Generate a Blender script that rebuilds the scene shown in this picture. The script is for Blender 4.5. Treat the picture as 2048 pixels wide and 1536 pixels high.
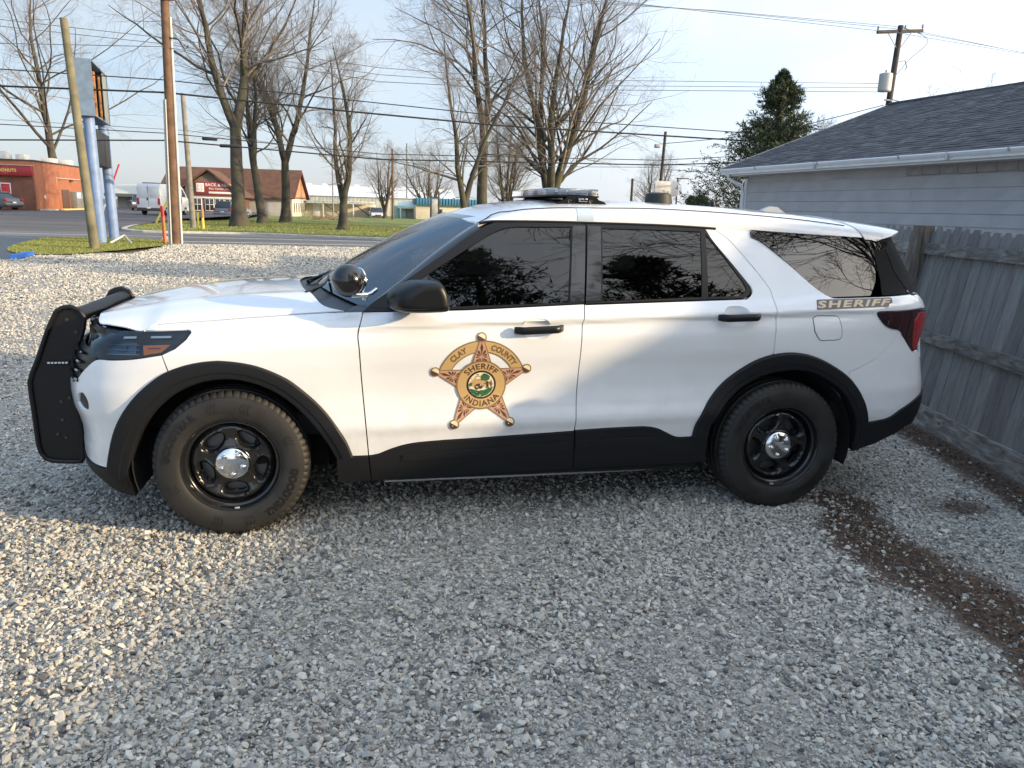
import bpy, bmesh, math, random
import numpy as np
from mathutils import Vector, Matrix, Euler
from mathutils.geometry import delaunay_2d_cdt
for o in list(bpy.data.objects): bpy.data.objects.remove(o, do_unlink=True)
SC = bpy.context.scene; COL = SC.collection
R_ = math.radians
# ---------------------------------------------------------------- camera
CAM_POS = Vector((.6175, -4.8386, 1.6687)); YAW, PITCH, ROLL = .2052, .2223, .0307
_f = Vector((math.sin(YAW), math.cos(YAW), 0)); _r = Vector((math.cos(YAW), -math.sin(YAW), 0)); _u = Vector((0, 0, 1))
_f2 = _f*math.cos(PITCH)-_u*math.sin(PITCH); _u2 = _u*math.cos(PITCH)+_f*math.sin(PITCH)
_r3 = _r*math.cos(ROLL)+_u2*math.sin(ROLL); _u3 = _u2*math.cos(ROLL)-_r*math.sin(ROLL)
cam = bpy.data.objects.new('camera', bpy.data.cameras.new('camera')); COL.objects.link(cam)
_m = Matrix((_r3, _u3, -_f2)).transposed().to_4x4(); _m.translation = CAM_POS; cam.matrix_world = _m
cam.data.sensor_width = 36; cam.data.lens = 1538/2048*36; cam.data.clip_start = .05; cam.data.clip_end = 3000
SC.camera = cam; SC.render.resolution_x = 1024; SC.render.resolution_y = 768
# ---------------------------------------------------------------- sky, sun, exposure
SUN_EL, SUN_AZ = R_(14.5), R_(27)           # azimuth: towards +x, turned to -y
SUN_DIR = Vector((math.cos(SUN_EL)*math.cos(SUN_AZ), -math.cos(SUN_EL)*math.sin(SUN_AZ), math.sin(SUN_EL)))
W = bpy.data.worlds.new('World'); SC.world = W; W.use_nodes = True
nt = W.node_tree; nt.nodes.clear()
def _n(t, **k):
    n = nt.nodes.new(t)
    for a, b in k.items(): setattr(n, a, b)
    return n
_out = _n('ShaderNodeOutputWorld'); _bg = _n('ShaderNodeBackground'); _sky = _n('ShaderNodeTexSky')
_sky.sky_type = 'NISHITA'; _sky.sun_disc = False; _sky.sun_elevation = SUN_EL
_sky.sun_rotation = math.atan2(SUN_DIR.x, SUN_DIR.y)
_sky.altitude = 0; _sky.air_density = 1.0; _sky.dust_density = 1.6; _sky.ozone_density = 1.4
# thin bright high cloud with blue showing between, more veiled towards the horizon
_tc = _n('ShaderNodeTexCoord'); _mp = _n('ShaderNodeMapping'); _mp.inputs['Scale'].default_value = (1.0, 1.0, 2.4)
_nz = _n('ShaderNodeTexNoise'); _nz.inputs['Scale'].default_value = 1.7; _nz.inputs['Detail'].default_value = 6; _nz.inputs['Roughness'].default_value = .5; _nz.inputs['Distortion'].default_value = .4
_cr = _n('ShaderNodeValToRGB'); _cr.color_ramp.elements[0].position = .42; _cr.color_ramp.elements[1].position = .70
_cr.color_ramp.elements[0].color = (.74, 1.45, 2.5, 1); _cr.color_ramp.elements[1].color = (1.80, 2.02, 2.28, 1)
_sx = _n('ShaderNodeSeparateXYZ'); _hz = _n('ShaderNodeMapRange'); _hz.inputs[1].default_value = .0; _hz.inputs[2].default_value = .24; _hz.inputs[3].default_value = .9; _hz.inputs[4].default_value = 0.
_m1 = _n('ShaderNodeMix', data_type='RGBA'); _m1.inputs['B'].default_value = (1.92, 1.98, 2.12, 1)
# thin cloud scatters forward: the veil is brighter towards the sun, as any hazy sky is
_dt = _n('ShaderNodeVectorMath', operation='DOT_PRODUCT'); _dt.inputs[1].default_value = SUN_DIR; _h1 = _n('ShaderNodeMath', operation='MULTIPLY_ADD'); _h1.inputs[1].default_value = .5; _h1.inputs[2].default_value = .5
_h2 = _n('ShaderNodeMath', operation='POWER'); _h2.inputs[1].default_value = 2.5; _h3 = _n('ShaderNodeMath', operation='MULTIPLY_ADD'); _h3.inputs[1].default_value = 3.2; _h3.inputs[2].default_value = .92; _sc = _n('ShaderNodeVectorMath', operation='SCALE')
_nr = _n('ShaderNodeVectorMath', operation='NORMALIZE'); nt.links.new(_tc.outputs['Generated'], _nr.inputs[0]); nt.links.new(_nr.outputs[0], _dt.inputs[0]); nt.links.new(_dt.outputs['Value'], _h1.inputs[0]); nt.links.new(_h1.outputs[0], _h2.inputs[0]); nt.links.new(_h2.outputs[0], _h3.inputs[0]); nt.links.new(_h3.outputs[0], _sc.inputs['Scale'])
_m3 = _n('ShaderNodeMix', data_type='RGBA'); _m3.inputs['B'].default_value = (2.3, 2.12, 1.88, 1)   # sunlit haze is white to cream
_mx = _n('ShaderNodeMix', data_type='RGBA'); _mx.inputs['Factor'].default_value = .82
for a, b in ((_tc.outputs['Generated'], _mp.inputs['Vector']), (_mp.outputs[0], _nz.inputs['Vector']), (_nz.outputs['Fac'], _cr.inputs['Fac']), (_tc.outputs['Generated'], _sx.inputs[0]), (_sx.outputs['Z'], _hz.inputs[0]),
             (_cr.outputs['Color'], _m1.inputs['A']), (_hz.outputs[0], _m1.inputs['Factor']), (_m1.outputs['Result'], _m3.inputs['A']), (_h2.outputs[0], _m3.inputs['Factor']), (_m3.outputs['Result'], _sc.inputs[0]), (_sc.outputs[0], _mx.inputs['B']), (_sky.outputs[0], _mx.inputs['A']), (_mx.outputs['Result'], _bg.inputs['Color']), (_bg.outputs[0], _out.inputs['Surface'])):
    nt.links.new(a, b)
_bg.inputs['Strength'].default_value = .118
sun = bpy.data.objects.new('sun', bpy.data.lights.new('sun', 'SUN')); COL.objects.link(sun)
sun.data.energy = 2.0; sun.data.angle = R_(.53); sun.data.color = (1.0, .77, .48)
sun.rotation_euler = SUN_DIR.to_track_quat('Z', 'Y').to_euler(); sun.location = (30, -20, 20)
SC.view_settings.view_transform = 'Standard'; SC.view_settings.look = 'None'; SC.view_settings.exposure = 1.66; SC.view_settings.gamma = 1
SC.view_settings.use_curve_mapping = False
SC.cycles.max_bounces = 8; SC.cycles.transparent_max_bounces = 16; SC.cycles.use_denoising = True
rng = np.random.default_rng(7); random.seed(7)
# ---------------------------------------------------------------- helpers
MATS = {}
def mat(name, col=(.5, .5, .5), rough=.6, metal=0., noise=None, bump=None, coat=0., ior=1.5, coat_rough=.03, spec=None):
    """Principled material; noise=(scale, amount) varies the colour, bump=(scale, strength, distance) gives fine relief"""
    if name in MATS: return MATS[name]
    m = bpy.data.materials.new(name); m.use_nodes = True; t = m.node_tree; b = t.nodes['Principled BSDF']
    b.inputs['Base Color'].default_value = (*col, 1); b.inputs['Roughness'].default_value = rough; b.inputs['Metallic'].default_value = metal
    b.inputs['IOR'].default_value = ior
    if coat: b.inputs['Coat Weight'].default_value = coat; b.inputs['Coat Roughness'].default_value = coat_rough
    if spec is not None: b.inputs['Specular IOR Level'].default_value = spec
    if noise or bump:
        tc = t.nodes.new('ShaderNodeTexCoord')
    if noise:
        n = t.nodes.new('ShaderNodeTexNoise'); n.inputs['Scale'].default_value = noise[0]; n.inputs['Detail'].default_value = 6
        mr = t.nodes.new('ShaderNodeMapRange'); mr.inputs[1].default_value = .3; mr.inputs[2].default_value = .7
        mr.inputs[3].default_value = 1-noise[1]; mr.inputs[4].default_value = 1+noise[1]
        mx = t.nodes.new('ShaderNodeMix'); mx.data_type = 'RGBA'; mx.blend_type = 'MULTIPLY'; mx.inputs['Factor'].default_value = 1
        mx.inputs['A'].default_value = (*col, 1)
        t.links.new(tc.outputs['Object'], n.inputs['Vector']); t.links.new(n.outputs['Fac'], mr.inputs[0])
        cb = t.nodes.new('ShaderNodeCombineColor')
        for i in range(3): t.links.new(mr.outputs[0], cb.inputs[i])
        t.links.new(cb.outputs[0], mx.inputs['B']); t.links.new(mx.outputs['Result'], b.inputs['Base Color'])
    if bump:
        n = t.nodes.new('ShaderNodeTexNoise'); n.inputs['Scale'].default_value = bump[0]; n.inputs['Detail'].default_value = 5
        bp = t.nodes.new('ShaderNodeBump'); bp.inputs['Strength'].default_value = bump[1]; bp.inputs['Distance'].default_value = bump[2]
        t.links.new(tc.outputs['Object'], n.inputs['Vector']); t.links.new(n.outputs['Fac'], bp.inputs['Height']); t.links.new(bp.outputs[0], b.inputs['Normal'])
    MATS[name] = m; return m
def nodes_of(m):
    t = m.node_tree; return t, t.nodes['Principled BSDF']
def glass_mat(name, tint, ior=1.5, gl=(1, 1, 1)):
    """thin pane: tinted see-through plus mirror reflection by angle"""
    if name in MATS: return MATS[name]
    m = bpy.data.materials.new(name); m.use_nodes = True; t = m.node_tree; t.nodes.clear()
    o = t.nodes.new('ShaderNodeOutputMaterial'); mx = t.nodes.new('ShaderNodeMixShader'); fr = t.nodes.new('ShaderNodeFresnel'); fr.inputs['IOR'].default_value = ior
    tr = t.nodes.new('ShaderNodeBsdfTransparent'); tr.inputs[0].default_value = (*tint, 1); g = t.nodes.new('ShaderNodeBsdfGlossy'); g.inputs['Roughness'].default_value = .01
    g.inputs['Color'].default_value = (*gl, 1)
    t.links.new(fr.outputs[0], mx.inputs[0]); t.links.new(tr.outputs[0], mx.inputs[1]); t.links.new(g.outputs[0], mx.inputs[2]); t.links.new(mx.outputs[0], o.inputs[0])
    MATS[name] = m; return m
def mesh_obj(name, verts, faces, material=None, parent=None, smooth=False, loc=None):
    me = bpy.data.meshes.new(name); me.from_pydata([tuple(map(float, v)) for v in verts], [], [tuple(map(int, f)) for f in faces]); me.update()
    if smooth: me.shade_smooth()
    o = bpy.data.objects.new(name, me); COL.objects.link(o)
    for m_ in (material if isinstance(material, (list, tuple)) else [material]):
        if m_: me.materials.append(m_)
    if parent: o.parent = parent
    if loc is not None: o.location = loc
    return o
def bm_obj(name, bm, material=None, parent=None, smooth=False, angle=None, loc=None):
    me = bpy.data.meshes.new(name); bmesh.ops.recalc_face_normals(bm, faces=bm.faces); bm.to_mesh(me); bm.free()
    if smooth: me.shade_smooth()
    if angle is not None: me.shade_smooth(); me.set_sharp_from_angle(angle=R_(angle))
    o = bpy.data.objects.new(name, me); COL.objects.link(o)
    for m_ in (material if isinstance(material, (list, tuple)) else [material]):
        if m_: me.materials.append(m_)
    if parent: o.parent = parent
    if loc is not None: o.location = loc
    return o
def empty(name, loc=(0, 0, 0), rz=0):
    o = bpy.data.objects.new(name, None); COL.objects.link(o); o.location = loc; o.rotation_euler = (0, 0, rz); o.empty_display_size = .2; return o
def tag(o, label=None, cat=None, group=None, kind=None):
    for k, v in (('label', label), ('category', cat), ('group', group), ('kind', kind)):
        if v: o[k] = v
    return o
def copy_tree(o, parent=None):
    c = o.copy(); COL.objects.link(c)
    if parent: c.parent = parent
    for ch in o.children: copy_tree(ch, c)
    return c
def add_box(bm, c, s, rot=None, bevel=0.):
    g = bmesh.ops.create_cube(bm, size=1.0)['verts']; M = Matrix.Translation(c) @ ((rot.to_matrix().to_4x4() if isinstance(rot, Euler) else rot) if rot else Matrix()) @ Matrix.Diagonal((*s, 1))
    bmesh.ops.transform(bm, matrix=M, verts=g)
    if bevel:
        es = list({e for v in g for e in v.link_edges}); bmesh.ops.bevel(bm, geom=es, offset=bevel, segments=2, affect='EDGES', profile=.5)
def tube_data(pts, rad, n=8, caps=True, V=None, F=None):
    """verts, faces of a tube along pts with a radius per point"""
    V = [] if V is None else V; F = [] if F is None else F
    pts = [Vector(p_) for p_ in pts]; k = len(pts)
    if not hasattr(rad, '__len__'): rad = [rad]*k
    b0 = len(V); up = None
    for i, p_ in enumerate(pts):
        d = (pts[min(i+1, k-1)]-pts[max(i-1, 0)]).normalized()
        if up is None: up = Vector((0, 0, 1)) if abs(d.z) < .9 else Vector((1, 0, 0))
        a = d.cross(up).normalized(); up = a.cross(d).normalized()
        for j in range(n):
            t = 2*math.pi*j/n; V.append(p_+(a*math.cos(t)+up*math.sin(t))*rad[i])
    for i in range(k-1):
        for j in range(n):
            F.append((b0+i*n+j, b0+i*n+(j+1) % n, b0+(i+1)*n+(j+1) % n, b0+(i+1)*n+j))
    if caps:
        F.append(tuple(b0+j for j in reversed(range(n)))); F.append(tuple(b0+(k-1)*n+j for j in range(n)))
    return V, F
def tube(name, pts, rad, material, parent=None, n=8, smooth=True):
    V, F = tube_data(pts, rad, n); o = mesh_obj(name, V, F, material, parent); o.data.shade_smooth(); o.data.set_sharp_from_angle(angle=R_(50)); return o
def lathe_data(prof, n=48, axis='y'):
    """prof: (r, h) pairs, revolved about the axis"""
    V = []; F = []; k = len(prof)
    for j in range(n):
        t = 2*math.pi*j/n; c, s = math.cos(t), math.sin(t)
        for r, h in prof: V.append((r*c, h, r*s) if axis == 'y' else (r*c, r*s, h))
    for j in range(n):
        for i in range(k-1):
            a, b = j*k+i, ((j+1) % n)*k+i; F.append((a, b, b+1, a+1))
    return V, F
def lathe(name, prof, material, parent=None, n=48, axis='y', angle=35, loc=None):
    V, F = lathe_data(prof, n, axis); bm = bmesh.new(); vs = [bm.verts.new(v) for v in V]
    for f in F:
        try: bm.faces.new([vs[i] for i in f])
        except ValueError: pass
    bmesh.ops.remove_doubles(bm, verts=bm.verts, dist=1e-6)
    return bm_obj(name, bm, material, parent, angle=angle, loc=loc)
def prism(name, loop, y0, y1, material, parent=None, bevel=0., plane='xz', angle=30):
    """extruded outline: loop in (x,z) thick along y, or (x,y) thick along z"""
    bm = bmesh.new(); f = (lambda a, b, t: (a, t, b)) if plane == 'xz' else ((lambda a, b, t: (a, b, t)) if plane == 'xy' else (lambda a, b, t: (t, a, b)))
    v0 = [bm.verts.new(f(a, b, y0)) for a, b in loop]; v1 = [bm.verts.new(f(a, b, y1)) for a, b in loop]; n = len(loop)
    bm.faces.new(v0); bm.faces.new(v1[::-1])
    for i in range(n): bm.faces.new((v0[i], v0[(i+1) % n], v1[(i+1) % n], v1[i]))
    if bevel:
        es = [e for e in bm.edges if len(e.link_faces) == 2 and e.calc_face_angle(0) > .6]
        bmesh.ops.bevel(bm, geom=es, offset=bevel, segments=2, affect='EDGES', profile=.5)
    return bm_obj(name, bm, material, parent, angle=angle)
def rbox(name, c, s, material, parent=None, bevel=.01, rot=None):
    bm = bmesh.new(); add_box(bm, c, s, rot, bevel); return bm_obj(name, bm, material, parent, angle=35)
def crom(P, step=.02, closed=False):
    """dense Catmull-Rom through P"""
    P = [np.array(q, float) for q in P]; n = len(P); out = []
    for i in range(n if closed else n-1):
        p0 = P[(i-1) % n] if closed or i > 0 else 2*P[0]-P[1]; p1 = P[i]; p2 = P[(i+1) % n]
        p3 = P[(i+2) % n] if closed or i+2 < n else 2*P[-1]-P[-2]
        m = max(1, int(np.linalg.norm(p2-p1)/step))
        for k in range(m):
            t = k/m; out.append(.5*((2*p1)+(p2-p0)*t+(2*p0-5*p1+4*p2-p3)*t*t+(3*p1-p0-3*p2+p3)*t**3))
    if not closed: out.append(P[-1])
    return out
def text_data(body, size=1.0, offset=0., shear=0., spacing=1.0):
    """flat triangulated lettering from the built-in font: verts (N,2), faces"""
    cu = bpy.data.curves.new('t', 'FONT'); cu.body = body; cu.size = size; cu.offset = offset; cu.shear = shear; cu.space_character = spacing
    cu.align_x = 'CENTER'; cu.resolution_u = 3
    o = bpy.data.objects.new('t', cu); COL.objects.link(o); dg = bpy.context.evaluated_depsgraph_get(); me = o.evaluated_get(dg).to_mesh()
    V = np.array([v.co[:2] for v in me.vertices]); F = [tuple(q.vertices) for q in me.polygons]
    bpy.data.objects.remove(o); bpy.data.curves.remove(cu)
    return V, F
# ---------------------------------------------------------------- ground, roads, lawn
def col_ramp(t, fac, stops):
    r = t.nodes.new('ShaderNodeValToRGB'); e = r.color_ramp.elements
    while len(e) < len(stops): e.new(.5)
    for q, (p_, c_) in zip(e, stops): q.position = p_; q.color = (*c_, 1)
    t.links.new(fac, r.inputs['Fac']); return r
def gravel_material():
    m = mat('gravel_ground', (.4, .4, .4), .92); t, b = nodes_of(m); N = t.nodes.new; L = t.links.new
    tc = N('ShaderNodeTexCoord'); v1 = N('ShaderNodeTexVoronoi'); v1.inputs['Scale'].default_value = 34; v2 = N('ShaderNodeTexVoronoi'); v2.inputs['Scale'].default_value = 85
    wz = N('ShaderNodeTexNoise'); wz.inputs['Scale'].default_value = 20; wv = N('ShaderNodeVectorMath'); wv.operation = 'MULTIPLY_ADD'
    L(tc.outputs['Object'], wz.inputs['Vector']); L(wz.outputs['Color'], wv.inputs[0]); wv.inputs[1].default_value = (.03, .03, .03); L(tc.outputs['Object'], wv.inputs[2])
    for v in (v1, v2): L(wv.outputs[0], v.inputs['Vector'])
    st = [(0, (.10, .10, .10)), (.25, (.22, .21, .19)), (.55, (.355, .335, .295)), (.85, (.47, .44, .385)), (1, (.68, .65, .60))]
    s1 = N('ShaderNodeSeparateColor'); s2 = N('ShaderNodeSeparateColor'); L(v1.outputs['Color'], s1.inputs[0]); L(v2.outputs['Color'], s2.inputs[0])
    r1 = col_ramp(t, s1.outputs[0], st); r2 = col_ramp(t, s2.outputs[0], st)
    big = N('ShaderNodeTexNoise'); big.inputs['Scale'].default_value = .8; big.inputs['Detail'].default_value = 5; L(tc.outputs['Object'], big.inputs['Vector'])
    mx = N('ShaderNodeMix'); mx.data_type = 'RGBA'; mr = N('ShaderNodeMapRange'); mr.inputs[1].default_value = .4; mr.inputs[2].default_value = .6
    L(big.outputs['Fac'], mr.inputs[0]); L(mr.outputs[0], mx.inputs['Factor']); L(r1.outputs[0], mx.inputs['A']); L(r2.outputs[0], mx.inputs['B'])
    # brown soil and rotted leaves where the attribute says so
    at = N('ShaderNodeAttribute'); at.attribute_name = 'soil'; sn = N('ShaderNodeTexNoise'); sn.inputs['Scale'].default_value = 38; sn.inputs['Detail'].default_value = 6; L(tc.outputs['Object'], sn.inputs['Vector'])
    rs = col_ramp(t, sn.outputs['Fac'], [(.3, (.025, .016, .011)), (.5, (.07, .043, .029)), (.7, (.16, .105, .068))])
    ad = N('ShaderNodeMath'); ad.operation = 'ADD'; sb = N('ShaderNodeMapRange'); sb.inputs[1].default_value = .85; sb.inputs[2].default_value = 1.25
    L(at.outputs['Fac'], ad.inputs[0]); L(sn.outputs['Fac'], ad.inputs[1]); L(ad.outputs[0], sb.inputs[0])
    m2 = N('ShaderNodeMix'); m2.data_type = 'RGBA'; L(sb.outputs[0], m2.inputs['Factor']); L(mx.outputs['Result'], m2.inputs['A']); L(rs.outputs[0], m2.inputs['B']); L(m2.outputs['Result'], b.inputs['Base Color'])
    bp = N('ShaderNodeBump'); bp.inputs['Strength'].default_value = .9; bp.inputs['Distance'].default_value = .012; sub = N('ShaderNodeMath'); sub.operation = 'ADD'
    L(v1.outputs['Distance'], sub.inputs[0]); L(v2.outputs['Distance'], sub.inputs[1]); inv = N('ShaderNodeMath'); inv.operation = 'MULTIPLY'; inv.inputs[1].default_value = -1; L(sub.outputs[0], inv.inputs[0]); L(inv.outputs[0], bp.inputs['Height']); L(bp.outputs[0], b.inputs['Normal'])
    return m
def asphalt_material(name, col, wet=0.):
    m = mat(name, col, .85-.6*wet); t, b = nodes_of(m); N = t.nodes.new; L = t.links.new; tc = N('ShaderNodeTexCoord')
    n1 = N('ShaderNodeTexNoise'); n1.inputs['Scale'].default_value = .35; n1.inputs['Detail'].default_value = 7; n2 = N('ShaderNodeTexNoise'); n2.inputs['Scale'].default_value = 60
    for n_ in (n1, n2): L(tc.outputs['Object'], n_.inputs['Vector'])
    mp = N('ShaderNodeMapping'); mp.inputs['Scale'].default_value = (.25, 1.6, 1); L(tc.outputs['Object'], mp.inputs[0]); L(mp.outputs[0], n1.inputs['Vector'])
    r = col_ramp(t, n1.outputs['Fac'], [(.3, tuple(q*.6 for q in col)), (.55, col), (.75, tuple(q*1.5 for q in col))]); L(r.outputs[0], b.inputs['Base Color'])
    bp = N('ShaderNodeBump'); bp.inputs['Strength'].default_value = .3; bp.inputs['Distance'].default_value = .004; L(n2.outputs['Fac'], bp.inputs['Height']); L(bp.outputs[0], b.inputs['Normal'])
    return m
def lawn_material():
    m = mat('lawn_grass', (.1, .13, .04), .95); t, b = nodes_of(m); N = t.nodes.new; L = t.links.new; tc = N('ShaderNodeTexCoord')
    n1 = N('ShaderNodeTexNoise'); n1.inputs['Scale'].default_value = .5; n1.inputs['Detail'].default_value = 8; n2 = N('ShaderNodeTexNoise'); n2.inputs['Scale'].default_value = 14; n2.inputs['Detail'].default_value = 6
    for n_ in (n1, n2): L(tc.outputs['Object'], n_.inputs['Vector'])
    a = N('ShaderNodeMath'); a.operation = 'ADD'; L(n1.outputs['Fac'], a.inputs[0]); L(n2.outputs['Fac'], a.inputs[1]); h = N('ShaderNodeMath'); h.operation = 'MULTIPLY'; h.inputs[1].default_value = .5; L(a.outputs[0], h.inputs[0])
    r = col_ramp(t, h.outputs[0], [(.34, (.09, .075, .03)), (.46, (.12, .155, .035)), (.56, (.18, .215, .05)), (.68, (.29, .27, .10))]); L(r.outputs[0], b.inputs['Base Color'])
    bp = N('ShaderNodeBump'); bp.inputs['Strength'].default_value = 1; bp.inputs['Distance'].default_value = .05; L(n2.outputs['Fac'], bp.inputs['Height']); L(bp.outputs[0], b.inputs['Normal'])
    return m
GRAVEL = gravel_material(); ASPH = asphalt_material('asphalt', (.13, .127, .125)); LOTA = asphalt_material('lot_asphalt', (.10, .09, .087)); WETA = asphalt_material('wet_asphalt', (.03, .032, .036), .75); LAWN = lawn_material()
CONC = mat('concrete', (.42, .40, .36), .9, noise=(3, .2), bump=(40, .2, .004)); PAINTW = mat('road_paint', (.62, .61, .58), .8, noise=(6, .3))
def sheet(name, loop, z, material, step=None, zf=None):
    P = dense_loop(loop, step or 5.)
    V, F = [], []
    r = delaunay_2d_cdt([Vector(q) for q in P], [], [list(range(len(P)))], 1, 1e-4)
    V = [(v[0], v[1], (zf(v[0], v[1]) if zf else z)) for v in r[0]]; F = [f for f in r[2]]
    o = mesh_obj(name, V, F, material); tag(o, kind='structure')
    me = o.data
    bm = bmesh.new(); bm.from_mesh(me); bmesh.ops.recalc_face_normals(bm, faces=bm.faces)
    if sum(f.normal.z for f in bm.faces) < 0: bmesh.ops.reverse_faces(bm, faces=bm.faces)
    bm.to_mesh(me); bm.free(); return o
def dense_loop(loop, step):
    out = []; n = len(loop)
    for i in range(n):
        a = np.array(loop[i], float); b = np.array(loop[(i+1) % n], float); m = max(1, int(math.ceil(np.linalg.norm(b-a)/step))); out += [tuple(a+(b-a)*k/m) for k in range(m)]
    return out
sheet('ground', [(-900, -900), (900, -900), (900, 1400), (-900, 1400)], -.06, mat('far_ground', (.12, .11, .06), .95, noise=(.05, .3)), 300)
def soil_at(x, y):
    """0..1: the strip of rotted leaves behind the rear wheel, a patch, and along the fence foot"""
    xa = np.interp(-y, [.2, .9, 1.43, 1.67, 2.03, 2.34, 2.9, 4], [3.3, 3.2, 3.05, 3.0, 3.05, 3.05, 3.0, 2.95]); xb = np.interp(-y, [.2, .98, 1.35, 1.72, 2.04, 2.4, 3, 4], [3.5, 3.52, 3.46, 3.38, 3.44, 3.46, 3.5, 3.6])
    nz_ = .5*np.sin(7.3*y+2.1*np.sin(3.7*x))+.35*np.sin(17.*y+5*x)+.3*np.sin(11.*x-6*y+1.)
    mid = (xa+xb)/2+.10+.04*np.sin(5*y); hw = (xb-xa)/2*(1.6+.5*nz_); k = np.clip(1.35-np.abs(x-mid)/hw, 0, 1)*np.clip((-y-.55)*3, 0, 1)
    p2 = np.clip(1.3-np.hypot((x-4.2)/.28, (y+1.08)/.20), 0, 1)
    d = 5.35+.236*(y-.85)-x; k3 = np.clip(1.25-np.abs(d-.18)/.25, 0, 1)*(y < 3)
    return np.maximum(np.maximum(k, p2*.8), k3)
def gz(x, y):
    x = np.asarray(x, float); y = np.asarray(y, float)
    z = .012*np.sin(x*1.3+.7*np.sin(y*.9))*np.cos(y*1.1+.4)+.006*np.sin(3.1*x+1.7*y)+.004*np.sin(5.3*y-2.2*x)
    for cx, w in ((-0.0, .0),): pass
    return z
# gravel yard: fine grid near the camera
gx = np.concatenate([np.arange(-60, -6, 3.), np.arange(-6, 6.5, .12), np.arange(6.5, 60, 3.)]); gy = np.concatenate([np.arange(-40, -5, 2.5), np.arange(-5, 6, .12), np.arange(6, 27.7, .7)])
GXm, GYm = np.meshgrid(gx, gy, indexing='ij'); zz = gz(GXm, GYm)*(np.abs(GXm) < 40)
edge_y = 27.45+.25*np.sin(GXm*.9)+.12*np.sin(GXm*2.7); GYm2 = np.where(GYm > 26.8, edge_y, GYm)
keep = ~((GXm < -6.9-.22*(GYm-18)*0) & (GYm > 17.2) & (GXm < -6.2))
ny = len(gy); V = np.stack([GXm, GYm2, zz], -1).reshape(-1, 3); F = []
for i in range(len(gx)-1):
    for j in range(ny-1):
        cx, cy = (gx[i]+gx[i+1])/2, (gy[j]+gy[j+1])/2
        if cx < -8.3 and cy > 17.6: continue
        if -8.4 < cx < -6.6 and cy > 21.5: continue
        F.append((i*ny+j, (i+1)*ny+j, (i+1)*ny+j+1, i*ny+j+1))
yard = mesh_obj('gravel_yard', V, F, GRAVEL, smooth=True); tag(yard, kind='structure')
at = yard.data.attributes.new('soil', 'FLOAT', 'POINT'); at.data.foreach_set('value', soil_at(V[:, 0], V[:, 1]).astype(np.float32))
sheet('side_lot', [(-7.9, 17.2), (-8.4, 19.5), (-9.9, 21.9), (-10.9, 26.5), (-11.4, 29.6), (-60, 29.6), (-60, 16), (-12, 16.8)], .012, WETA)
sheet('road', [(-200, 27.1), (200, 26.6), (200, 30.5), (60, 31.2), (20, 33.2), (2.5, 35.9), (.4, 36.7), (-2.2, 37.8), (-4.8, 38.9), (-8.9, 38.4), (-10.9, 39.6), (-14, 39.6), (-200, 42)], -.02, ASPH, 10)
for a, b, w in (((-200, 29.9), (60, 29.75), .14), ((-200, 34.6), (-9, 34.2), .12), ((-9, 34.2), (60, 30.2), .12)):
    sheet('road_line', [(a[0], a[1]-w), (b[0], b[1]-w), (b[0], b[1]+w), (a[0], a[1]+w)], -.014, PAINTW, 50)
lot_z = lambda x, y: -.014+.45*min(1, max(0, (y-40)/36.))
sheet('parking_lot', [(-200, 40.0), (-14, 39.3), (-10.9, 39.5), (-11.8, 43.0), (-12.75, 50.), (-12.6, 60), (-11.2, 66), (-9.3, 76), (-9.3, 97), (-24, 112), (-200, 112)], 0, LOTA, 6, lot_z)
lawn_edge = [(-12.6, 60), (-12.75, 50), (-11.9, 43.1), (-11.0, 39.9), (-9.9, 38.7), (-8.9, 38.5), (-4.8, 39.0), (-2.2, 37.9), (.4, 36.8), (2.5, 36.0), (20, 33.3), (60, 31.3), (200, 30.6)]
sheet('lawn', lawn_edge+[(200, 140), (-8, 140), (-9.2, 90), (-9.4, 76), (-11.2, 66)], .07, LAWN, 8, lambda x, y: .07+.10*math.sin(x*.21)*math.sin(y*.13)*(1 if y > 45 else 0)+.05*math.exp(-((x+2)**2+(y-78)**2)/18))
# kerb round the lawn
ke = [np.array(q) for q in crom(lawn_edge[:9], .8)]+[np.array(q) for q in lawn_edge[9:12]]
V = []; F = []
for i, q in enumerate(ke):
    t = ke[min(i+1, len(ke)-1)]-ke[max(i-1, 0)]; t = t/np.linalg.norm(t); n = np.array((t[1], -t[0]))
    if n[1] > 0 and q[0] > -8: n = -n
    for o_, z in ((.30, -.03), (.30, .06), (.27, .085), (.10, .09), (-.02, .085)): V.append((q[0]+n[0]*o_*(1 if True else 1), q[1]+n[1]*o_, z))
for i in range(len(ke)-1):
    for k in range(4): F.append((i*5+k, i*5+k+1, (i+1)*5+k+1, (i+1)*5+k))
kerb = mesh_obj('kerb', V, F, CONC); tag(kerb, kind='structure')
# grass island on this side of the road
isl = [tuple(q) for q in crom([(-9.9, 21.9), (-8.5, 19.6), (-7.4, 20.1), (-6.7, 23.0), (-6.15, 25.6), (-6.45, 27.4), (-7.1, 29.3), (-9.4, 30.6), (-11.2, 29.5), (-11.0, 26.7)], .6, True)]
sheet('grass_island', isl, .03, LAWN, 1., lambda x, y: .035+.012*math.sin(x*3)*math.sin(y*2.3))
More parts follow.
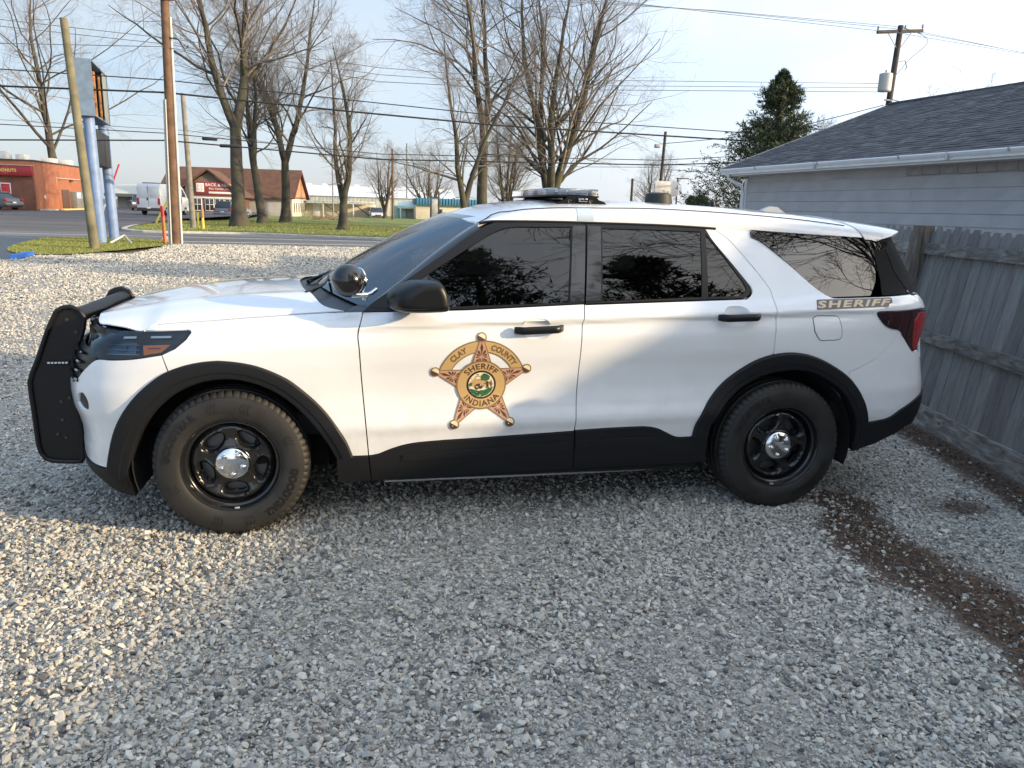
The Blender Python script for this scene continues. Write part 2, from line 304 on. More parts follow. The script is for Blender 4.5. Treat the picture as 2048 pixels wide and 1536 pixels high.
# grass blades on the island (too many to count)
def blades(name, n, sampler, h, w, mts, zf=lambda x, y: .03):
    V = np.zeros((n*3, 3)); P = sampler(n); hh = h*(.5+rng.random(n)); a = rng.random(n)*2*np.pi; ln = (rng.random((n, 2))-.5)*h*1.1
    d = np.stack([np.cos(a), np.sin(a)], 1)*w
    V[0::3, :2] = P-d; V[1::3, :2] = P+d; V[2::3, :2] = P+ln; z0 = np.array([zf(*q) for q in P]); V[0::3, 2] = z0; V[1::3, 2] = z0; V[2::3, 2] = z0+hh
    o = mesh_obj(name, V, np.arange(n*3).reshape(-1, 3), mts)
    o.data.polygons.foreach_set('material_index', rng.integers(0, len(mts), n).astype(np.int32)); tag(o, kind='stuff'); return o
BL = [mat('blade_a', (.15, .20, .04), .8), mat('blade_b', (.21, .24, .06), .8), mat('blade_c', (.30, .26, .11), .85), mat('blade_d', (.11, .14, .03), .8)]
def samp_poly(loop):
    Lp = np.array(loop); lo, hi = Lp.min(0), Lp.max(0)
    def f(n):
        out = np.zeros((0, 2))
        while len(out) < n:
            q = lo+rng.random((n*2, 2))*(hi-lo); x, y = q[:, 0], q[:, 1]; r = np.zeros(len(q), bool); j = len(Lp)-1
            for i in range(len(Lp)):
                c_ = ((Lp[i, 1] > y) != (Lp[j, 1] > y)) & (x < (Lp[j, 0]-Lp[i, 0])*(y-Lp[i, 1])/(Lp[j, 1]-Lp[i, 1]+1e-12)+Lp[i, 0]); r ^= c_; j = i
            out = np.vstack([out, q[r]])
        return out[:n]
    return f
g1 = blades('island_grass', 26000, samp_poly(isl), .05, .009, BL); tag(g1, 'short green grass covering the island by the sign posts', 'grass')
lw = [(-12.4, 60), (-12.5, 50), (-11.6, 43.3), (-10.7, 40.2), (-8.8, 39), (-4.8, 39.4), (-2.2, 38.3), (.4, 37.2), (2.5, 36.4), (6, 35.8), (6, 62), (-4, 80)]
g2 = blades('lawn_grass', 42000, samp_poly(lw), .055, .02, BL, lambda x, y: .07); tag(g2, 'mown green grass of the lawn beyond the road', 'grass')
# ---------------------------------------------------------------- loose stones and litter
def rock_mesh(i):
    r = random.Random(100+i); bm = bmesh.new()
    sx, sy, sz = r.uniform(.8, 1.25), r.uniform(.55, .85), r.uniform(.38, .62)
    for k in range(13):
        v = Vector((r.gauss(0, 1), r.gauss(0, 1), r.gauss(0, 1))).normalized()*r.uniform(.85, 1.0); bm.verts.new((v.x*sx, v.y*sy, v.z*sz))
    bmesh.ops.convex_hull(bm, input=bm.verts)
    bmesh.ops.delete(bm, geom=[v for v in bm.verts if not v.link_faces], context='VERTS')
    me = bpy.data.meshes.new('stone'); bm.to_mesh(me); bm.free(); return me
STONE = mat('stone', (.4, .4, .4), .85); t, b = nodes_of(STONE); oi = t.nodes.new('ShaderNodeObjectInfo')
rr = col_ramp(t, oi.outputs['Random'], [(0, (.09, .088, .09)), (.06, (.17, .163, .152)), (.15, (.31, .298, .268)), (.40, (.41, .390, .342)), (.66, (.49, .462, .40)), (.86, (.56, .525, .45)), (.955, (.68, .645, .57)), (.975, (.34, .25, .20)), (.98, (.42, .39, .35)), (1, (.53, .515, .48))])
tc = t.nodes.new('ShaderNodeTexCoord'); nz = t.nodes.new('ShaderNodeTexNoise'); nz.inputs['Scale'].default_value = 1.8; nz.inputs['Detail'].default_value = 5; t.links.new(tc.outputs['Object'], nz.inputs['Vector'])
mr = t.nodes.new('ShaderNodeMapRange'); mr.inputs[3].default_value = .72; mr.inputs[4].default_value = 1.25; t.links.new(nz.outputs['Fac'], mr.inputs[0]); mm = t.nodes.new('ShaderNodeVectorMath'); mm.operation = 'SCALE'
t.links.new(rr.outputs[0], mm.inputs[0]); t.links.new(mr.outputs[0], mm.inputs['Scale']); t.links.new(mm.outputs[0], b.inputs['Base Color'])
LEAFM = [mat('leaf_a', (.095, .047, .027), .8), mat('leaf_b', (.058, .033, .022), .8), mat('leaf_c', (.17, .105, .06), .8), mat('leaf_d', (.038, .026, .02), .8)]
def leaf_mesh(i):
    r = random.Random(300+i); V = []; cl = r.uniform(.1, .45)
    for k in range(5):
        t_ = k/4; w_ = math.sin(math.pi*(.08+.9*t_))*.42; V += [(t_*2-1, -w_, cl*w_+.12*math.sin(3*t_+i)), (t_*2-1, 0, .1*math.sin(3*t_+i)), (t_*2-1, w_, cl*w_*.7+.12*math.sin(3*t_+i))]
    me = bpy.data.meshes.new('leaf'); me.from_pydata(V, [], [f for k in range(4) for f in ((k*3, k*3+1, k*3+4, k*3+3), (k*3+1, k*3+2, k*3+5, k*3+4))]); me.materials.append(LEAFM[i % 4]); return me
def scatter(name, P, scale, rot, idx, meshes, label, cat):
    """instances of small meshes on points: one mass nobody could count"""
    pts = bpy.data.meshes.new(name); pts.from_pydata(P.tolist(), [], [])
    for nm, ty, data in (('sc', 'FLOAT', scale), ('ix', 'INT', idx)):
        a = pts.attributes.new(nm, ty, 'POINT'); a.data.foreach_set('value', np.ascontiguousarray(data, dtype=np.float32 if ty == 'FLOAT' else np.int32))
    a = pts.attributes.new('rt', 'FLOAT_VECTOR', 'POINT'); a.data.foreach_set('vector', np.ascontiguousarray(rot, dtype=np.float32).ravel())
    o = bpy.data.objects.new(name, pts); COL.objects.link(o)
    src = bpy.data.collections.new(name+'_pieces')
    for k, me in enumerate(meshes): q = bpy.data.objects.new(f'{name}_piece_{k:02d}', me); src.objects.link(q)
    ng = bpy.data.node_groups.new(name, 'GeometryNodeTree'); ng.interface.new_socket('Geometry', in_out='INPUT', socket_type='NodeSocketGeometry'); ng.interface.new_socket('Geometry', in_out='OUTPUT', socket_type='NodeSocketGeometry')
    N = ng.nodes.new; L = ng.links.new; gi = N('NodeGroupInput'); go = N('NodeGroupOutput'); iop = N('GeometryNodeInstanceOnPoints'); ci = N('GeometryNodeCollectionInfo'); ci.inputs['Collection'].default_value = src; ci.inputs['Separate Children'].default_value = True; ci.inputs['Reset Children'].default_value = True
    def attr(nm, ty):
        n_ = N('GeometryNodeInputNamedAttribute'); n_.data_type = ty; n_.inputs['Name'].default_value = nm; return n_.outputs['Attribute']
    e2r = N('FunctionNodeEulerToRotation'); L(attr('rt', 'FLOAT_VECTOR'), e2r.inputs[0]); iop.inputs['Pick Instance'].default_value = True
    L(gi.outputs[0], iop.inputs['Points']); L(ci.outputs[0], iop.inputs['Instance']); L(attr('ix', 'INT'), iop.inputs['Instance Index']); L(e2r.outputs[0], iop.inputs['Rotation']); L(attr('sc', 'FLOAT'), iop.inputs['Scale']); L(iop.outputs[0], go.inputs[0])
    md = o.modifiers.new('scatter', 'NODES'); md.node_group = ng; tag(o, label, cat, kind='stuff'); return o
def clump(x, y):
    return .5+.5*np.sin(2.1*x+1.3*np.sin(1.7*y))*np.sin(1.9*y+.8*np.sin(2.3*x)+1)
def stones():
    Ps = []; Sc = []
    # (x0, x1, y0, y1, count, size lo, size hi)
    for x0, x1, y0, y1, n, s0, s1, pw in ((-1.6, 5.0, -3.6, -.8, 90000, .0035, .0085, 1.3), (-1.6, 5.0, -3.6, -.6, 74000, .0085, .0165, 1.5), (-1.6, 5.0, -3.6, -.6, 26000, .013, .026, 1.9), (-3.4, 5.4, -.6, 3.2, 46000, .010, .021, 1.4), (-7, 2, 3.2, 8.5, 30000, .012, .026, 1.4), (-9, 3, 8.5, 17, 34000, .018, .036, 1.2), (-9, 5, 17, 27.2, 36000, .026, .05, 1.2)):
        x = rng.uniform(x0, x1, n); y = rng.uniform(y0, y1, n); k = rng.random(n)
        dens = (.25+.75*np.clip(clump(x, y)*1.7-.2, 0, 1)) if s1 > .01 else np.full(n, .9); so = soil_at(x, y); dens = dens*np.clip(1.15-so*1.5, .14, 1)
        fen = x < (5.2+.236*(y-.85)); fen &= ~((x < -8.2) & (y > 17.4)) & ~((x < -6.1-.0*y) & (y > 20.5)); ok = (k < dens) & fen
        wheel = (np.abs(y+.86) < .13) & ((np.abs(x) < .04) | (np.abs(x-3.025) < .04)); ok &= ~wheel
        sz = s0+(s1-s0)*rng.random(n)**pw; x, y, sz = x[ok], y[ok], sz[ok]
        Ps.append(np.stack([x, y, gz(x, y)+sz*(-.1+.7*rng.random(len(x)))], 1)); Sc.append(sz)
    P = np.vstack(Ps); S = np.concatenate(Sc); n = len(P)
    rot = np.stack([rng.normal(0, .5, n), rng.normal(0, .5, n), rng.random(n)*6.283], 1)
    ms = [rock_mesh(i) for i in range(14)]
    for me in ms: me.materials.append(STONE)
    return scatter('loose_gravel', P, S, rot, rng.integers(0, 14, n), ms, 'crushed grey limestone gravel spread over the yard', 'gravel')
stones()
def litter():
    n = 26000; x = rng.uniform(2.7, 5.4, n); y = rng.uniform(-3.6, 2.5, n); s = soil_at(x, y); ok = rng.random(n) < s**1.5*.95
    ok |= (rng.random(n) < .006); ok &= x < (5.25+.236*(y-.85)); x, y = x[ok], y[ok]
    x2 = np.concatenate([x, rng.uniform(-1, 3, 60)]); y2 = np.concatenate([y, rng.uniform(-3, -1, 60)]); n = len(x2)
    P = np.stack([x2, y2, gz(x2, y2)+.008+.012*rng.random(n)], 1); rot = np.stack([rng.normal(0, .5, n), rng.normal(0, .5, n), rng.random(n)*6.283], 1)
    return scatter('leaf_litter', P, .005+.012*rng.random(n)**2, rot, rng.integers(0, 8, n), [leaf_mesh(i) for i in range(8)], 'rotted brown leaves and chips in a strip behind the rear wheel', 'leaves')
litter()
nT = 900; xq = rng.uniform(2.75, 5.2, nT*6); yq = rng.uniform(-3.4, 2, nT*6); kq = rng.random(nT*6) < soil_at(xq, yq)**1.5; xq, yq = xq[kq][:nT], yq[kq][:nT]
V = []; F = []
for x, y in zip(xq, yq):
    a = random.uniform(0, 6.28); L_ = random.uniform(.02, .09); z = float(gz(x, y))+.012; p1 = Vector((x, y, z)); p2 = p1+Vector((math.cos(a)*L_, math.sin(a)*L_, random.uniform(-.006, .014)))
    tube_data([p1, p2], .0011, 3, False, V, F)
tw = mesh_obj('needle_litter', V, F, mat('dry_needles', (.20, .13, .07), .8)); tag(tw, 'dry pine needles and twigs scattered over the brown strip', 'needles', kind='stuff')
# ---------------------------------------------------------------- vehicle body surfaces (metres; x = length, front at -x; Y = half width)
def pchip(xk, yk, x):
    """monotone cubic; yk (..., K) over knots xk (K), x broadcast to leading shape of yk"""
    xk = np.asarray(xk, float); yk = np.asarray(yk, float); x = np.asarray(x, float)
    h = np.diff(xk); d = np.diff(yk, axis=-1)/h
    m = np.zeros_like(yk)
    a, b = d[..., :-1], d[..., 1:]
    w1 = 2*h[1:]+h[:-1]; w2 = h[1:]+2*h[:-1]
    ok = a*b > 0
    sa = np.where(ok, a, 1.0); sb = np.where(ok, b, 1.0)
    m[..., 1:-1] = np.where(ok, (w1+w2)/(w1/sa+w2/sb), 0.0)
    m[..., 0] = d[..., 0]; m[..., -1] = d[..., -1]
    i = np.clip(np.searchsorted(xk, x)-1, 0, len(xk)-2)
    if yk.ndim == 1:
        y0, y1, m0, m1 = yk[i], yk[i+1], m[i], m[i+1]
    else:
        r = np.arange(len(x)); y0, y1, m0, m1 = yk[r, i], yk[r, i+1], m[r, i], m[r, i+1]
    hh = h[i]; t = (x-xk[i])/hh
    t2, t3 = t*t, t*t*t
    return (2*t3-3*t2+1)*y0+(t3-2*t2+t)*hh*m0+(-2*t3+3*t2)*y1+(t3-t2)*hh*m1
def cspline(xk, yk, x):
    """natural cubic spline"""
    xk = np.asarray(xk, float); yk = np.asarray(yk, float); x = np.asarray(x, float)
    n = len(xk); h = np.diff(xk); A = np.eye(n); r = np.zeros(n)
    for i in range(1, n-1):
        A[i, i-1:i+2] = [h[i-1], 2*(h[i-1]+h[i]), h[i]]
        r[i] = 6*((yk[i+1]-yk[i])/h[i]-(yk[i]-yk[i-1])/h[i-1])
    M = np.linalg.solve(A, r)
    i = np.clip(np.searchsorted(xk, x)-1, 0, n-2); hh = h[i]
    a = (xk[i+1]-x)/hh; b = (x-xk[i])/hh
    return a*yk[i]+b*yk[i+1]+((a**3-a)*M[i]+(b**3-b)*M[i+1])*hh*hh/6
_PS = [-1.62,-1.32,-1.05,-.85,-.65,-.45,-.2,.2,1,2,3,3.3,3.6,3.8,3.97,4.12,4.32,4.6,4.9]
_PX = [-.905,-.89,-.835,-.755,-.625,-.447,-.2,.2,1,2,3,3.3,3.6,3.8,3.955,4.05,4.10,4.125,4.13]
_PY = [0,.30,.555,.745,.895,.965,.99,.998,1.0,1.0,1.0,.995,.975,.945,.885,.775,.58,.30,0]
_BS = [-1.62,-.85,-.65,-.42,-.32,-.13,.1,.42,.67,1.1,1.8,2.5,3.2,3.58,3.74,4.0,4.9]
_BZ = [.97,1.0,1.025,1.06,1.078,1.092,1.111,1.134,1.148,1.172,1.197,1.22,1.248,1.256,1.262,1.268,1.27]
_OV = [0,.08,.15,.22,.28,.32,.38,.46,.55,.65,.75,.82,.87,.90,.925,.95,.975,1.0]
_OS = [-1.62,-.85,-.5,-.3,0,.45,.8,1.8,2.8,3.2,3.6,3.9,4.12,4.9]
_m = [-100,-70,-48,-36,-29,-23,-7,-25,-37,-28,-9,-3,-12,-19,-5,-21,-46,-72]
_f = [-100,-70,-50,-35,-25,-18,-15,-12,-10,-8,-6,-8,-14,-22,-32,-48,-75,-150]
_b = [-120,-70,-38,-32,-32,-34,-32,-20,0,6,-5,-15,-25,-35,-45,-60,-80,-110]
_r = [-140,-100,-60,-34,-14,-2,6,2,-14,-34,-46,-36,-34,-40,-50,-64,-90,-125]
_OT = np.array([_b,_b,[-110,-75,-45,-35,-28,-24,-20,-12,-4,0,-8,-16,-24,-32,-42,-57,-80,-120],
 [-110,-80,-60,-45,-35,-28,-24,-18,-12,-8,-8,-12,-18,-26,-36,-52,-80,-140],_f,
 [-100,-70,-49,-34,-25,-19,-13,-19,-20,-14,-7,-7,-12,-20,-28,-42,-70,-148],
 [-100,-70,-48,-36,-29,-23,-8,-25,-36,-27,-9,-3,-11,-18,-11,-26,-52,-92],_m,_m,
 [-100,-70,-50,-35,-25,-18,-13,-15,-15,-10,-3,-1,-9,-16,-5,-19,-40,-68],
 [-110,-80,-50,-30,-15,-5,0,0,-8,-14,-16,-14,-14,-16,-12,-20,-36,-65],
 [-130,-95,-55,-30,-12,0,6,6,-8,-22,-32,-28,-26,-30,-36,-46,-62,-95],_r,_r])/1000.0
def beltz(s): return pchip(_BS, _BZ, s)
def chart_L(s, z):
    """lower body: s runs round the plan (equals x along the doors), z height"""
    s = np.asarray(s, float); z = np.asarray(z, float)
    v = (z-.2)/(beltz(s)-.2)
    rows = np.stack([pchip(_OS, _OT[:, k], s) for k in range(len(_OV))], -1)
    off = pchip(_OV, rows, np.clip(v, -.1, 1.05))
    x = cspline(_PS, _PX, s); y = cspline(_PS, _PY, s); e = 1e-3
    tx = cspline(_PS, _PX, s+e)-cspline(_PS, _PX, s-e); ty = cspline(_PS, _PY, s+e)-cspline(_PS, _PY, s-e)
    l = np.hypot(tx, ty)+1e-12
    return np.stack([x-ty/l*off, -(y+tx/l*off), z], -1)
_UX = [.4,.7,1.0,1.8,2.6,3.2,3.6,3.85,4.0,4.1]; _UY = [.862,.885,.91,.925,.92,.90,.868,.815,.745,.66]
def chart_U(x, z):
    """glasshouse side"""
    x = np.asarray(x, float); d = np.asarray(z, float)-1.2
    return np.stack([x, -(pchip(_UX, _UY, x)-.42*d-.2*d*np.abs(d)), np.asarray(z, float)], -1)
_RX = [1.0,1.146,1.3,1.5,1.85,2.2,2.55,3.08,3.5,3.84,4.05]; _RZ = [1.555,1.622,1.676,1.716,1.745,1.749,1.740,1.722,1.692,1.657,1.628]
_DX = [1.0,1.25,1.34,1.8,2.23,2.53,2.84,3.2,3.57,3.9]; _DZ = [1.50,1.588,1.606,1.613,1.611,1.604,1.588,1.565,1.55,1.535]
_TT = [0,.12,.3,.5,.62,.7,.85,1.0]
def chart_T(x, t):
    """roof: t 0 at the drip above the doors, 1 at the centre line"""
    x = np.asarray(x, float); t = np.asarray(t, float)
    fy = pchip(_TT, [1,.992,.955,.865,.80,.70,.40,0], t); fz = pchip(_TT, [0,.24,.52,.70,.765,.835,.955,1], t)
    w = np.clip((1.75-x)/.5, 0, 1); w = w*w*(3-2*w)
    zc = pchip(_RX, _RZ, x-.155*np.minimum(1, fy*1.08)**2*w); zd = pchip(_DX, _DZ, x); yd = -chart_U(x, zd)[..., 1]
    return np.stack([x, -yd*fy, zd+(zc-zd)*fz], -1)
_HX = [-.95,-.85,-.82,-.80,-.75,-.68,-.6,-.315,-.02,.31,.5]; _HZ = [.80,.965,1.003,1.022,1.054,1.088,1.115,1.173,1.207,1.227,1.232]
def chart_H(x, y):
    """bonnet, y signed"""
    x = np.asarray(x, float); a = np.abs(np.asarray(y, float))
    zc = pchip(_HX, _HZ, x); zf = np.minimum(1.049, zc-.018)
    w = np.clip((x+.48)/.16, 0, 1); w = w*w*(3-2*w)
    ze = zf*(1-w)+beltz(np.clip(x, -.42, .6))*w
    u = a/.85
    return np.stack([x, np.asarray(y, float), zc-(zc-ze)*(.72*u**2+.28*u**8)+.006*np.exp(-((a-.55)/.05)**2)], -1)
def chart_W(a, b):
    """windscreen: a -1..1 across (near side negative), b 0..1 upwards"""
    a = np.asarray(a, float); b = np.asarray(b, float)
    bx, by, bz = .40+.29*a*a, .815*a, 1.215-.068*a*a
    tx, ty, tz = 1.13+.155*a*a, .62*a, 1.628-.022*a*a
    k = .10*b*(1-b)
    return np.stack([bx+(tx-bx)*b-k*.5, by+(ty-by)*b*(1+.12*(1-b)), bz+(tz-bz)*b+k*.86], -1)

def chart_S(s, z):
    """whole side: lower body up to the belt, blended into the glasshouse above it"""
    s = np.asarray(s, float); z = np.asarray(z, float); b = beltz(s)
    lo = chart_L(s, np.minimum(z, b)); top = chart_L(s, b)
    x = cspline(_PS, _PX, s); d = z-1.2; db = b-1.2; yb = pchip(_UX, _UY, s)
    k = np.exp(-np.maximum(z-b, 0)/.09)
    Y = yb-.42*d-.2*d*np.abs(d)+(-top[..., 1]-(yb-.42*db-.2*db*np.abs(db)))*k
    up = np.stack([x+(top[..., 0]-x)*k, -Y, z], -1)
    return np.where((z > b)[..., None], up, lo)
def chart_T2(x, t):
    P = chart_T(x, np.where(np.asarray(t) > 1, 2-np.asarray(t, float), t)); P[..., 1] = np.where(np.asarray(t) > 1, -P[..., 1], P[..., 1]); return P
# ---------------------------------------------------------------- panel builder
def ev(ch, a, b, off=0., up=False):
    a = np.asarray(a, float); b = np.asarray(b, float); e = 2e-3
    P = ch(a, b); da = ch(a+e, b)-ch(a-e, b); e2 = 5e-3; db = ch(a, b+e2)-ch(a, b-e2)
    N = np.cross(da, db); N /= np.linalg.norm(N, axis=-1, keepdims=True)+1e-12
    ref = N[..., 2] if up else -N[..., 1]
    if np.mean(ref) < 0: N = -N
    return P+N*(off[..., None] if hasattr(off, 'shape') and getattr(off, 'ndim', 0) else off), N
def inside(loop, q):
    x, y = q[:, 0], q[:, 1]; r = np.zeros(len(q), bool); n = len(loop); j = n-1
    for i in range(n):
        xi, yi = loop[i]; xj, yj = loop[j]
        c = ((yi > y) != (yj > y)) & (x < (xj-xi)*(y-yi)/((yj-yi) if yj != yi else 1e-12)+xi); r ^= c; j = i
    return r
def dense(loop, step):
    out = []
    n = len(loop)
    for i in range(n):
        a = np.array(loop[i], float); b = np.array(loop[(i+1) % n], float); L = np.linalg.norm(b-a)
        if L < 1e-5: continue
        m = max(1, int(math.ceil(L/step)))
        out += [a+(b-a)*k/m for k in range(m)]
    return np.array(out)
def area2(P): return .5*np.sum(P[:, 0]*np.roll(P[:, 1], -1)-np.roll(P[:, 0], -1)*P[:, 1])
def shrink(P, g):
    if area2(P) < 0: P = P[::-1]
    t1 = P-np.roll(P, 1, 0); t2 = np.roll(P, -1, 0)-P
    n1 = np.stack([-t1[:, 1], t1[:, 0]], 1)/(np.linalg.norm(t1, axis=1)[:, None]+1e-9); n2 = np.stack([-t2[:, 1], t2[:, 0]], 1)/(np.linalg.norm(t2, axis=1)[:, None]+1e-9)
    m = n1+n2; l = np.linalg.norm(m, axis=1)[:, None]; m = m/np.maximum(l, .3)
    c = np.clip((n1*m).sum(1), .5, 1)[:, None]
    return P+m*g/c
def tri2d(loop, holes, ha, hb, margin=.4):
    """triangulate an outline with holes, inner points on a grid"""
    pts = []; edges = []
    for Lp in [loop]+list(holes):
        b0 = len(pts); n = len(Lp); pts += [tuple(q) for q in Lp]; edges += [(b0+i, b0+(i+1) % n) for i in range(n)]
    lo = loop.min(0); hi = loop.max(0)
    A, B = np.meshgrid(np.arange(lo[0]+ha*.5, hi[0], ha), np.arange(lo[1]+hb*.5, hi[1], hb), indexing='ij')
    g = np.stack([A.ravel(), B.ravel()], 1)
    if len(g):
        k = inside(loop, g)
        for h in holes: k &= ~inside(h, g)
        g = g[k]
        allb = np.array(pts); keep = []
        for q in g:
            d = (allb-q)/(ha, hb)
            if (d*d).sum(1).min() > margin*margin: keep.append(tuple(q))
        pts += keep
    r = delaunay_2d_cdt([Vector(q) for q in pts], edges, [], 0, 1e-6)
    V = np.array([tuple(v) for v in r[0]]); F = np.array([f for f in r[2] if len(f) == 3])
    cen = V[F].mean(1); k = inside(loop, cen)
    for h in holes: k &= ~inside(h, cen)
    return V, F[k]
def panel(name, ch, loop, mt, parent=None, holes=(), ha=.045, hb=.02, off=0., gap=.003, flange=.014, step=.02, up=False, smooth_n=True, face_up=None):
    P = dense(loop, step)
    if gap: P = shrink(P, gap)
    if area2(P) < 0: P = P[::-1]
    H = [dense(h, step) for h in holes]
    V, F = tri2d(P, H, ha, hb)
    X, N = ev(ch, V[:, 0], V[:, 1], off, up)
    # orient
    f0 = F; a2 = (V[F[:, 1], 0]-V[F[:, 0], 0])*(V[F[:, 2], 1]-V[F[:, 0], 1])-(V[F[:, 1], 1]-V[F[:, 0], 1])*(V[F[:, 2], 0]-V[F[:, 0], 0])
    F = F.copy(); F[a2 < 0] = F[a2 < 0][:, ::-1]; F = F[np.abs(a2) > 1e-9]; f0 = F
    fn = np.cross(X[f0[:, 1]]-X[f0[:, 0]], X[f0[:, 2]]-X[f0[:, 0]])
    if (fn*N[f0].mean(1)).sum() < 0: F = F[:, ::-1].copy()
    verts = X.tolist(); faces = F.tolist(); nrm = [[tuple(N[i]) for i in f] for f in F]
    if flange:
        ec = {}
        for f in F:
            for i in range(3):
                e = (f[i], f[(i+1) % 3]); ec[e] = 1
        be = [e for e in ec if (e[1], e[0]) not in ec]; mp = {}
        def low(i):
            if i not in mp: mp[i] = len(verts); verts.append((X[i]-N[i]*flange).tolist())
            return mp[i]
        for a, b in be:
            f = [b, a, low(a), low(b)]; p_ = [np.array(verts[i]) for i in f]; q = np.cross(p_[1]-p_[0], p_[2]-p_[0]); q = q/(np.linalg.norm(q)+1e-12)
            # slightly rolled edge: panel normal on the outer verts bends outwards
            r1 = q*.55+N[b]*.45; r2 = q*.55+N[a]*.45
            faces.append(f); nrm.append([tuple(r1/np.linalg.norm(r1)), tuple(r2/np.linalg.norm(r2)), tuple(q), tuple(q)])
    o = mesh_obj(name, verts, faces, mt, parent); o.data.shade_smooth()
    if smooth_n: o.data.normals_split_custom_set([n_ for f in nrm for n_ in f])
    return o
def strip(name, A, B, bulge, mt, parent=None, m=6, out=None):
    """ruled skin between two curves (arrays of 3-D points), bulged along out"""
    A = np.array(A); B = np.array(B); V = []; F = []; n = len(A)
    for i in range(n):
        for k in range(m+1):
            t = k/m; V.append(A[i]*(1-t)+B[i]*t+np.array(out)*bulge*math.sin(math.pi*t))
    for i in range(n-1):
        for k in range(m):
            a = i*(m+1)+k; F.append((a, a+1, a+m+2, a+m+1))
    o = mesh_obj(name, V, F, mt, parent, smooth=True); return o
def mirrored(o, parent):
    c = copy_tree(o, parent); c.scale = (o.scale[0], -o.scale[1], o.scale[2]); return c
# ---------------------------------------------------------------- vehicle materials
PAINT = mat('white_paint', (.82, .83, .84), .32, coat=1.0, coat_rough=.02)
t, b = nodes_of(PAINT); tc = t.nodes.new('ShaderNodeTexCoord'); sx_ = t.nodes.new('ShaderNodeSeparateXYZ'); dn = t.nodes.new('ShaderNodeTexNoise'); dn.inputs['Scale'].default_value = 7; dn.inputs['Detail'].default_value = 8; dn.inputs['Roughness'].default_value = .65
t.links.new(tc.outputs['Object'], sx_.inputs[0]); t.links.new(tc.outputs['Object'], dn.inputs['Vector']); dz = t.nodes.new('ShaderNodeMapRange'); dz.inputs[1].default_value = .95; dz.inputs[2].default_value = .40; dz.inputs[3].default_value = 0.; dz.inputs[4].default_value = .42; t.links.new(sx_.outputs['Z'], dz.inputs[0])
dm = t.nodes.new('ShaderNodeMath'); dm.operation = 'MULTIPLY'; dp = t.nodes.new('ShaderNodeMapRange'); dp.inputs[1].default_value = .35; dp.inputs[2].default_value = .75; t.links.new(dn.outputs['Fac'], dp.inputs[0]); t.links.new(dp.outputs[0], dm.inputs[0]); t.links.new(dz.outputs[0], dm.inputs[1])
dx_ = t.nodes.new('ShaderNodeMix'); dx_.data_type = 'RGBA'; dx_.inputs['A'].default_value = (.82, .83, .84, 1); dx_.inputs['B'].default_value = (.44, .41, .36, 1); t.links.new(dm.outputs[0], dx_.inputs['Factor']); t.links.new(dx_.outputs['Result'], b.inputs['Base Color'])
cr_ = t.nodes.new('ShaderNodeMath'); cr_.operation = 'MULTIPLY_ADD'; cr_.inputs[1].default_value = .9; cr_.inputs[2].default_value = .02; t.links.new(dm.outputs[0], cr_.inputs[0]); t.links.new(cr_.outputs[0], b.inputs['Coat Roughness'])
CLAD = mat('black_cladding', (.009, .0098, .0115), .55, bump=(900, .15, .0006), spec=.3)
GLOSSB = mat('gloss_black', (.006, .007, .009), .08, coat=.6)
SATINB = mat('satin_black', (.0075, .008, .009), .36, spec=.35)
RUBBER = mat('window_rubber', (.007, .007, .008), .34, spec=.35)
DARK = mat('dark_void', (.006, .006, .006), .9)
CHROME = mat('chrome', (.78, .79, .80), .08, 1.0)
STEELB = mat('black_steel_wheel', (.010, .010, .011), .22, coat=.4)
SIDEGLASS = glass_mat('tinted_glass', (.10, .105, .11), 1.6)
PRIVACY = glass_mat('privacy_glass', (.02, .02, .02), 1.85)
SCREEN = glass_mat('windscreen_glass', (.42, .46, .46), 2.4)
CLEAR = glass_mat('clear_lens', (.86, .9, .92), 1.5)
# ---------------------------------------------------------------- outlines on the body (s, z)
def toward(P, cx, cz, d): return [(x+(cx-x)/math.hypot(cx-x, cz-z)*d, z+(cz-z)/math.hypot(cx-x, cz-z)*d) for x, z in P]
DOOR_F = [(.657, 1.146), (.631, 1.048), (.636, .964), (.645, .816), (.664, .569), (.6765, .404)]
B_LINE = [(1.8096, 1.196), (1.793, 1.12), (1.786, 1.0475), (1.783, .80), (1.778, .644), (1.775, .51)]
C_UP = [(2.606, 1.604), (2.69, 1.543), (2.789, 1.429), (2.866, 1.328), (2.897, 1.272)]
C_LOW = [(2.897, 1.272), (2.899, 1.218), (2.898, 1.16), (2.90, 1.125), (2.901, 1.006), (2.907, .931)]
ARCH_F = [(-.653, .351), (-.607, .459), (-.558, .5645), (-.477, .686), (-.388, .7815), (-.287, .856), (-.181, .8975), (-.077, .916), (.010, .9156), (.1405, .8914), (.2714, .8327), (.359, .763), (.448, .6725), (.520, .5724), (.566, .491), (.5976, .404)]
ARCH_F_IN = [(-.533, .245), (-.516, .33), (-.486, .409), (-.431, .5406), (-.356, .6486), (-.260, .739), (-.170, .7905), (-.082, .818), (.006, .8248), (.093, .8114), (.206, .766), (.311, .686), (.400, .5856), (.4626, .494), (.5117, .396)]
ARCH_R = [(2.463, .455), (2.478, .545), (2.524, .641), (2.595, .737), (2.689, .822), (2.8077, .8957), (2.907, .9275), (3.020, .939), (3.142, .920), (3.259, .8746), (3.384, .803), (3.465, .725), (3.5286, .6335), (3.562, .5535), (3.578, .5115)]
ARCH_R_IN = [(2.5624, .445), (2.5795, .543), (2.6406, .638), (2.7266, .722), (2.826, .7826), (2.9125, .8134), (3.038, .8324), (3.158, .8194), (3.276, .767), (3.384, .689), (3.467, .570), (3.502, .473), (3.54, .32)]
ROCK_F = [(.6765, .404), (.7246, .411), (.802, .4415), (.899, .4655), (1.047, .4768), (1.196, .4828), (1.45, .4946), (1.775, .509)]
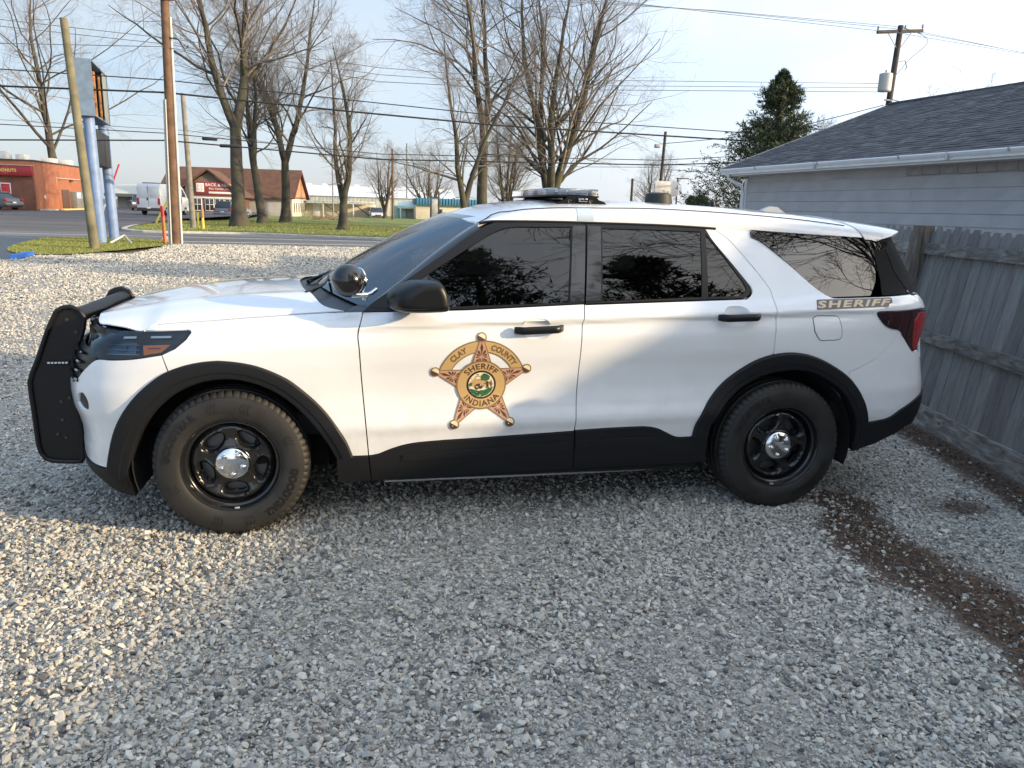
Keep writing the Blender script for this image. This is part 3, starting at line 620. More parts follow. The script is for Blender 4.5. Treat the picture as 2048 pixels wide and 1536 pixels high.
ROCK_R = [(1.778, .513), (1.938, .520), (2.123, .525), (2.185, .5234), (2.249, .5115), (2.318, .479), (2.373, .4551), (2.463, .455)]
HEAD = [(-.761, 1.056), (-.7275, 1.0476), (-.5877, 1.0419), (-.4624, 1.0444), (-.1763, 1.058), (-.163, 1.054), (-.1607, 1.0465), (-.1795, 1.0175), (-.2302, .974), (-.3003, .9422), (-.4277, .9213), (-.5481, .9116), (-.66, .9135), (-.70, .943), (-.775, .985)]
TAIL = [(3.5411, 1.1596), (3.5522, 1.165), (3.70, 1.168), (3.8523, 1.174), (3.9445, 1.164), (4.2, 1.15), (4.2, 1.06), (4.02, 1.06), (3.90, .935), (3.8786, .922), (3.8633, .9203), (3.80, .98), (3.745, 1.0362), (3.7091, 1.0594), (3.6497, 1.0693), (3.605, 1.0892), (3.5518, 1.1381)]
ARCH_FP = toward(ARCH_F, 0, .38, .014); ARCH_RP = toward(ARCH_R, 3.03, .38, .014)
def c(P, st=.02): return [tuple(q) for q in crom(P, st)]
CARROOT = empty('police_suv', (0, 0, 0))
tag(CARROOT, 'white police SUV with gold sheriff star on its door and black push bumper', 'police car')
def both(o): mirrored(o, CARROOT); return o
# doors, fenders, quarter panels
top_f = [(1.8094, 1.193), (1.1915, 1.163), (.657, 1.146)]
front_door = panel('front_door', chart_S, c(DOOR_F)+c(ROCK_F)+c(B_LINE[::-1])+top_f[1:-1], PAINT, CARROOT)
arch_door = [q for q in c(ARCH_RP) if q[0] < 2.905]
rear_door = panel('rear_door', chart_S, c(B_LINE)[:-1]+c(ROCK_R)+arch_door[1:]+c(C_LOW[::-1])[:-1]+c(C_UP[::-1])+[(2.558, 1.606)]+c([(2.5557, 1.6015), (2.595, 1.53), (2.69, 1.41), (2.7816, 1.2913), (2.786, 1.276), (2.784, 1.2628), (2.768, 1.245), (2.7402, 1.2283)])+[(1.8156, 1.192)], PAINT, CARROOT)
fend_top = [(x, float(beltz(x))-.001) for x in np.linspace(-.325, .64, 40)]
fender = panel('fender', chart_S, [(-.2625, .845), (-.265, .862), (-.292, .944)]+c([(-.2302, .974), (-.1795, 1.0175), (-.1607, 1.0465), (-.163, 1.054), (-.1763, 1.058)])+[(-.40, 1.048)]+c([(-.40, 1.05), (-.37, 1.067), (-.327, 1.076)])+fend_top+c(DOOR_F)+[(.585, .404)]+[q for q in c(ARCH_FP)[::-1] if q[0] > -.256], PAINT, CARROOT, hb=.014)
bump_top = c([(-.292, .944), (-.4277, .9213), (-.5481, .9116), (-.62, .911), (-.6643, .8967), (-.7374, .849), (-.83, .7835), (-.95, .745)])+[(-1.62, .74)]
FOG = c([(-.80, .72), (-.7377, .7344), (-.7002, .6959), (-.7155, .6483), (-.7829, .651), (-.8201, .674)], .01)
front_bumper = panel('front_bumper', chart_S, bump_top+[(-1.62, .36), (-.95, .36), (-.80, .352)]+[q for q in c(ARCH_FP) if q[0] < -.27]+[(-.2625, .845)], PAINT, CARROOT, hb=.016, holes=[FOG])
panel('fog_lamp_insert', chart_S, FOG, SATINB, front_bumper, off=-.012, gap=-.004, flange=0)
QG = c([(2.835, 1.5605), (2.90, 1.53), (3.0237, 1.4331), (3.12, 1.345), (3.1896, 1.283), (3.2448, 1.2478), (3.2682, 1.2402), (3.30, 1.2395)])
quarter = panel('quarter_panel', chart_S, c(C_LOW[::-1])[:-1]+c(C_UP[::-1])+[(2.66, 1.612), (2.75, 1.608), (2.835, 1.60)]+QG+[(3.5887, 1.2474), (3.8323, 1.2573)]+c([(3.86, 1.25), (3.91, 1.225), (3.925, 1.18)])+[(3.8523, 1.174)]+c([(3.70, 1.168), (3.5522, 1.165), (3.5411, 1.1596), (3.5518, 1.1381), (3.605, 1.0892), (3.6497, 1.0693), (3.7091, 1.0594), (3.745, 1.0362)])+[(3.745, 1.033), (3.5722, .889), (3.4377, .829), (3.405, .822)]+[(3.40, .790), (3.385, .792)]+[q for q in c(ARCH_RP)[::-1] if 2.907 < q[0] < 3.37], PAINT, CARROOT)
rear_bumper = panel('rear_bumper', chart_S, [(3.405, .822), (3.4377, .829), (3.5722, .889), (3.745, 1.033), (3.80, .98), (3.8633, .9203), (3.92, .93), (4.0, .86), (4.9, .84), (4.9, .68), (4.05, .68)]+c([(3.9326, .6412), (3.86, .61), (3.786, .5751), (3.74, .545), (3.6951, .5262), (3.6351, .517)])+[q for q in c(ARCH_RP)[::-1] if q[0] > 3.385], PAINT, CARROOT)
liftgate = panel('liftgate', chart_S, [(4.03, 1.10), (4.9, 1.10), (4.9, .85), (4.03, .868)], PAINT, CARROOT)
panel('liftgate_upper', chart_S, [(3.93, 1.178), (4.2, 1.16), (4.9, 1.16), (4.9, 1.265), (3.86, 1.252), (3.915, 1.225)], PAINT, CARROOT, gap=.002)
for o in (fender, front_bumper, rear_bumper, liftgate): both(o)
# fuel flap
fl = c([(3.1218, 1.1298), (3.1464, 1.1454), (3.21, 1.146), (3.2764, 1.1427), (3.295, 1.12), (3.3131, 1.0567), (3.3129, 1.0194), (3.2842, 1.0065), (3.23, 1.0055), (3.1766, 1.0075), (3.1347, 1.0578)], .01)
flr = np.array(fl)
g = panel('fuel_flap_gap', chart_S, fl, DARK, quarter, off=.0012, gap=0, flange=0, ha=.02, hb=.012)
panel('fuel_flap', chart_S, fl, PAINT, quarter, off=.0026, gap=.004, flange=.002, ha=.02, hb=.012)
# dark shell behind the panel gaps
shell = panel('inner_shell', chart_S, c([(-.26, .80), (-.15, .98), (-.10, 1.03), (.2, 1.07), (.6, 1.11), (1.8, 1.16), (2.6, 1.19), (2.86, 1.20), (3.5, 1.10), (3.7, 1.0), (3.62, .62)])+[q for q in c([(p[0], p[1]+.03) for p in ARCH_R])[::-1]]+[(2.40, .40), (.66, .38)]+[q for q in c([(p[0], p[1]+.03) for p in ARCH_F])[::-1] if q[0] > -.24], DARK, CARROOT, off=-.02, gap=0, flange=0); both(shell)
# cladding: arches, sills, lips
def arch_clad(name, outer, inner, parent):
    A = np.array(crom(outer, .03)); Bq = np.array(crom(inner, .03)); n = 60
    def res(Q):
        d = np.r_[0, np.cumsum(np.linalg.norm(np.diff(Q, axis=0), axis=1))]; t = np.linspace(0, d[-1], n); return np.stack([np.interp(t, d, Q[:, 0]), np.interp(t, d, Q[:, 1])], 1)
    A, Bq = res(A), res(Bq); V = []; F = []
    prof = [(0., -.004), (.02, .010), (.10, .017), (.45, .019), (.62, .017), (.66, .013), (.92, .010), (1.0, .002), (1.02, -.03), (1.03, -.07)]
    for t, o in prof:
        q = A*(1-t)+Bq*t; X, N = ev(chart_S, q[:, 0], q[:, 1], o); V += X.tolist()
    for i in range(len(prof)-1):
        for j in range(n-1): F.append((i*n+j, i*n+j+1, (i+1)*n+j+1, (i+1)*n+j))
    o = mesh_obj(name, V, F, CLAD, parent); o.data.shade_smooth(); o.data.set_sharp_from_angle(angle=R_(28)); return o
both(arch_clad('wheel_arch_trim', ARCH_F, ARCH_F_IN, CARROOT)); both(arch_clad('wheel_arch_trim', ARCH_R, ARCH_R_IN, CARROOT))
def clad(name, loop, parent=CARROOT, off=.008, **k): return both(panel(name, chart_S, loop, CLAD, parent, off=off, flange=.03, ha=.03, hb=.01, **k))
clad('sill_trim', [(.5117, .404), (.6765, .404), (.69, .258), (.515, .252)])
clad('sill_trim', c(ROCK_F)+[(1.7821, .373), (1.79, .284), (.9722, .259), (.69, .258)])
clad('sill_trim', c(ROCK_R)+[(2.56, .449), (2.571, .285), (2.545, .292), (1.79, .284), (1.782, .373)])
for L in ([(.845, .385), (.856, .404), (1.769, .4525), (1.773, .402), (.862, .374)], [(1.785, .457), (2.215, .4627), (2.265, .45), (2.278, .434), (2.262, .413), (1.79, .4175)]):
    both(panel('sill_step', chart_S, L, CLAD, CARROOT, off=.015, gap=0, flange=.008, ha=.03, hb=.008, step=.01))
clad('front_lip', [(-1.62, .362), (-.95, .36), (-.80, .352), (-.66, .345), (-.507, .352), (-.521, .24), (-.53, .19), (-.66, .20), (-1.62, .215)])
clad('rear_lip', c([(3.50, .508), (3.578, .5116), (3.6951, .5262), (3.74, .545), (3.786, .5751), (3.86, .61), (3.9326, .6412), (4.05, .675)])+[(4.9, .675), (4.9, .46), (4.0, .47), (3.895, .462), (3.848, .4335), (3.668, .3616), (3.53, .318)])
# glasshouse side
F_TRIM = [(.6577, 1.1507), (.734, 1.2109), (.9077, 1.3244), (1.1074, 1.4589), (1.20, 1.522), (1.2732, 1.5677), (1.3462, 1.5986), (1.3981, 1.607), (1.5, 1.610), (1.855, 1.610)]
F_GLASS = c([(.848, 1.2404), (.9454, 1.3066), (1.1047, 1.4052), (1.2691, 1.5071), (1.3319, 1.5431), (1.3948, 1.5688), (1.4673, 1.5803), (1.56, 1.583)])+[(1.7704, 1.5869), (1.7219, 1.1999), (1.0732, 1.174), (.80, 1.162)]
ft = panel('window_frame', chart_U, c(F_TRIM)+[(1.8094, 1.195), (1.1915, 1.165), (.6577, 1.146)], RUBBER, front_door, holes=[np.array(F_GLASS)], off=.004, gap=.001, flange=.03, ha=.03)
panel('window', chart_U, F_GLASS, SIDEGLASS, front_door, off=-.002, gap=-.004, flange=0, ha=.08, hb=.05)
panel('pillar_trim', chart_U, [(1.779, 1.592), (1.852, 1.594), (1.806, 1.206), (1.729, 1.203)], GLOSSB, front_door, off=.009, gap=0, flange=.005, ha=.02)
panel('mirror_sail', chart_U, [(.70, 1.165), (.78, 1.225), (.848, 1.2404), (.88, 1.2), (.86, 1.162)], SATINB, front_door, off=.008, gap=0, flange=.01)
R_OUT = [(1.860, 1.612), (2.25, 1.611), (2.5557, 1.6035)]+c([(2.5557, 1.6015), (2.595, 1.53), (2.69, 1.41), (2.7816, 1.2913), (2.786, 1.276), (2.784, 1.2628), (2.768, 1.245), (2.7402, 1.2283)])+[(1.8156, 1.194)]
R_GLASS = [(1.9473, 1.5845), (2.25, 1.5845), (2.526, 1.581), (2.4837, 1.2326), (1.9086, 1.209)]
Q_GLASS = [(2.5527, 1.57)]+c([(2.5527, 1.57), (2.6362, 1.4617), (2.75, 1.3025)])+c([(2.7593, 1.278), (2.75, 1.262), (2.7086, 1.2403)])+[(2.5205, 1.2336)]
panel('window_frame', chart_U, R_OUT, RUBBER, rear_door, holes=[np.array(R_GLASS), np.array(Q_GLASS)], off=.004, gap=.001, flange=.03, ha=.03)
panel('window', chart_U, R_GLASS, SIDEGLASS, rear_door, off=-.002, gap=-.004, flange=0, ha=.08, hb=.05)
panel('quarter_light', chart_U, Q_GLASS, SIDEGLASS, rear_door, off=-.002, gap=-.004, flange=0, ha=.08, hb=.05)
panel('pillar_trim', chart_U, [(1.864, 1.594), (1.938, 1.592), (1.900, 1.212), (1.817, 1.208)], GLOSSB, rear_door, off=.009, gap=0, flange=.005, ha=.02)
S_GLASS = QG+[(3.5887, 1.2474), (3.8323, 1.2573)]+c([(3.80, 1.32), (3.7597, 1.377), (3.745, 1.45), (3.7266, 1.5148), (3.70, 1.535), (3.66, 1.5458)])+[(3.5838, 1.568), (3.17, 1.578), (2.84, 1.592)]
panel('glass_seat', chart_S, S_GLASS, SATINB, quarter, off=-.05, gap=-.01, flange=0)
panel('side_window', chart_U, S_GLASS, PRIVACY, quarter, off=.008, gap=-.004, flange=0, ha=.05, hb=.03)
panel('glass_border', chart_S, [(3.642, 1.545), (3.70, 1.535), (3.7266, 1.5148), (3.745, 1.45), (3.7597, 1.377), (3.8323, 1.2573), (3.60, 1.2505), (3.632, 1.33)], mat('matte_black', (.004, .004, .0045), .75, spec=.15), quarter, off=.004, gap=.001, flange=.006)
for k, (q0, q1) in enumerate((((3.555, 1.548), (3.648, 1.36)), ((3.655, 1.544), (3.80, 1.29)))):
    a = np.linspace(0, 1, 8); X, _ = ev(chart_S, q0[0]+(q1[0]-q0[0])*a, q0[1]+(q1[1]-q0[1])*a, .001); tube('seam', X.tolist(), .0022, RUBBER if k == 0 else CHROME, quarter, 5)
# roof
t_fr = [(1.262, .0), (1.2666, .08), (1.262, .35), (1.25, .55), (1.21, .75), (1.13, 1.0), (1.21, 1.25), (1.25, 1.45), (1.262, 1.65), (1.2666, 1.92), (1.262, 2.0)]
roof = panel('roof', chart_T2, t_fr+[(2.0, 2.0), (3.59, 2.0), (3.52, 1.65), (3.47, 1.4), (3.47, 1.0), (3.47, .6), (3.52, .35), (3.59, 0.), (2.8, 0.), (2.0, 0.)], PAINT, CARROOT, up=True, ha=.06, hb=.03, step=.03, gap=.0, flange=.02)
GX = [1.3588, 1.45, 1.8063, 2.2517, 2.7111, 3.1836, 3.45]; GT_ = [.515, .43, .365, .42, .45, .425, .37]
for sg in (0, 1):
    xs = np.linspace(1.262, 3.47, 50); ts = np.r_[np.interp(xs, [1.262, 1.3588], [.16, .515])[:4], pchip(GX, GT_, xs[4:])]
    X, N = ev(chart_T2, xs, (2-ts) if sg else ts, .0006, True); tube('roof_seam', X.tolist(), .004, RUBBER, roof, 5)
sp = panel('spoiler', chart_T2, [(3.475, .6), (3.525, .35), (3.60, .0), (3.66, .0), (3.80, .18), (3.90, .4), (3.95, .7), (3.97, 1.0), (3.95, 1.3), (3.90, 1.6), (3.80, 1.82), (3.66, 2.), (3.60, 2.), (3.525, 1.65), (3.475, 1.4), (3.475, 1.0)], mat('spoiler_shade_grey', (.62, .64, .67), .35, coat=1.), CARROOT, up=True, ha=.05, hb=.04, off=.004, gap=.002, flange=.035)  # body white greyed: the spoiler's shade is put into its colour
# drip moulding above the doors
xs = np.linspace(1.27, 2.62, 40); X, N = ev(chart_T2, xs, xs*0, .002, True); both(tube('drip_rail', X.tolist(), .008, RUBBER, CARROOT, 6))
# pale strip of the roof-bar strap
panel('roof_strap', chart_T2, [(1.812, .345), (1.899, .355), (1.905, .045), (1.8116, .04)], mat('strap', (.50, .60, .70), .25, coat=.5), roof, up=True, off=.0025, gap=0, flange=.002)
# bonnet
_hp = chart_S(np.array([-.45, -.52, -.60, -.67, -.72]), np.array([1.043, 1.042, 1.0415, 1.043, 1.046]))
hx = [(-.325, -.85), (-.36, -.868), (-.40, -.875)]+[(float(q[0])+.004, float(q[1])+.006) for q in _hp]+[(-.645, -.67), (-.672, -.55), (-.735, -.3), (-.775, 0.)]
hr = [(.300, 0.), (.3106, -.18), (.345, -.4226), (.405, -.611), (.4453, -.746), (.490, -.805), (.567, -.848)]
edge = c(hx)+[(x, -y) for x, y in c(hx)[::-1][1:]]
back = [(x, -y) for x, y in c(hr)[::-1]]+c(hr)[1:]
hood = panel('bonnet', chart_H, edge+[(0., .85), (.3, .85)]+back+[(.3, -.85), (0., -.85)], PAINT, CARROOT, up=True, ha=.03, hb=.05, gap=.003, flange=.007)
# windscreen, pillars, cowl
b_ = np.linspace(0, 1.05, 16); a_ = np.linspace(-1, 1, 33)
A_, B_ = np.meshgrid(a_, b_, indexing='ij'); X = chart_W(A_.ravel(), B_.ravel()); F = [(i*16+j, i*16+j+1, (i+1)*16+j+1, (i+1)*16+j) for i in range(32) for j in range(15)]
wind = mesh_obj('windscreen', X, F, SCREEN, CARROOT, smooth=True)
fb = np.array(crom(F_TRIM[:7], .02)); d = np.r_[0, np.cumsum(np.linalg.norm(np.diff(fb, axis=0), axis=1))]; tt = np.linspace(0, d[-1], 24)
lowc = chart_U(np.interp(tt, d, fb[:, 0]), np.interp(tt, d, fb[:, 1])); upc = chart_W(np.full(24, -1.), np.linspace(-.03, 1.0, 24))
both(strip('pillar_cover', upc, lowc, .012, GLOSSB, CARROOT, out=(-.35, -.75, .55)))
hrd = np.array([(x, y) for x, y in c(hr)[::-1]]); yy = np.linspace(-.848, .848, 60)
hxr = np.interp(np.abs(yy), -np.array([q[1] for q in c(hr)]), np.array([q[0] for q in c(hr)]))
up1 = chart_H(hxr, yy); up1[:, 2] -= .012; up1[:, 0] -= .02
dn1 = chart_W(yy/.815*.985, np.full(60, .0)); dn1[:, 2] -= .004; dn1[:, 0] += .03
strip('cowl', up1, dn1, -.02, SATINB, CARROOT, out=(0, 0, 1))
cw = [tuple(v) for v in chart_H(np.array([.47, .52, .567, .60]), np.array([-.80, -.83, -.852, -.86]))]
dc = chart_S(np.linspace(.56, .70, 8), np.array([float(beltz(q))-.006 for q in np.linspace(.56, .70, 8)])); uc = chart_W(np.linspace(-.90, -1.02, 8), np.linspace(0, .03, 8))
both(strip('cowl_corner', uc, dc, .004, SATINB, CARROOT, out=(0, 0, 1)))
for pts in ([(.36, -.55, 1.205), (.45, -.40, 1.235), (.47, .05, 1.262), (.46, .35, 1.255)], [(.34, .02, 1.215), (.44, .12, 1.25), (.46, .62, 1.225)]):
    wp = tube('wiper', crom(pts, .05), [.007]*len(crom(pts, .05)), SATINB, CARROOT, 6)
    tube('wiper_arm', [(pts[0][0], pts[0][1], pts[0][2]-.01), pts[1]], [.014, .008], SATINB, wp, 6)

# rear glass
_ra = np.array([(3.63, 1.575), (3.69, 1.548), (3.7266, 1.5148), (3.745, 1.45), (3.7597, 1.377), (3.80, 1.31), (3.8323, 1.2573)]); _rA, _ = ev(chart_S, _ra[:, 0], _ra[:, 1], .006)
_rt = np.linspace(0, 1, 7); _rB = np.stack([3.84+.13*_rt, -.60-.13*_rt, 1.575-.31*_rt], 1)
rbox('spoiler_base', (3.69, 0, 1.532), (.13, 1.385, .05), mat('matte_black'), CARROOT, .01)
both(strip('rear_pillar', _rA, _rB, .012, mat('matte_black'), CARROOT, out=(.6, -.7, .2)))
rg = [(b[0]+.05*(1-(y)**2), b[1]*-y if y > 0 else b[1]*-y, b[2]) for y in np.linspace(-1, 1, 13) for b in _rB]
mesh_obj('rear_window', rg, [(i*7+j, i*7+j+1, (i+1)*7+j+1, (i+1)*7+j) for i in range(12) for j in range(6)], mat('rear_glass', (.006, .0065, .007), .3, spec=.3), CARROOT, smooth=True)
# door handles
def handle(x0, x1, z0, z1, parent, key):
    n = 14; V = []; F = []
    for i in range(n+1):
        t = i/n; x = x0+(x1-x0)*t; z = z0+(z1-z0)*t; b0 = chart_S(np.array([x]), np.array([z]))[0]
        e = min(1, math.sin(math.pi*min(max(t, .0), 1))*3.2+.35); hh = .021*(.75+.25*e); dd = .012+.038*min(1, math.sin(math.pi*t)*2.2)
        for k in range(10):
            a = 2*math.pi*k/10; V.append((x, b0[1]-dd+.016*math.cos(a)*(.7+.3*e), z+hh*math.sin(a)))
    for i in range(n):
        for k in range(10): F.append((i*10+k, i*10+(k+1) % 10, (i+1)*10+(k+1) % 10, (i+1)*10+k))
    F += [tuple(range(10)), tuple(n*10+k for k in range(10))]
    h = mesh_obj('handle', V, F, SATINB, parent); h.data.shade_smooth(); h.data.set_sharp_from_angle(angle=R_(60))
    cx, cz = (x0+x1)/2-.01, (z0+z1)/2
    lp = [(cx+.075*math.copysign(abs(math.cos(t))**.7, math.cos(t)), cz+.055*math.copysign(abs(math.sin(t))**.7, math.sin(t))) for t in np.linspace(0, 2*math.pi, 33)[:-1]]
    P_ = np.array(lp); V2, F2 = tri2d(P_, [], .02, .02); r = np.sqrt(((V2[:, 0]-cx)/.075)**2+((V2[:, 1]-cz)/.055)**2)
    X, N = ev(chart_S, V2[:, 0], V2[:, 1], .0012); X = X  # shallow scoop: normals tilt as in a dished cup
    dish = np.clip(1-r, 0, 1)[:, None]; cu = mesh_obj('handle_cup', X, F2, PAINT, parent, smooth=True)
    nn = N.copy(); nn[:, 0] -= (V2[:, 0]-cx)/.075*.5; nn[:, 2] -= (V2[:, 1]-cz)/.055*.75; nn /= np.linalg.norm(nn, axis=1)[:, None]
    if area2(V2[F2[0]])*1 > 0 and True:
        fn = np.cross(X[F2[0][1]]-X[F2[0][0]], X[F2[0][2]]-X[F2[0][0]])
        if (fn*N[F2[0][0]]).sum() < 0: cu.data.flip_normals()
    cu.data.normals_split_custom_set_from_vertices([tuple(q) for q in nn])
    if key:
        b0 = chart_S(np.array([x1-.02]), np.array([z1]))[0]; lathe('key_lock', [(.0, -.004), (.010, -.004), (.012, 0), (.012, .01)], CHROME, h, 16, loc=(x1-.022, b0[1]-.033, z1))
handle(1.421, 1.681, 1.0655, 1.077, front_door, True); handle(2.549, 2.794, 1.1342, 1.1418, rear_door, False)
both(front_door); both(rear_door); both(quarter)
# mirror
MO = [(.793, 1.253), (.826, 1.286), (.888, 1.316), (.937, 1.324), (1.008, 1.322), (1.033, 1.296), (1.05, 1.255), (1.057, 1.205), (1.051, 1.175), (.98, 1.168), (.875, 1.166), (.814, 1.174), (.789, 1.203)]
mo = np.array(crom(MO, .012, True)); cen = np.array((.95, 1.243)); V = []; F = []; lev = [(-1.0, 0.0), (-1.0, .0)]
prof = [(-1.172, .50), (-1.170, .68), (-1.160, .82), (-1.145, .90), (-1.12, .96), (-1.08, 1.0), (-1.04, .985), (-1.0, .93), (-.98, .86), (-.965, .72)]
for y, k in prof:
    for q in mo:
        dx = (y+1.08)*.35; V.append((cen[0]+(q[0]-cen[0])*k+(-dx if y > -1.08 else -dx*.8)-.0, y, cen[1]+(q[1]-cen[1])*k))
n = len(mo)
for i in range(len(prof)-1):
    for j in range(n): F.append((i*n+j, i*n+(j+1) % n, (i+1)*n+(j+1) % n, (i+1)*n+j))
F += [tuple(range(n)), tuple((len(prof)-1)*n+j for j in range(n))]
mir = mesh_obj('door_mirror', V, F, SATINB, CARROOT); mir.data.shade_smooth(); mir.data.set_sharp_from_angle(angle=R_(45))
bm = bmesh.new(); add_box(bm, (.865, -.94, 1.185), (.12, .14, .04), None, .012); bm_obj('mirror_arm', bm, SATINB, mir, angle=40)
tube('mirror_seam', [(.80, -1.165, 1.195), (.90, -1.178, 1.193), (1.0, -1.165, 1.196)], .002, RUBBER, mir, 4)
both(mir)
# spot lamp
spot = lathe('spotlight', [(0, -.082)]+[(.082*math.sin(t), -.082*math.cos(t)) for t in np.linspace(.15, 2.25, 22)]+[(.066, .055), (.066, .062), (.0, .058)], mat('spot_black', (.008, .008, .009), .16, coat=.5), CARROOT, 40, 'z')
spot.location = (.587, -.90, 1.301); spot.rotation_euler = Vector((.8, .58, -.1)).to_track_quat('Z', 'Y').to_euler()
lathe('lamp_rim', [(.064, .05), (.070, .052), (.071, .060), (.064, .064)], CHROME, spot, 32, 'z')
for pts, r in (([(.605, -.925, 1.262), (.602, -.93, 1.233)], .016), ([(.600, -.93, 1.232), (.64, -.92, 1.231), (.678, -.90, 1.229)], .014), ([(.675, -.90, 1.229), (.70, -.89, 1.238), (.728, -.875, 1.258)], .011), ([(.672, -.90, 1.226), (.665, -.895, 1.205)], .012)):
    tube('spotlight_arm', pts, r, CHROME, CARROOT, 12)
# headlamp
HEADLOOP = c(HEAD[:5], .02)+HEAD[5:7]+c(HEAD[6:], .02)
hl = panel('headlight', chart_S, HEADLOOP, mat('lamp_bowl', (.010, .012, .018), .45), CARROOT, off=-.016, gap=.0, flange=0, ha=.03)
panel('lens', chart_S, HEADLOOP, CLEAR, hl, off=.002, gap=.003, flange=.02, ha=.03)
panel('reflector', chart_S, [(-.60, 1.0), (-.42, 1.0), (-.42, .945), (-.55, .935), (-.60, .945)], mat('lamp_reflector', (.10, .11, .13), .15, .8), hl, off=-.012, gap=0, flange=.004)
panel('projector', chart_S, [(-.495+.03*math.cos(t), .970+.020*math.sin(t)) for t in np.linspace(0, 6.283, 17)[:-1]], mat('projector', (.05, .06, .08), .05, .3), hl, off=-.006, gap=0, flange=.006)
AMB = mat('amber_lens', (.95, .27, .03), .3)
panel('indicator', chart_S, [(-.3848, .9873), (-.2521, .9935), (-.2959, .955), (-.3794, .9402)], AMB, hl, off=-.008, gap=.0, flange=.006)
panel('marker', chart_S, [(-.36, .977), (-.30, .979), (-.30, .972), (-.36, .970)], mat('amber_dark', (.35, .07, .02), .2), hl, off=-.006, gap=0, flange=.002)
for L in ([(-.503, 1.023), (-.429, 1.027), (-.429, 1.018), (-.503, 1.014)], [(-.3505, 1.031), (-.2516, 1.034), (-.2516, 1.025), (-.3505, 1.022)]):
    panel('led_strip', chart_S, L, mat('led_strip', (.75, .76, .78), .25), hl, off=-.006, gap=0, flange=.003)
for zz_ in (.985, .962, .940): panel('lamp_fin', chart_S, [(-.585, zz_), (-.40, zz_+.004), (-.40, zz_+.001), (-.585, zz_-.004)], mat('lamp_fin', (.22, .24, .28), .2, .9), hl, off=-.004, gap=0, flange=.006, hb=.004)
both(hl)
# tail lamp
tl = panel('tail_light', chart_S, [(q[0], q[1]) for q in TAIL], mat('tail_dark', (.030, .004, .005), .06, coat=1.), CARROOT, off=.004, gap=.002, flange=.02)
panel('red_lens', chart_S, [(3.8335, 1.1044), (3.878, 1.1515), (3.9428, 1.153), (4.2, 1.145), (4.2, 1.07), (4.02, 1.07), (3.8781, .9303), (3.862, .94)], mat('tail_red', (.33, .012, .014), .08, coat=1.), tl, off=.007, gap=0, flange=.004)
panel('lamp_border', chart_S, c([(3.548, 1.162), (3.5411, 1.1596), (3.5518, 1.1381), (3.605, 1.0892), (3.6497, 1.0693), (3.7091, 1.0594)])+[(3.70, 1.072), (3.655, 1.082), (3.615, 1.10), (3.572, 1.142), (3.566, 1.163)], GLOSSB, tl, off=.006, gap=0, flange=.004)
both(tl)
# grille
panel('lamp_surround', chart_S, [(-1.62, 1.0), (-.86, 1.0), (-.70, 1.035), (-.5, 1.035), (-.5, .92), (-.70, .90), (-1.62, .90)], GLOSSB, CARROOT, off=-.03, gap=0, flange=.02)
gr = panel('grille', chart_S, [(-1.62, .955), (-.80, .955), (-.775, .975), (-.70, .935), (-.66, .905), (-.7374, .845), (-.83, .778), (-.95, .74), (-1.62, .735)], SATINB, CARROOT, off=-.012, gap=0, flange=.01); both(gr)
for z in (.785, .83, .875, .92):
    ss = np.linspace(-1.62, -.80, 16); X, N = ev(chart_S, ss, ss*0+z, .0); both(tube('grille_bar', X.tolist(), .009, GLOSSB, CARROOT, 6))
# push bumper
PB = mat('powder_black', (.008, .008, .009), .42, bump=(700, .1, .0005), spec=.35)
PL = [(-.906, 1.084), (-.873, 1.103), (-.838, 1.109), (-.797, 1.092), (-.773, 1.05), (-.784, .995), (-.813, .91), (-.833, .847), (-.865, .721), (-.858, .632), (-.855, .543), (-.845, .40), (-.842, .29), (-.856, .263), (-1.0, .272), (-1.03, .287), (-1.05, .32), (-1.058, .361), (-1.062, .508), (-1.067, .708), (-1.052, .755), (-1.016, .833), (-.957, .98), (-.927, 1.042)]
push = empty('push_bumper'); push.parent = CARROOT
plo = [tuple(q) for q in crom(PL, .03, True)]
for sg in (-1, 1):
    pp = prism('side_plate', plo, sg*.45, sg*.462, PB, push, .004)
    rim = [(x, sg*.466, z) for x, z in plo]+[(plo[0][0], sg*.466, plo[0][1])]
    tube('plate_rim', rim, .013, PB, push, 8)
    for x, z in ((-.862, 1.04), (-.822, .975), (-.93, .50), (-.96, .42), (-.92, .40), (-.925, .60), (-.885, .62)):
        lathe('bolt', [(0, -.004), (.008, -.004), (.010, 0)], mat('bolt', (.08, .08, .08), .4, .8), push, 10, loc=(x, sg*.462-(.001 if sg < 0 else -.001), z))
    rbox('plate_light', (-.922, sg*.466, .812), (.115, .012, .020), SATINB, push, .004)
    for k in range(6): rbox('led', (-.965+k*.0172, sg*.4725, .812), (.012, .003, .009), mat('led_strip'), push, .001)
tube('top_tube', [(-.825, -.45, 1.055), (-.825, .45, 1.055)], .040, PB, push, 20)
for z in (.78, .42):
    rbox('cross_bar', (-.90, 0, z), (.05, .90, .16 if z > .6 else .10), PB, push, .01)
for y in (-.25, .25): rbox('bracket', (-.86, y, .50), (.08, .05, .5), PB, push, .008)
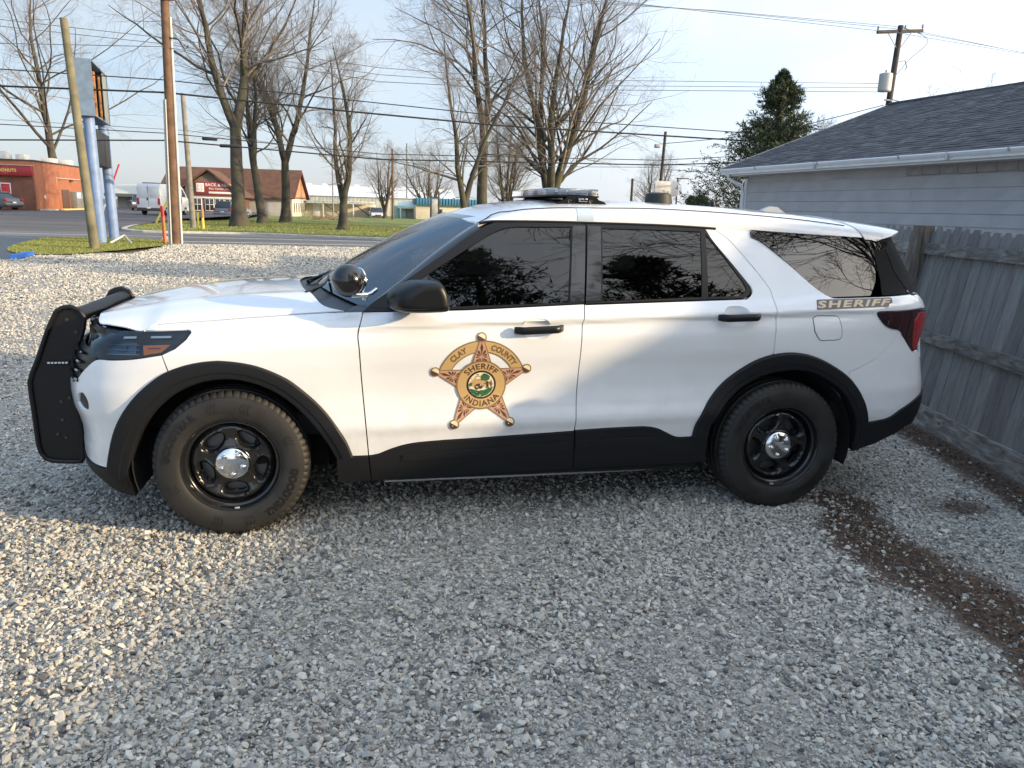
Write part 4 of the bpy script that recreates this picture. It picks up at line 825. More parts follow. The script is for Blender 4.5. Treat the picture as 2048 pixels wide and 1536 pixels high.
# light bar
lb = empty('light_bar'); lb.parent = CARROOT
LBC = mat('bar_lens', (.70, .73, .76), .12, coat=.6)
bar_loop = [(-.16, -.50), (-.13, -.56), (.10, -.56), (.15, -.50), (.15, .50), (.10, .56), (-.13, .56), (-.16, .50)]
BX = 1.845
prism('bar_base', [(x+BX, y) for x, y in bar_loop], 1.752, 1.760, SATINB, lb, .002, 'xy')
prism('bar_lens', [(x*.97+BX, y*.985) for x, y in bar_loop], 1.775, 1.797, glass_mat('bar_clear', (.96, .97, .98), 1.5), lb, .008, 'xy')
prism('lower_lens', [(x*.985+BX, y*.99) for x, y in bar_loop], 1.7605, 1.7745, glass_mat('bar_clear'  , (.8, .83, .86)), lb, .003, 'xy')
LM = mat('bar_module', (.80, .82, .85), .3); LMD = mat('bar_module_dark', (.45, .47, .5), .4)
for sx in (-.125, .115):
    for k in range(9):
        y = -.46+k*.115; rbox('light_module', (BX+sx, y, 1.776), (.03, .10, .026), LM if k % 3 else LMD, lb, .003)
for k, y in enumerate((-.535, .535)):
    for x in (-.08, -.02, .04): rbox('light_module', (BX+x, y, 1.776), (.05, .02, .026), LM, lb, .003)
rbox('bar_spine', (BX-.005, 0, 1.770), (.17, 1.02, .014), LM, lb, .003)
for sg in (-1, 1):
    y = sg*.545
    prism('bar_foot', [(1.712, 1.692), (1.735, 1.722), (1.775, 1.735), (1.79, 1.754), (1.955, 1.758), (1.97, 1.738), (2.005, 1.728), (2.036, 1.694), (1.99, 1.690), (1.87, 1.694), (1.76, 1.690)], y-.03, y+.03, SATINB, lb, .004)
    for x in (1.80, 1.925): lathe('foot_bolt', [(0, -.003), (.007, -.003), (.009, 0)], CHROME, lb, 10, loc=(x, y-.031 if sg < 0 else y+.032, 1.728))
    rbox('foot_hook', (1.875, y-sg*-.01, 1.735), (.05, .07, .02), CHROME, lb, .003)
lathe('roof_antenna', [(0, .082), (.06, .080), (.080, .070), (.088, .030), (.092, .0), (.092, -.01)], mat('antenna_rubber', (.016, .017, .018), .6), CARROOT, 28, 'z', loc=(2.555, 0, 1.727))
lathe('whip_base', [(0, .045), (.014, .045), (.016, .02), (.022, .018), (.022, -.01)], SATINB, CARROOT, 14, 'z', loc=(2.985, .10, 1.722))
bm = bmesh.new(); fin = [(3.246, 1.690), (3.30, 1.728), (3.35, 1.745), (3.40, 1.742), (3.466, 1.688)]
v0 = [bm.verts.new((x, -.04*(1.75-z)/.06-.004, z)) for x, z in fin]; v1 = [bm.verts.new((x, .04*(1.75-z)/.06+.004, z)) for x, z in fin]
for i in range(4): bm.faces.new((v0[i], v0[i+1], v1[i+1], v1[i]))
bm.faces.new(v0[::-1]); bm.faces.new(v1); bm_obj('fin_antenna', bm, mat('fin_grey', (.30, .32, .34), .35, coat=.5), CARROOT, angle=40)
# underside, wells, pinch rail, cabin
rbox('engine_bay', (-.30, 0, .72), (.62, 1.25, .5), DARK, CARROOT, .02); rbox('underbody', (1.55, 0, .36), (4.1, 1.3, .22), DARK, CARROOT, .02); rbox('cabin_floor', (1.7, 0, .55), (3.6, 1.7, .12), DARK, CARROOT, .02)
rbox('sill_beam', (1.57, -.86, .32), (1.9, .12, .14), DARK, CARROOT, .01); rbox('sill_beam', (1.57, .86, .32), (1.9, .12, .14), DARK, CARROOT, .01)
both(tube('pinch_rail', [(.76, -.895, .236), (1.47, -.895, .238), (2.234, -.895, .246)], .006, mat('rail_metal', (.45, .46, .48), .5, .7), CARROOT, 6))
def liner(x0):
    V = []; F = []; n = 28
    for i in range(n+1):
        t = R_(-18)+R_(216)*i/n
        for y, r in ((-.93, .46), (-.60, .45), (-.60, .10)): V.append((x0+r*1.03*math.cos(t), y, .38+r*.98*math.sin(t)))
    for i in range(n):
        for k in range(2): F.append((i*3+k, i*3+k+1, (i+1)*3+k+1, (i+1)*3+k))
    return mesh_obj('wheel_liner', V, F, DARK, CARROOT, smooth=True)
both(liner(.0)); both(liner(3.025))
SEAT = mat('seat_cloth', (.05, .05, .052), .85, bump=(200, .3, .002)); DASH = mat('dash_plastic', (.025, .026, .028), .6)
prism('dashboard', [(.62, 1.09), (.80, 1.14), (1.02, 1.13), (1.08, 1.05), (1.05, .80), (.7, .7)], -.76, .76, DASH, CARROOT, .02)
for x, w, ys in ((1.45, .52, (-.42, .42)), (2.45, 1.3, (0,))):
    for y in ys:
        s_ = empty('seat', (0, 0, 0)); s_.parent = CARROOT
        rbox('cushion', (x, y, .80), (.52, w, .16), SEAT, s_, .05); rbox('backrest', (x+.30, y, 1.10), (.16, w, .62), SEAT, s_, .05, Euler((0, R_(12), 0)))
        for yy in ((y,) if len(ys) == 2 else (-.4, .4)): rbox('headrest', (x+.37, yy, 1.46), (.10, .26, .17), SEAT, s_, .04)
V, F = lathe_data([(.185+.015*math.cos(t), .015*math.sin(t)) for t in np.linspace(0, 2*math.pi, 11)], 32, 'z'); sw = mesh_obj('steering_wheel', V, F, DASH, CARROOT, smooth=True); sw.location = (1.10, -.40, 1.06); sw.rotation_euler = (0, R_(-65), 0)
rbox('headliner', (2.3, 0, 1.60), (2.1, 1.2, .02), mat('headliner', (.22, .21, .20), .9), CARROOT, .01)
rbox('cabin_mirror', (1.14, 0, 1.52), (.03, .22, .06), SATINB, CARROOT, .01)
# ---------------------------------------------------------------- wheels
TYRE = mat('tyre_rubber', (.017, .016, .0148), .62, noise=(9, .35), bump=(60, .12, .002)); TLET = mat('tyre_lettering', (.008, .008, .008), .4)
def make_wheel():
    w = empty('wheel'); w.parent = CARROOT
    prof = [(.226, -.095), (.236, -.112), (.244, -.120), (.262, -.127), (.285, -.1315), (.312, -.131), (.335, -.1265), (.350, -.121), (.3515, -.1175), (.360, -.113), (.3715, -.104), (.377, -.092), (.3795, -.075), (.372, -.073), (.372, -.060), (.381, -.058), (.3815, -.022), (.373, -.020), (.373, -.008), (.3815, -.006), (.3815, .03), (.373, .032), (.373, .045), (.381, .047), (.380, .08), (.372, .105), (.34, .125), (.29, .13), (.24, .11)]
    n = 256; V, F = lathe_data(prof, n, 'y'); k = len(prof); V = [list(v) for v in V]
    for j in range(n):
        if j % 4 == 0:
            for i in (9, 10, 11, 12):
                f = (math.hypot(V[j*k+i][0], V[j*k+i][2])-.0075)/math.hypot(V[j*k+i][0], V[j*k+i][2]); V[j*k+i][0] *= f; V[j*k+i][2] *= f
    ty = mesh_obj('tyre', V, F, TYRE, w); ty.data.shade_smooth(); ty.data.set_sharp_from_angle(angle=R_(30))
    def arc_text(body, size, r, mid, parent, mt, off=.002):
        TV, TF = text_data(body, size, .003 if size > .03 else .001, 0, 1.08)
        out = []
        for x, y in TV:
            a = mid-x/(r+size*.35); rr = r+y
            yo = float(np.interp(rr, [q[0] for q in prof[:10]], [q[1] for q in prof[:10]])); out.append((rr*math.cos(a), yo-off, rr*math.sin(a)))
        return mesh_obj('tyre_lettering', out, TF, mt, parent)
    arc_text('GOODYEAR', .050, .290, R_(-34), ty, TLET); arc_text('GOODYEAR', .050, .290, R_(146), ty, TLET)
    for base in (18, 70, 100, 198, 250, 280):
        cv = []; cf = []
        for q in range(3):
            for sgn in (-1, 1):
                b0 = len(cv); a0 = R_(base+q*3.2)
                for dr, da in ((0, 0), (.022, .045), (.030, .045), (.008, 0)):
                    rr = .302+sgn*dr; a = a0-da; yo = float(np.interp(rr, [u[0] for u in prof[:10]], [u[1] for u in prof[:10]])); cv.append((rr*math.cos(a), yo-.0018, rr*math.sin(a)))
                cf.append((b0, b0+1, b0+2, b0+3))
        mesh_obj('tyre_mark', cv, cf, TLET, ty)
    rp = [(.246, -.104), (.2465, -.116), (.243, -.1205), (.236, -.1195), (.231, -.112), (.229, -.104), (.224, -.094), (.2185, -.092), (.214, -.088), (.2105, -.075), (.209, -.058), (.2075, -.03), (.205, .08)]
    rim = lathe('rim', rp, STEELB, w, 72, angle=30)
    holes = [np.array([(.135*math.cos(a)+u*-math.sin(a)+v*math.cos(a), .135*math.sin(a)+u*math.cos(a)+v*math.sin(a)) for u, v in [(.058*math.cos(t), .029*math.sin(t)+.010*math.cos(t)**2) for t in np.linspace(0, 2*math.pi, 29)[:-1]]]) for a in [R_(-90+72*i) for i in range(5)]]
    outer = np.array([(.2085*math.cos(t), .2085*math.sin(t)) for t in np.linspace(0, 2*math.pi, 97)[:-1]])
    V2, F2 = tri2d(outer, holes, .008, .008, .5)
    rr = np.hypot(V2[:, 0], V2[:, 1]); an = np.arctan2(V2[:, 1], V2[:, 0])
    yb = np.interp(rr, [0, .07, .085, .10, .13, .165, .180, .190, .1965, .203, .209], [-.070, -.070, -.078, -.074, -.066, -.073, -.078, -.077, -.070, -.058, -.055])
    dmin = np.full(len(V2), 9.)
    for h in holes:
        dd = np.sqrt(((V2[:, None, :]-h[None])**2).sum(-1)).min(1); dmin = np.minimum(dmin, dd)
    yb = yb+.016*np.exp(-(dmin/.009)**1.5)-.006*np.exp(-((dmin-.014)/.006)**2)
    V3 = [(a, y, b) for (a, b), y in zip(V2, yb)]; F3 = F2.tolist()
    ec = {(f[i], f[(i+1) % 3]) for f in F2 for i in range(3)}
    for a, b in list(ec):
        if (b, a) not in ec and rr[a] < .2:
            k0 = len(V3); V3 += [(V3[a][0], V3[a][1]+.03, V3[a][2]), (V3[b][0], V3[b][1]+.03, V3[b][2])]; F3.append((a, b, k0+1, k0))
    dsc = mesh_obj('wheel_disc', V3, F3, STEELB, w); dsc.data.shade_smooth(); dsc.data.set_sharp_from_angle(angle=R_(55))
    lathe('brake_disc', [(.0, .0), (.165, .0), (.165, .02), (0, .02)], mat('brake_steel', (.16, .16, .165), .4, .8), w, 40)
    rbox('brake_caliper', (.135, -.012, .03), (.06, .05, .13), DARK, w, .012)
    # chrome centre cap
    cap = lathe('hub_cap', [(0, -.112), (.022, -.112), (.030, -.1105), (.060, -.107), (.078, -.100), (.086, -.090), (.089, -.074)], CHROME, w, 48, angle=60)
    for i in range(5):
        a = R_(-90+72*i); lathe('lug_nut', [(0, -.012), (.007, -.0115), (.0105, -.008), (.0115, 0), (.015, .003), (.019, .0045)], CHROME, cap, 16, loc=(.053*math.cos(a), -.109, .053*math.sin(a)))
    rbox('wheel_weight', (.005, -.1195, -.226), (.024, .006, .010), mat('zinc', (.6, .6, .6), .4, .6), w, .002)
    return w
w0 = make_wheel(); w0.location = (0, -.852, .378); w0.rotation_euler = (0, R_(-3), 0)
w1 = copy_tree(w0, CARROOT); w1.location = (3.025, -.852, .378); w1.rotation_euler = (0, R_(10), 0)
for q in ((0, .852), (3.025, .852)):
    w2 = copy_tree(w0, CARROOT); w2.location = (q[0], q[1], .378); w2.rotation_euler = (0, 0, math.pi)
# ---------------------------------------------------------------- door star and lettering
BC = np.array((1.258, .776)); BR = .252; BROT = R_(1.5)
BMATS = [mat('badge_white', (.80, .80, .78), .35), mat('badge_gold', (.54, .355, .15), .38), mat('badge_rose', (.54, .31, .19), .38), mat('badge_brown', (.10, .045, .03), .4), mat('badge_line', (.23, .16, .085), .4), mat('badge_cream', (.80, .70, .46), .4), mat('badge_green', (.035, .13, .05), .4), mat('badge_dark', (.03, .018, .016), .4), mat('badge_olive', (.17, .105, .05), .4)]
BV, BF, BM = [], [], []
def badge_add(V2, F, mi, lay):
    """flat print: 2-D shapes (unit badge radius) laid on the door skin"""
    V2 = np.asarray(V2, float); c_, s_ = math.cos(BROT), math.sin(BROT); Q = BC+BR*np.stack([V2[:, 0]*c_-V2[:, 1]*s_, V2[:, 0]*s_+V2[:, 1]*c_], 1)
    X, N = ev(chart_S, Q[:, 0], Q[:, 1], .0012+.0007*lay); b0 = len(BV); BV.extend(X.tolist())
    for f in F:
        f = list(f); p_ = [X[i] for i in f[:3]]
        if (np.cross(p_[1]-p_[0], p_[2]-p_[0])*N[f[0]]).sum() < 0: f = f[::-1]
        BF.append([b0+i for i in f]); BM.append(mi)
def bpoly(loop, mi, lay, holes=(), h=.12):
    P = dense(loop, .06); 
    if area2(P) < 0: P = P[::-1]
    V, F = tri2d(P, [dense(q, .06) for q in holes], h, h); badge_add(V, F, mi, lay)
def circ(r, n=40, c_=(0, 0), ry=None): return [(c_[0]+r*math.cos(t), c_[1]+(ry or r)*math.sin(t)) for t in np.linspace(0, 2*math.pi, n+1)[:-1]]
def band(r0, r1, a0, a1, n=40):
    t = np.linspace(R_(a0), R_(a1), n); return [(r1*math.cos(a), r1*math.sin(a)) for a in t]+[(r0*math.cos(a), r0*math.sin(a)) for a in t[::-1]]
bpoly(band(.690, .945, 14, 166), 4, 1); bpoly(band(.712, .918, 14, 166), 1, 2)
def rot2(P, a): c_, s_ = math.cos(a), math.sin(a); return [(x*c_-y*s_, x*s_+y*c_) for x, y in P]
for i in range(5):
    a = R_(72*i)
    bpoly(rot2([(-.245, .40), (-.07, .94), (.07, .94), (.245, .40)], a), 0, 0); bpoly(rot2(circ(.128, 24, (0, 1.0)), a), 0, 0)
    bpoly(rot2([(-.225, .41), (-.060, .93), (.060, .93), (.225, .41)], a), 4, 3); bpoly(rot2([(-.198, .42), (-.042, .92), (.042, .92), (.198, .42)], a), 2, 4)
    for k, (aa, l0, l1, w_) in enumerate([(90, .03, .30, .030), (60, .03, .17, .024), (120, .03, .17, .024), (30, .03, .13, .020), (150, .03, .13, .020), (0, .03, .12, .016), (180, .03, .12, .016), (-40, .03, .16, .022), (-140, .03, .16, .022), (-68, .03, .14, .02), (-112, .03, .14, .02)]):
        c_, s_ = math.cos(R_(aa)), math.sin(R_(aa)); P = [(l0*c_, .60+l0*s_), ((l0+l1)*.62*c_-w_*s_, .60+(l0+l1)*.62*s_+w_*c_), (l1*c_, .60+l1*s_), ((l0+l1)*.62*c_+w_*s_, .60+(l0+l1)*.62*s_-w_*c_)]
        badge_add(np.array(rot2(P, a)), [(0, 1, 2, 3)], 3, 5)
    cc = rot2([(0, 1.0)], a)[0]; bpoly(circ(.105, 24, cc), 4, 4); bpoly(circ(.080, 24, cc), 5, 5); bpoly([(cc[0]+.080*math.cos(t), cc[1]+.080*math.sin(t)) for t in np.linspace(R_(150), R_(330), 14)], 3, 6)
bpoly(circ(.525), 4, 6); bpoly(circ(.495), 1, 7); bpoly(circ(.308), 7, 8); bpoly(circ(.268), 5, 9)
def arc_word(body, size, r, mid, lay, mi, off, bottom=False, sp=1.0, wide=1.0):
    V, F = text_data(body, size, off, 0, sp); V[:, 0] *= wide
    a = (R_(mid)+V[:, 0]/(r+(-1 if bottom else 1)*size*.35)) if bottom else (R_(mid)-V[:, 0]/(r+size*.35)); rr_ = (r-V[:, 1]) if bottom else r+V[:, 1]
    badge_add(np.stack([rr_*np.cos(a), rr_*np.sin(a)], 1), F, mi, lay)
arc_word('CLAY', .165, .760, 126.5, 3, 8, .006, sp=1.04, wide=.9); arc_word('COUNTY', .165, .760, 53.5, 3, 8, .006, sp=1.04, wide=.9)
arc_word('SHERIFF', .175, .343, 91, 8, 3, .004, sp=1.16, wide=1.08); arc_word('INDIANA', .170, .463, 270, 8, 3, .004, True, sp=1.14, wide=1.0)
# little landscape seal: hills with sun, trees, a figure, a running animal, grass
bpoly([(-.24, .02), (-.2, .10), (-.13, .14), (-.05, .12), (.02, .15), (.1, .08), (.24, .04), (.24, -.02), (-.24, -.04)], 1, 10, h=.08)
bpoly([(-.14, .12)]+[(-.07+.075*math.cos(t), .13+.075*math.sin(t)) for t in np.linspace(math.pi, 0, 10)], 2, 10.5); bpoly([(-.07+.05*math.cos(t), .13+.05*math.sin(t)) for t in np.linspace(math.pi, 0, 10)], 5, 11)
bpoly([(.0, .10), (-.01, .19), (.05, .25), (.12, .23), (.18, .18), (.17, .11), (.10, .08)], 6, 11, h=.06)
bpoly([(-.25, -.07), (-.15, -.10), (-.05, -.13), (.06, -.12), (.15, -.08), (.25, -.05), (.21, -.15), (.12, -.23), (0, -.262), (-.12, -.235), (-.21, -.155)], 6, 11, h=.06)
bpoly([(-.26, .02), (-.22, .06), (-.19, .03), (-.2, -.02), (-.25, -.03)], 6, 11)
bpoly([(-.14, -.02), (-.10, .02), (-.04, .03), (.02, .0), (.03, -.06), (-.02, -.10), (-.05, -.06), (-.08, -.11), (-.13, -.08)], 3, 12, h=.06)
bpoly([(.11, .08), (.145, .08), (.15, -.02), (.16, -.08), (.135, -.08), (.128, -.03), (.115, -.08), (.10, -.08), (.11, 0)], 3, 12); bpoly([(.20, .10), (.215, .10), (.22, -.05), (.20, -.05)], 3, 12); bpoly([(.155, .05), (.19, .07), (.185, .05), (.15, .03)], 3, 12)
_sr = random.Random(4)
for _ in range(46):
    r_, a_ = .255*math.sqrt(_sr.random()), _sr.uniform(0, 6.283); x_, y_ = r_*math.cos(a_), r_*math.sin(a_); q_ = _sr.uniform(.008, .024)
    if math.hypot(x_, y_)+q_ < .262: bpoly([(x_+q_*_sr.uniform(.5, 1.3)*math.cos(k_), y_+q_*_sr.uniform(.3, .8)*math.sin(k_)) for k_ in np.linspace(0, 6.283, 7)[:-1]], (6 if y_ < -.06 or _sr.random() < .2 else _sr.choice((5, 1, 1, 8, 3))) if y_ > -.14 else _sr.choice((6, 7, 5)), 13, h=.3)
star = mesh_obj('star_badge', BV, BF, BMATS, front_door); star.data.polygons.foreach_set('material_index', np.array(BM, np.int32))
def quad_word(name, body, q, fill, line, parent, off_f, plate):
    """lettering stretched over a quad on the body side: q = lower left, lower right, upper right, upper left"""
    q = np.array(q); o_all = []
    V0, _ = text_data(body, 1., .0, 0, 1.22); lo, hi = V0.min(0), V0.max(0)
    VV, FF, MM = [], [], []
    V, F = tri2d(dense(plate, .02), [], .03, .02); X, N = ev(chart_S, V[:, 0], V[:, 1], .0012); VV += X.tolist()
    for f in F:
        f = list(f)
        if (np.cross(X[f[1]]-X[f[0]], X[f[2]]-X[f[0]])*N[f[0]]).sum() < 0: f = f[::-1]
        FF.append(f); MM.append(0)
    for off, mi, lay in ((off_f, 1, 1.2),):
        V, F = text_data(body, 1., off, 0, 1.22); u = ((V[:, 0]-lo[0])/(hi[0]-lo[0]))[:, None]; v = ((V[:, 1]-lo[1])/(hi[1]-lo[1]))[:, None]
        P = (q[0]*(1-u)+q[1]*u)*(1-v)+(q[3]*(1-u)+q[2]*u)*v; X, N = ev(chart_S, P[:, 0], P[:, 1], .0015+.0008*lay); b0 = len(VV); VV += X.tolist()
        for f in F:
            f = list(f)
            if (np.cross(X[f[1]]-X[f[0]], X[f[2]]-X[f[0]])*N[f[0]]).sum() < 0: f = f[::-1]
            FF.append([b0+i for i in f]); MM.append(mi)
    o = mesh_obj(name, VV, FF, [line, fill], parent); o.data.polygons.foreach_set('material_index', np.array(MM, np.int32)); return o
quad_word('sheriff_lettering', 'SHERIFF', [(3.150, 1.187), (3.605, 1.2015), (3.640, 1.2345), (3.168, 1.2215)], mat('letter_tan', (.66, .52, .34), .4), mat('letter_outline', (.13, .115, .115), .4), quarter, .035, [(3.140, 1.180), (3.15, 1.178), (3.606, 1.1935), (3.618, 1.196), (3.624, 1.209), (3.650, 1.215), (3.655, 1.240), (3.645, 1.243), (3.17, 1.230), (3.155, 1.226)])
# ---------------------------------------------------------------- timber fence behind the car
def wood_material(name, c0, c1, c2, vert=True):
    m = mat(name, c1, .88); t, b = nodes_of(m); N = t.nodes.new; L = t.links.new; tc = N('ShaderNodeTexCoord'); mp = N('ShaderNodeMapping'); mp.inputs['Scale'].default_value = (16, 16, 1.8) if vert else (16, 1.8, 16)
    oi = N('ShaderNodeObjectInfo'); av = N('ShaderNodeVectorMath'); av.operation = 'ADD'; L(tc.outputs['Object'], av.inputs[0]); sc = N('ShaderNodeMath'); sc.operation = 'MULTIPLY'; sc.inputs[1].default_value = 37; L(oi.outputs['Random'], sc.inputs[0]); L(sc.outputs[0], av.inputs[1]); L(av.outputs[0], mp.inputs[0])
    n1 = N('ShaderNodeTexNoise'); n1.inputs['Scale'].default_value = 1.6; n1.inputs['Detail'].default_value = 8; n1.inputs['Distortion'].default_value = .8; L(mp.outputs[0], n1.inputs['Vector'])
    r = col_ramp(t, n1.outputs['Fac'], [(.28, c0), (.5, c1), (.72, c2)])
    hv = N('ShaderNodeMapRange'); hv.inputs[3].default_value = .72; hv.inputs[4].default_value = 1.25; L(oi.outputs['Random'], hv.inputs[0]); s = N('ShaderNodeVectorMath'); s.operation = 'SCALE'; L(r.outputs[0], s.inputs[0]); L(hv.outputs[0], s.inputs['Scale'])
    kn = N('ShaderNodeTexVoronoi'); kn.inputs['Scale'].default_value = 1.0; km = N('ShaderNodeMapping'); km.inputs['Scale'].default_value = (5, 5, 2.2) if vert else (5, 2.2, 5); L(av.outputs[0], km.inputs[0]); L(km.outputs[0], kn.inputs['Vector'])
    kr = col_ramp(t, kn.outputs['Distance'], [(.03, (.12, .10, .09)), (.09, (1, 1, 1))]); mk = N('ShaderNodeMix'); mk.data_type = 'RGBA'; mk.blend_type = 'MULTIPLY'; mk.inputs['Factor'].default_value = .8; L(s.outputs[0], mk.inputs['A']); L(kr.outputs[0], mk.inputs['B']); L(mk.outputs['Result'], b.inputs['Base Color'])
    bp = N('ShaderNodeBump'); bp.inputs['Strength'].default_value = .6; bp.inputs['Distance'].default_value = .004; L(n1.outputs['Fac'], bp.inputs['Height']); L(bp.outputs[0], b.inputs['Normal']); return m
WOOD = wood_material('weathered_picket', (.128, .125, .122), (.17, .166, .163), (.21, .206, .20)); RAILW = wood_material('weathered_rail', (.07, .062, .052), (.165, .152, .138), (.29, .275, .25), False); POSTW = wood_material('brown_post', (.06, .048, .038), (.14, .115, .095), (.23, .20, .17))
FA = Vector((5.35, .85, 0)); FT = Vector((.2297, .9733, 0)).normalized(); FN = Vector((FT.y, -FT.x, 0)); LEAN = .145
fence = empty('timber_fence', (5.35, .85, 0)); fence.rotation_euler = (0, 0, 0)
tag(fence, 'weathered grey timber picket fence leaning away behind the police car', 'fence')
def fpt(s, d, z):  # along, out of the near face, up (leaning)
    return FT*s+FN*(LEAN*z-d)+Vector((0, 0, z))
def fbox(name, s0, s1, d0, d1, z0, z1, m_, tilt=0., dog=0.):
    prof = [(s0, z0), (s1, z0), (s1, z1-dog), (s1-dog*.8, z1), (s0+dog*.8, z1), (s0, z1-dog)] if dog else [(s0, z0), (s1, z0), (s1, z1), (s0, z1)]
    V = [fpt(s+tilt*z, d0, z) for s, z in prof]+[fpt(s+tilt*z, d1, z) for s, z in prof]; n = len(prof)
    cen = sum(V, Vector())/len(V); V = [v-cen for v in V]
    F = [tuple(range(n)), tuple(range(2*n-1, n-1, -1))]+[(i, n+i, n+(i+1) % n, (i+1) % n) for i in range(n)]
    bm = bmesh.new(); vs = [bm.verts.new(v) for v in V]; [bm.faces.new([vs[i] for i in f]) for f in F]
    o = bm_obj(name, bm, m_, fence); o.location = cen; return o
s = -3.6; rp = random.Random(5)
while s < 6.2:
    w_ = rp.choice((.138, .138, .14, .145, .125)); fbox('picket', s, s+w_-.006*rp.random()-.008, -.018, 0, .03+rp.uniform(-.01, .02), 1.63+rp.uniform(-.022, .02), WOOD, rp.uniform(-.006, .006), .036); s += w_+.003+rp.choice((0, 0, .004, .008))
for s0, s1 in ((-3.6, -1.93), (-1.86, .50), (.62, 3.05), (3.1, 6.2)):
    for z0, z1 in ((1.40, 1.492), (.672, .765)): fbox('rail', s0, s1, .001, .042, z0+rp.uniform(-.01, .01), z1, RAILW)
    fbox('kick_board', s0-.03, s1+.03, .002, .030, -.02, .165, RAILW)
for s0 in (.49, 3.02): fbox('post', s0, s0+.135, .0, .125, -.1, 1.645, POSTW)
# ---------------------------------------------------------------- garage with lap siding
SID = mat('siding', (.42, .405, .41), .75, noise=(2.5, .10), bump=(30, .1, .003)); WHT = mat('white_aluminium', (.80, .80, .81), .4, noise=(5, .05)); SOF = mat('soffit', (.45, .44, .43), .8)
SHG = [mat('shingle_a', (.058, .060, .070), .95, noise=(30, .35), bump=(150, .4, .004)), mat('shingle_b', (.078, .080, .090), .95, noise=(30, .35)), mat('shingle_c', (.045, .047, .056), .95, noise=(30, .35)), mat('shingle_d', (.10, .10, .108), .95, noise=(30, .3))]
ga = Vector((9.24, 12.54, 0)); gb = Vector((9.88, 4.82, 0)); gd = (gb-ga).normalized(); gn = Vector((-gd.y, gd.x, 0))   # gn points to the garage inside
if gn.x < 0: gn = -gn
garage = empty('garage', ga); tag(garage, 'grey lap-sided garage with dark shingle gable roof beyond the fence', 'garage')
GL_ = 17.0; EAVE = 2.75; RIDGE = 4.5; RUN = 4.6
def gp(u, d, z): return gd*u+gn*d+Vector((0, 0, z))
def gbox(name, u0, u1, d0, d1, z0, z1, m_, parent=garage):
    V = [gp(u, d, z) for u in (u0, u1) for d in (d0, d1) for z in (z0, z1)]; cen = sum(V, Vector())/8; bm = bmesh.new(); vs = [bm.verts.new(v-cen) for v in V]
    for f in ((0, 1, 3, 2), (4, 6, 7, 5), (0, 4, 5, 1), (2, 3, 7, 6), (0, 2, 6, 4), (1, 5, 7, 3)): bm.faces.new([vs[i] for i in f])
    o = bm_obj(name, bm, m_, parent); o.location = cen; return o
WD = .38
gbox('wall', .30, GL_, WD+.03, 2*RUN-WD, 0, 2.62, SID)
z = .2; row = 0; rg_ = random.Random(3)
while z < 2.42:
    u = .26; first = rg_.uniform(.8, 3.6)
    while u < GL_:
        u1 = min(GL_, u+(first if u < .3 else 3.66))
        V = [gp(a, d, zz_) for a in (u+.0015, u1-.0015) for d, zz_ in ((WD+.012, z+.21), (WD-.006, z+.004), (WD+.008, z), (WD+.03, z+.01), (WD+.03, z+.21))]; cen = sum(V, Vector())/10
        bm = bmesh.new(); vs = [bm.verts.new(v-cen) for v in V]
        for i in range(5): bm.faces.new((vs[i], vs[(i+1) % 5], vs[5+(i+1) % 5], vs[5+i]))
        bm.faces.new(vs[:5]); bm.faces.new(vs[5:]); o = bm_obj('siding_plank', bm, SID, garage); o.location = cen; u = u1
    z += .203; row += 1
k = 0; u = 5.2
while u < GL_:
    gbox('frieze_board', u+.004, u+.36, WD-.016, WD+.02, 2.46+.006*(k % 3), 2.60, mat('frieze', (.33, .31, .305), .8, noise=(8, .12))); u += .365; k += 1
gbox('corner_board', .20, .30, WD-.01, WD+.12, 0, 2.55, WHT)
gbox('soffit', -.10, GL_, .02, WD+.05, 2.60, 2.625, SOF)
gbox('fascia', -.12, GL_, .015, .04, 2.60, 2.76, WHT)
# gutter as a K profile
prof = [(0.0, 2.745), (-.115, 2.752), (-.125, 2.735), (-.105, 2.70), (-.075, 2.665), (-.07, 2.635), (0.0, 2.63), (0.0, 2.64), (-.06, 2.645), (-.065, 2.67), (-.10, 2.715), (-.105, 2.74), (-.008, 2.735)]
V = [gp(u, d, z_) for u in (-.14, GL_) for d, z_ in prof]; n = len(prof); F = [(i, (i+1) % n, n+(i+1) % n, n+i) for i in range(n)]+[tuple(range(n))]
gut = mesh_obj('gutter', V, F, WHT, garage)
for u in np.arange(1.3, GL_, 2.1): gbox('gutter_strap', u, u+.03, -.13, .0, 2.70, 2.757, mat('strap_metal', (.35, .35, .34), .5, .3))
for u in np.arange(3.3, GL_, 3.2): gbox('gutter_seam', u, u+.05, -.128, -.1, 2.632, 2.745, mat('gutter_seam', (.5, .5, .5), .5))
tube('downspout', [gp(.12, -.03, 2.64), gp(.12, -.03, 2.55), gp(.22, WD-.09, 2.38), gp(.22, WD-.06, 2.2), gp(.22, WD-.06, .1)], .045, WHT, garage, 4)
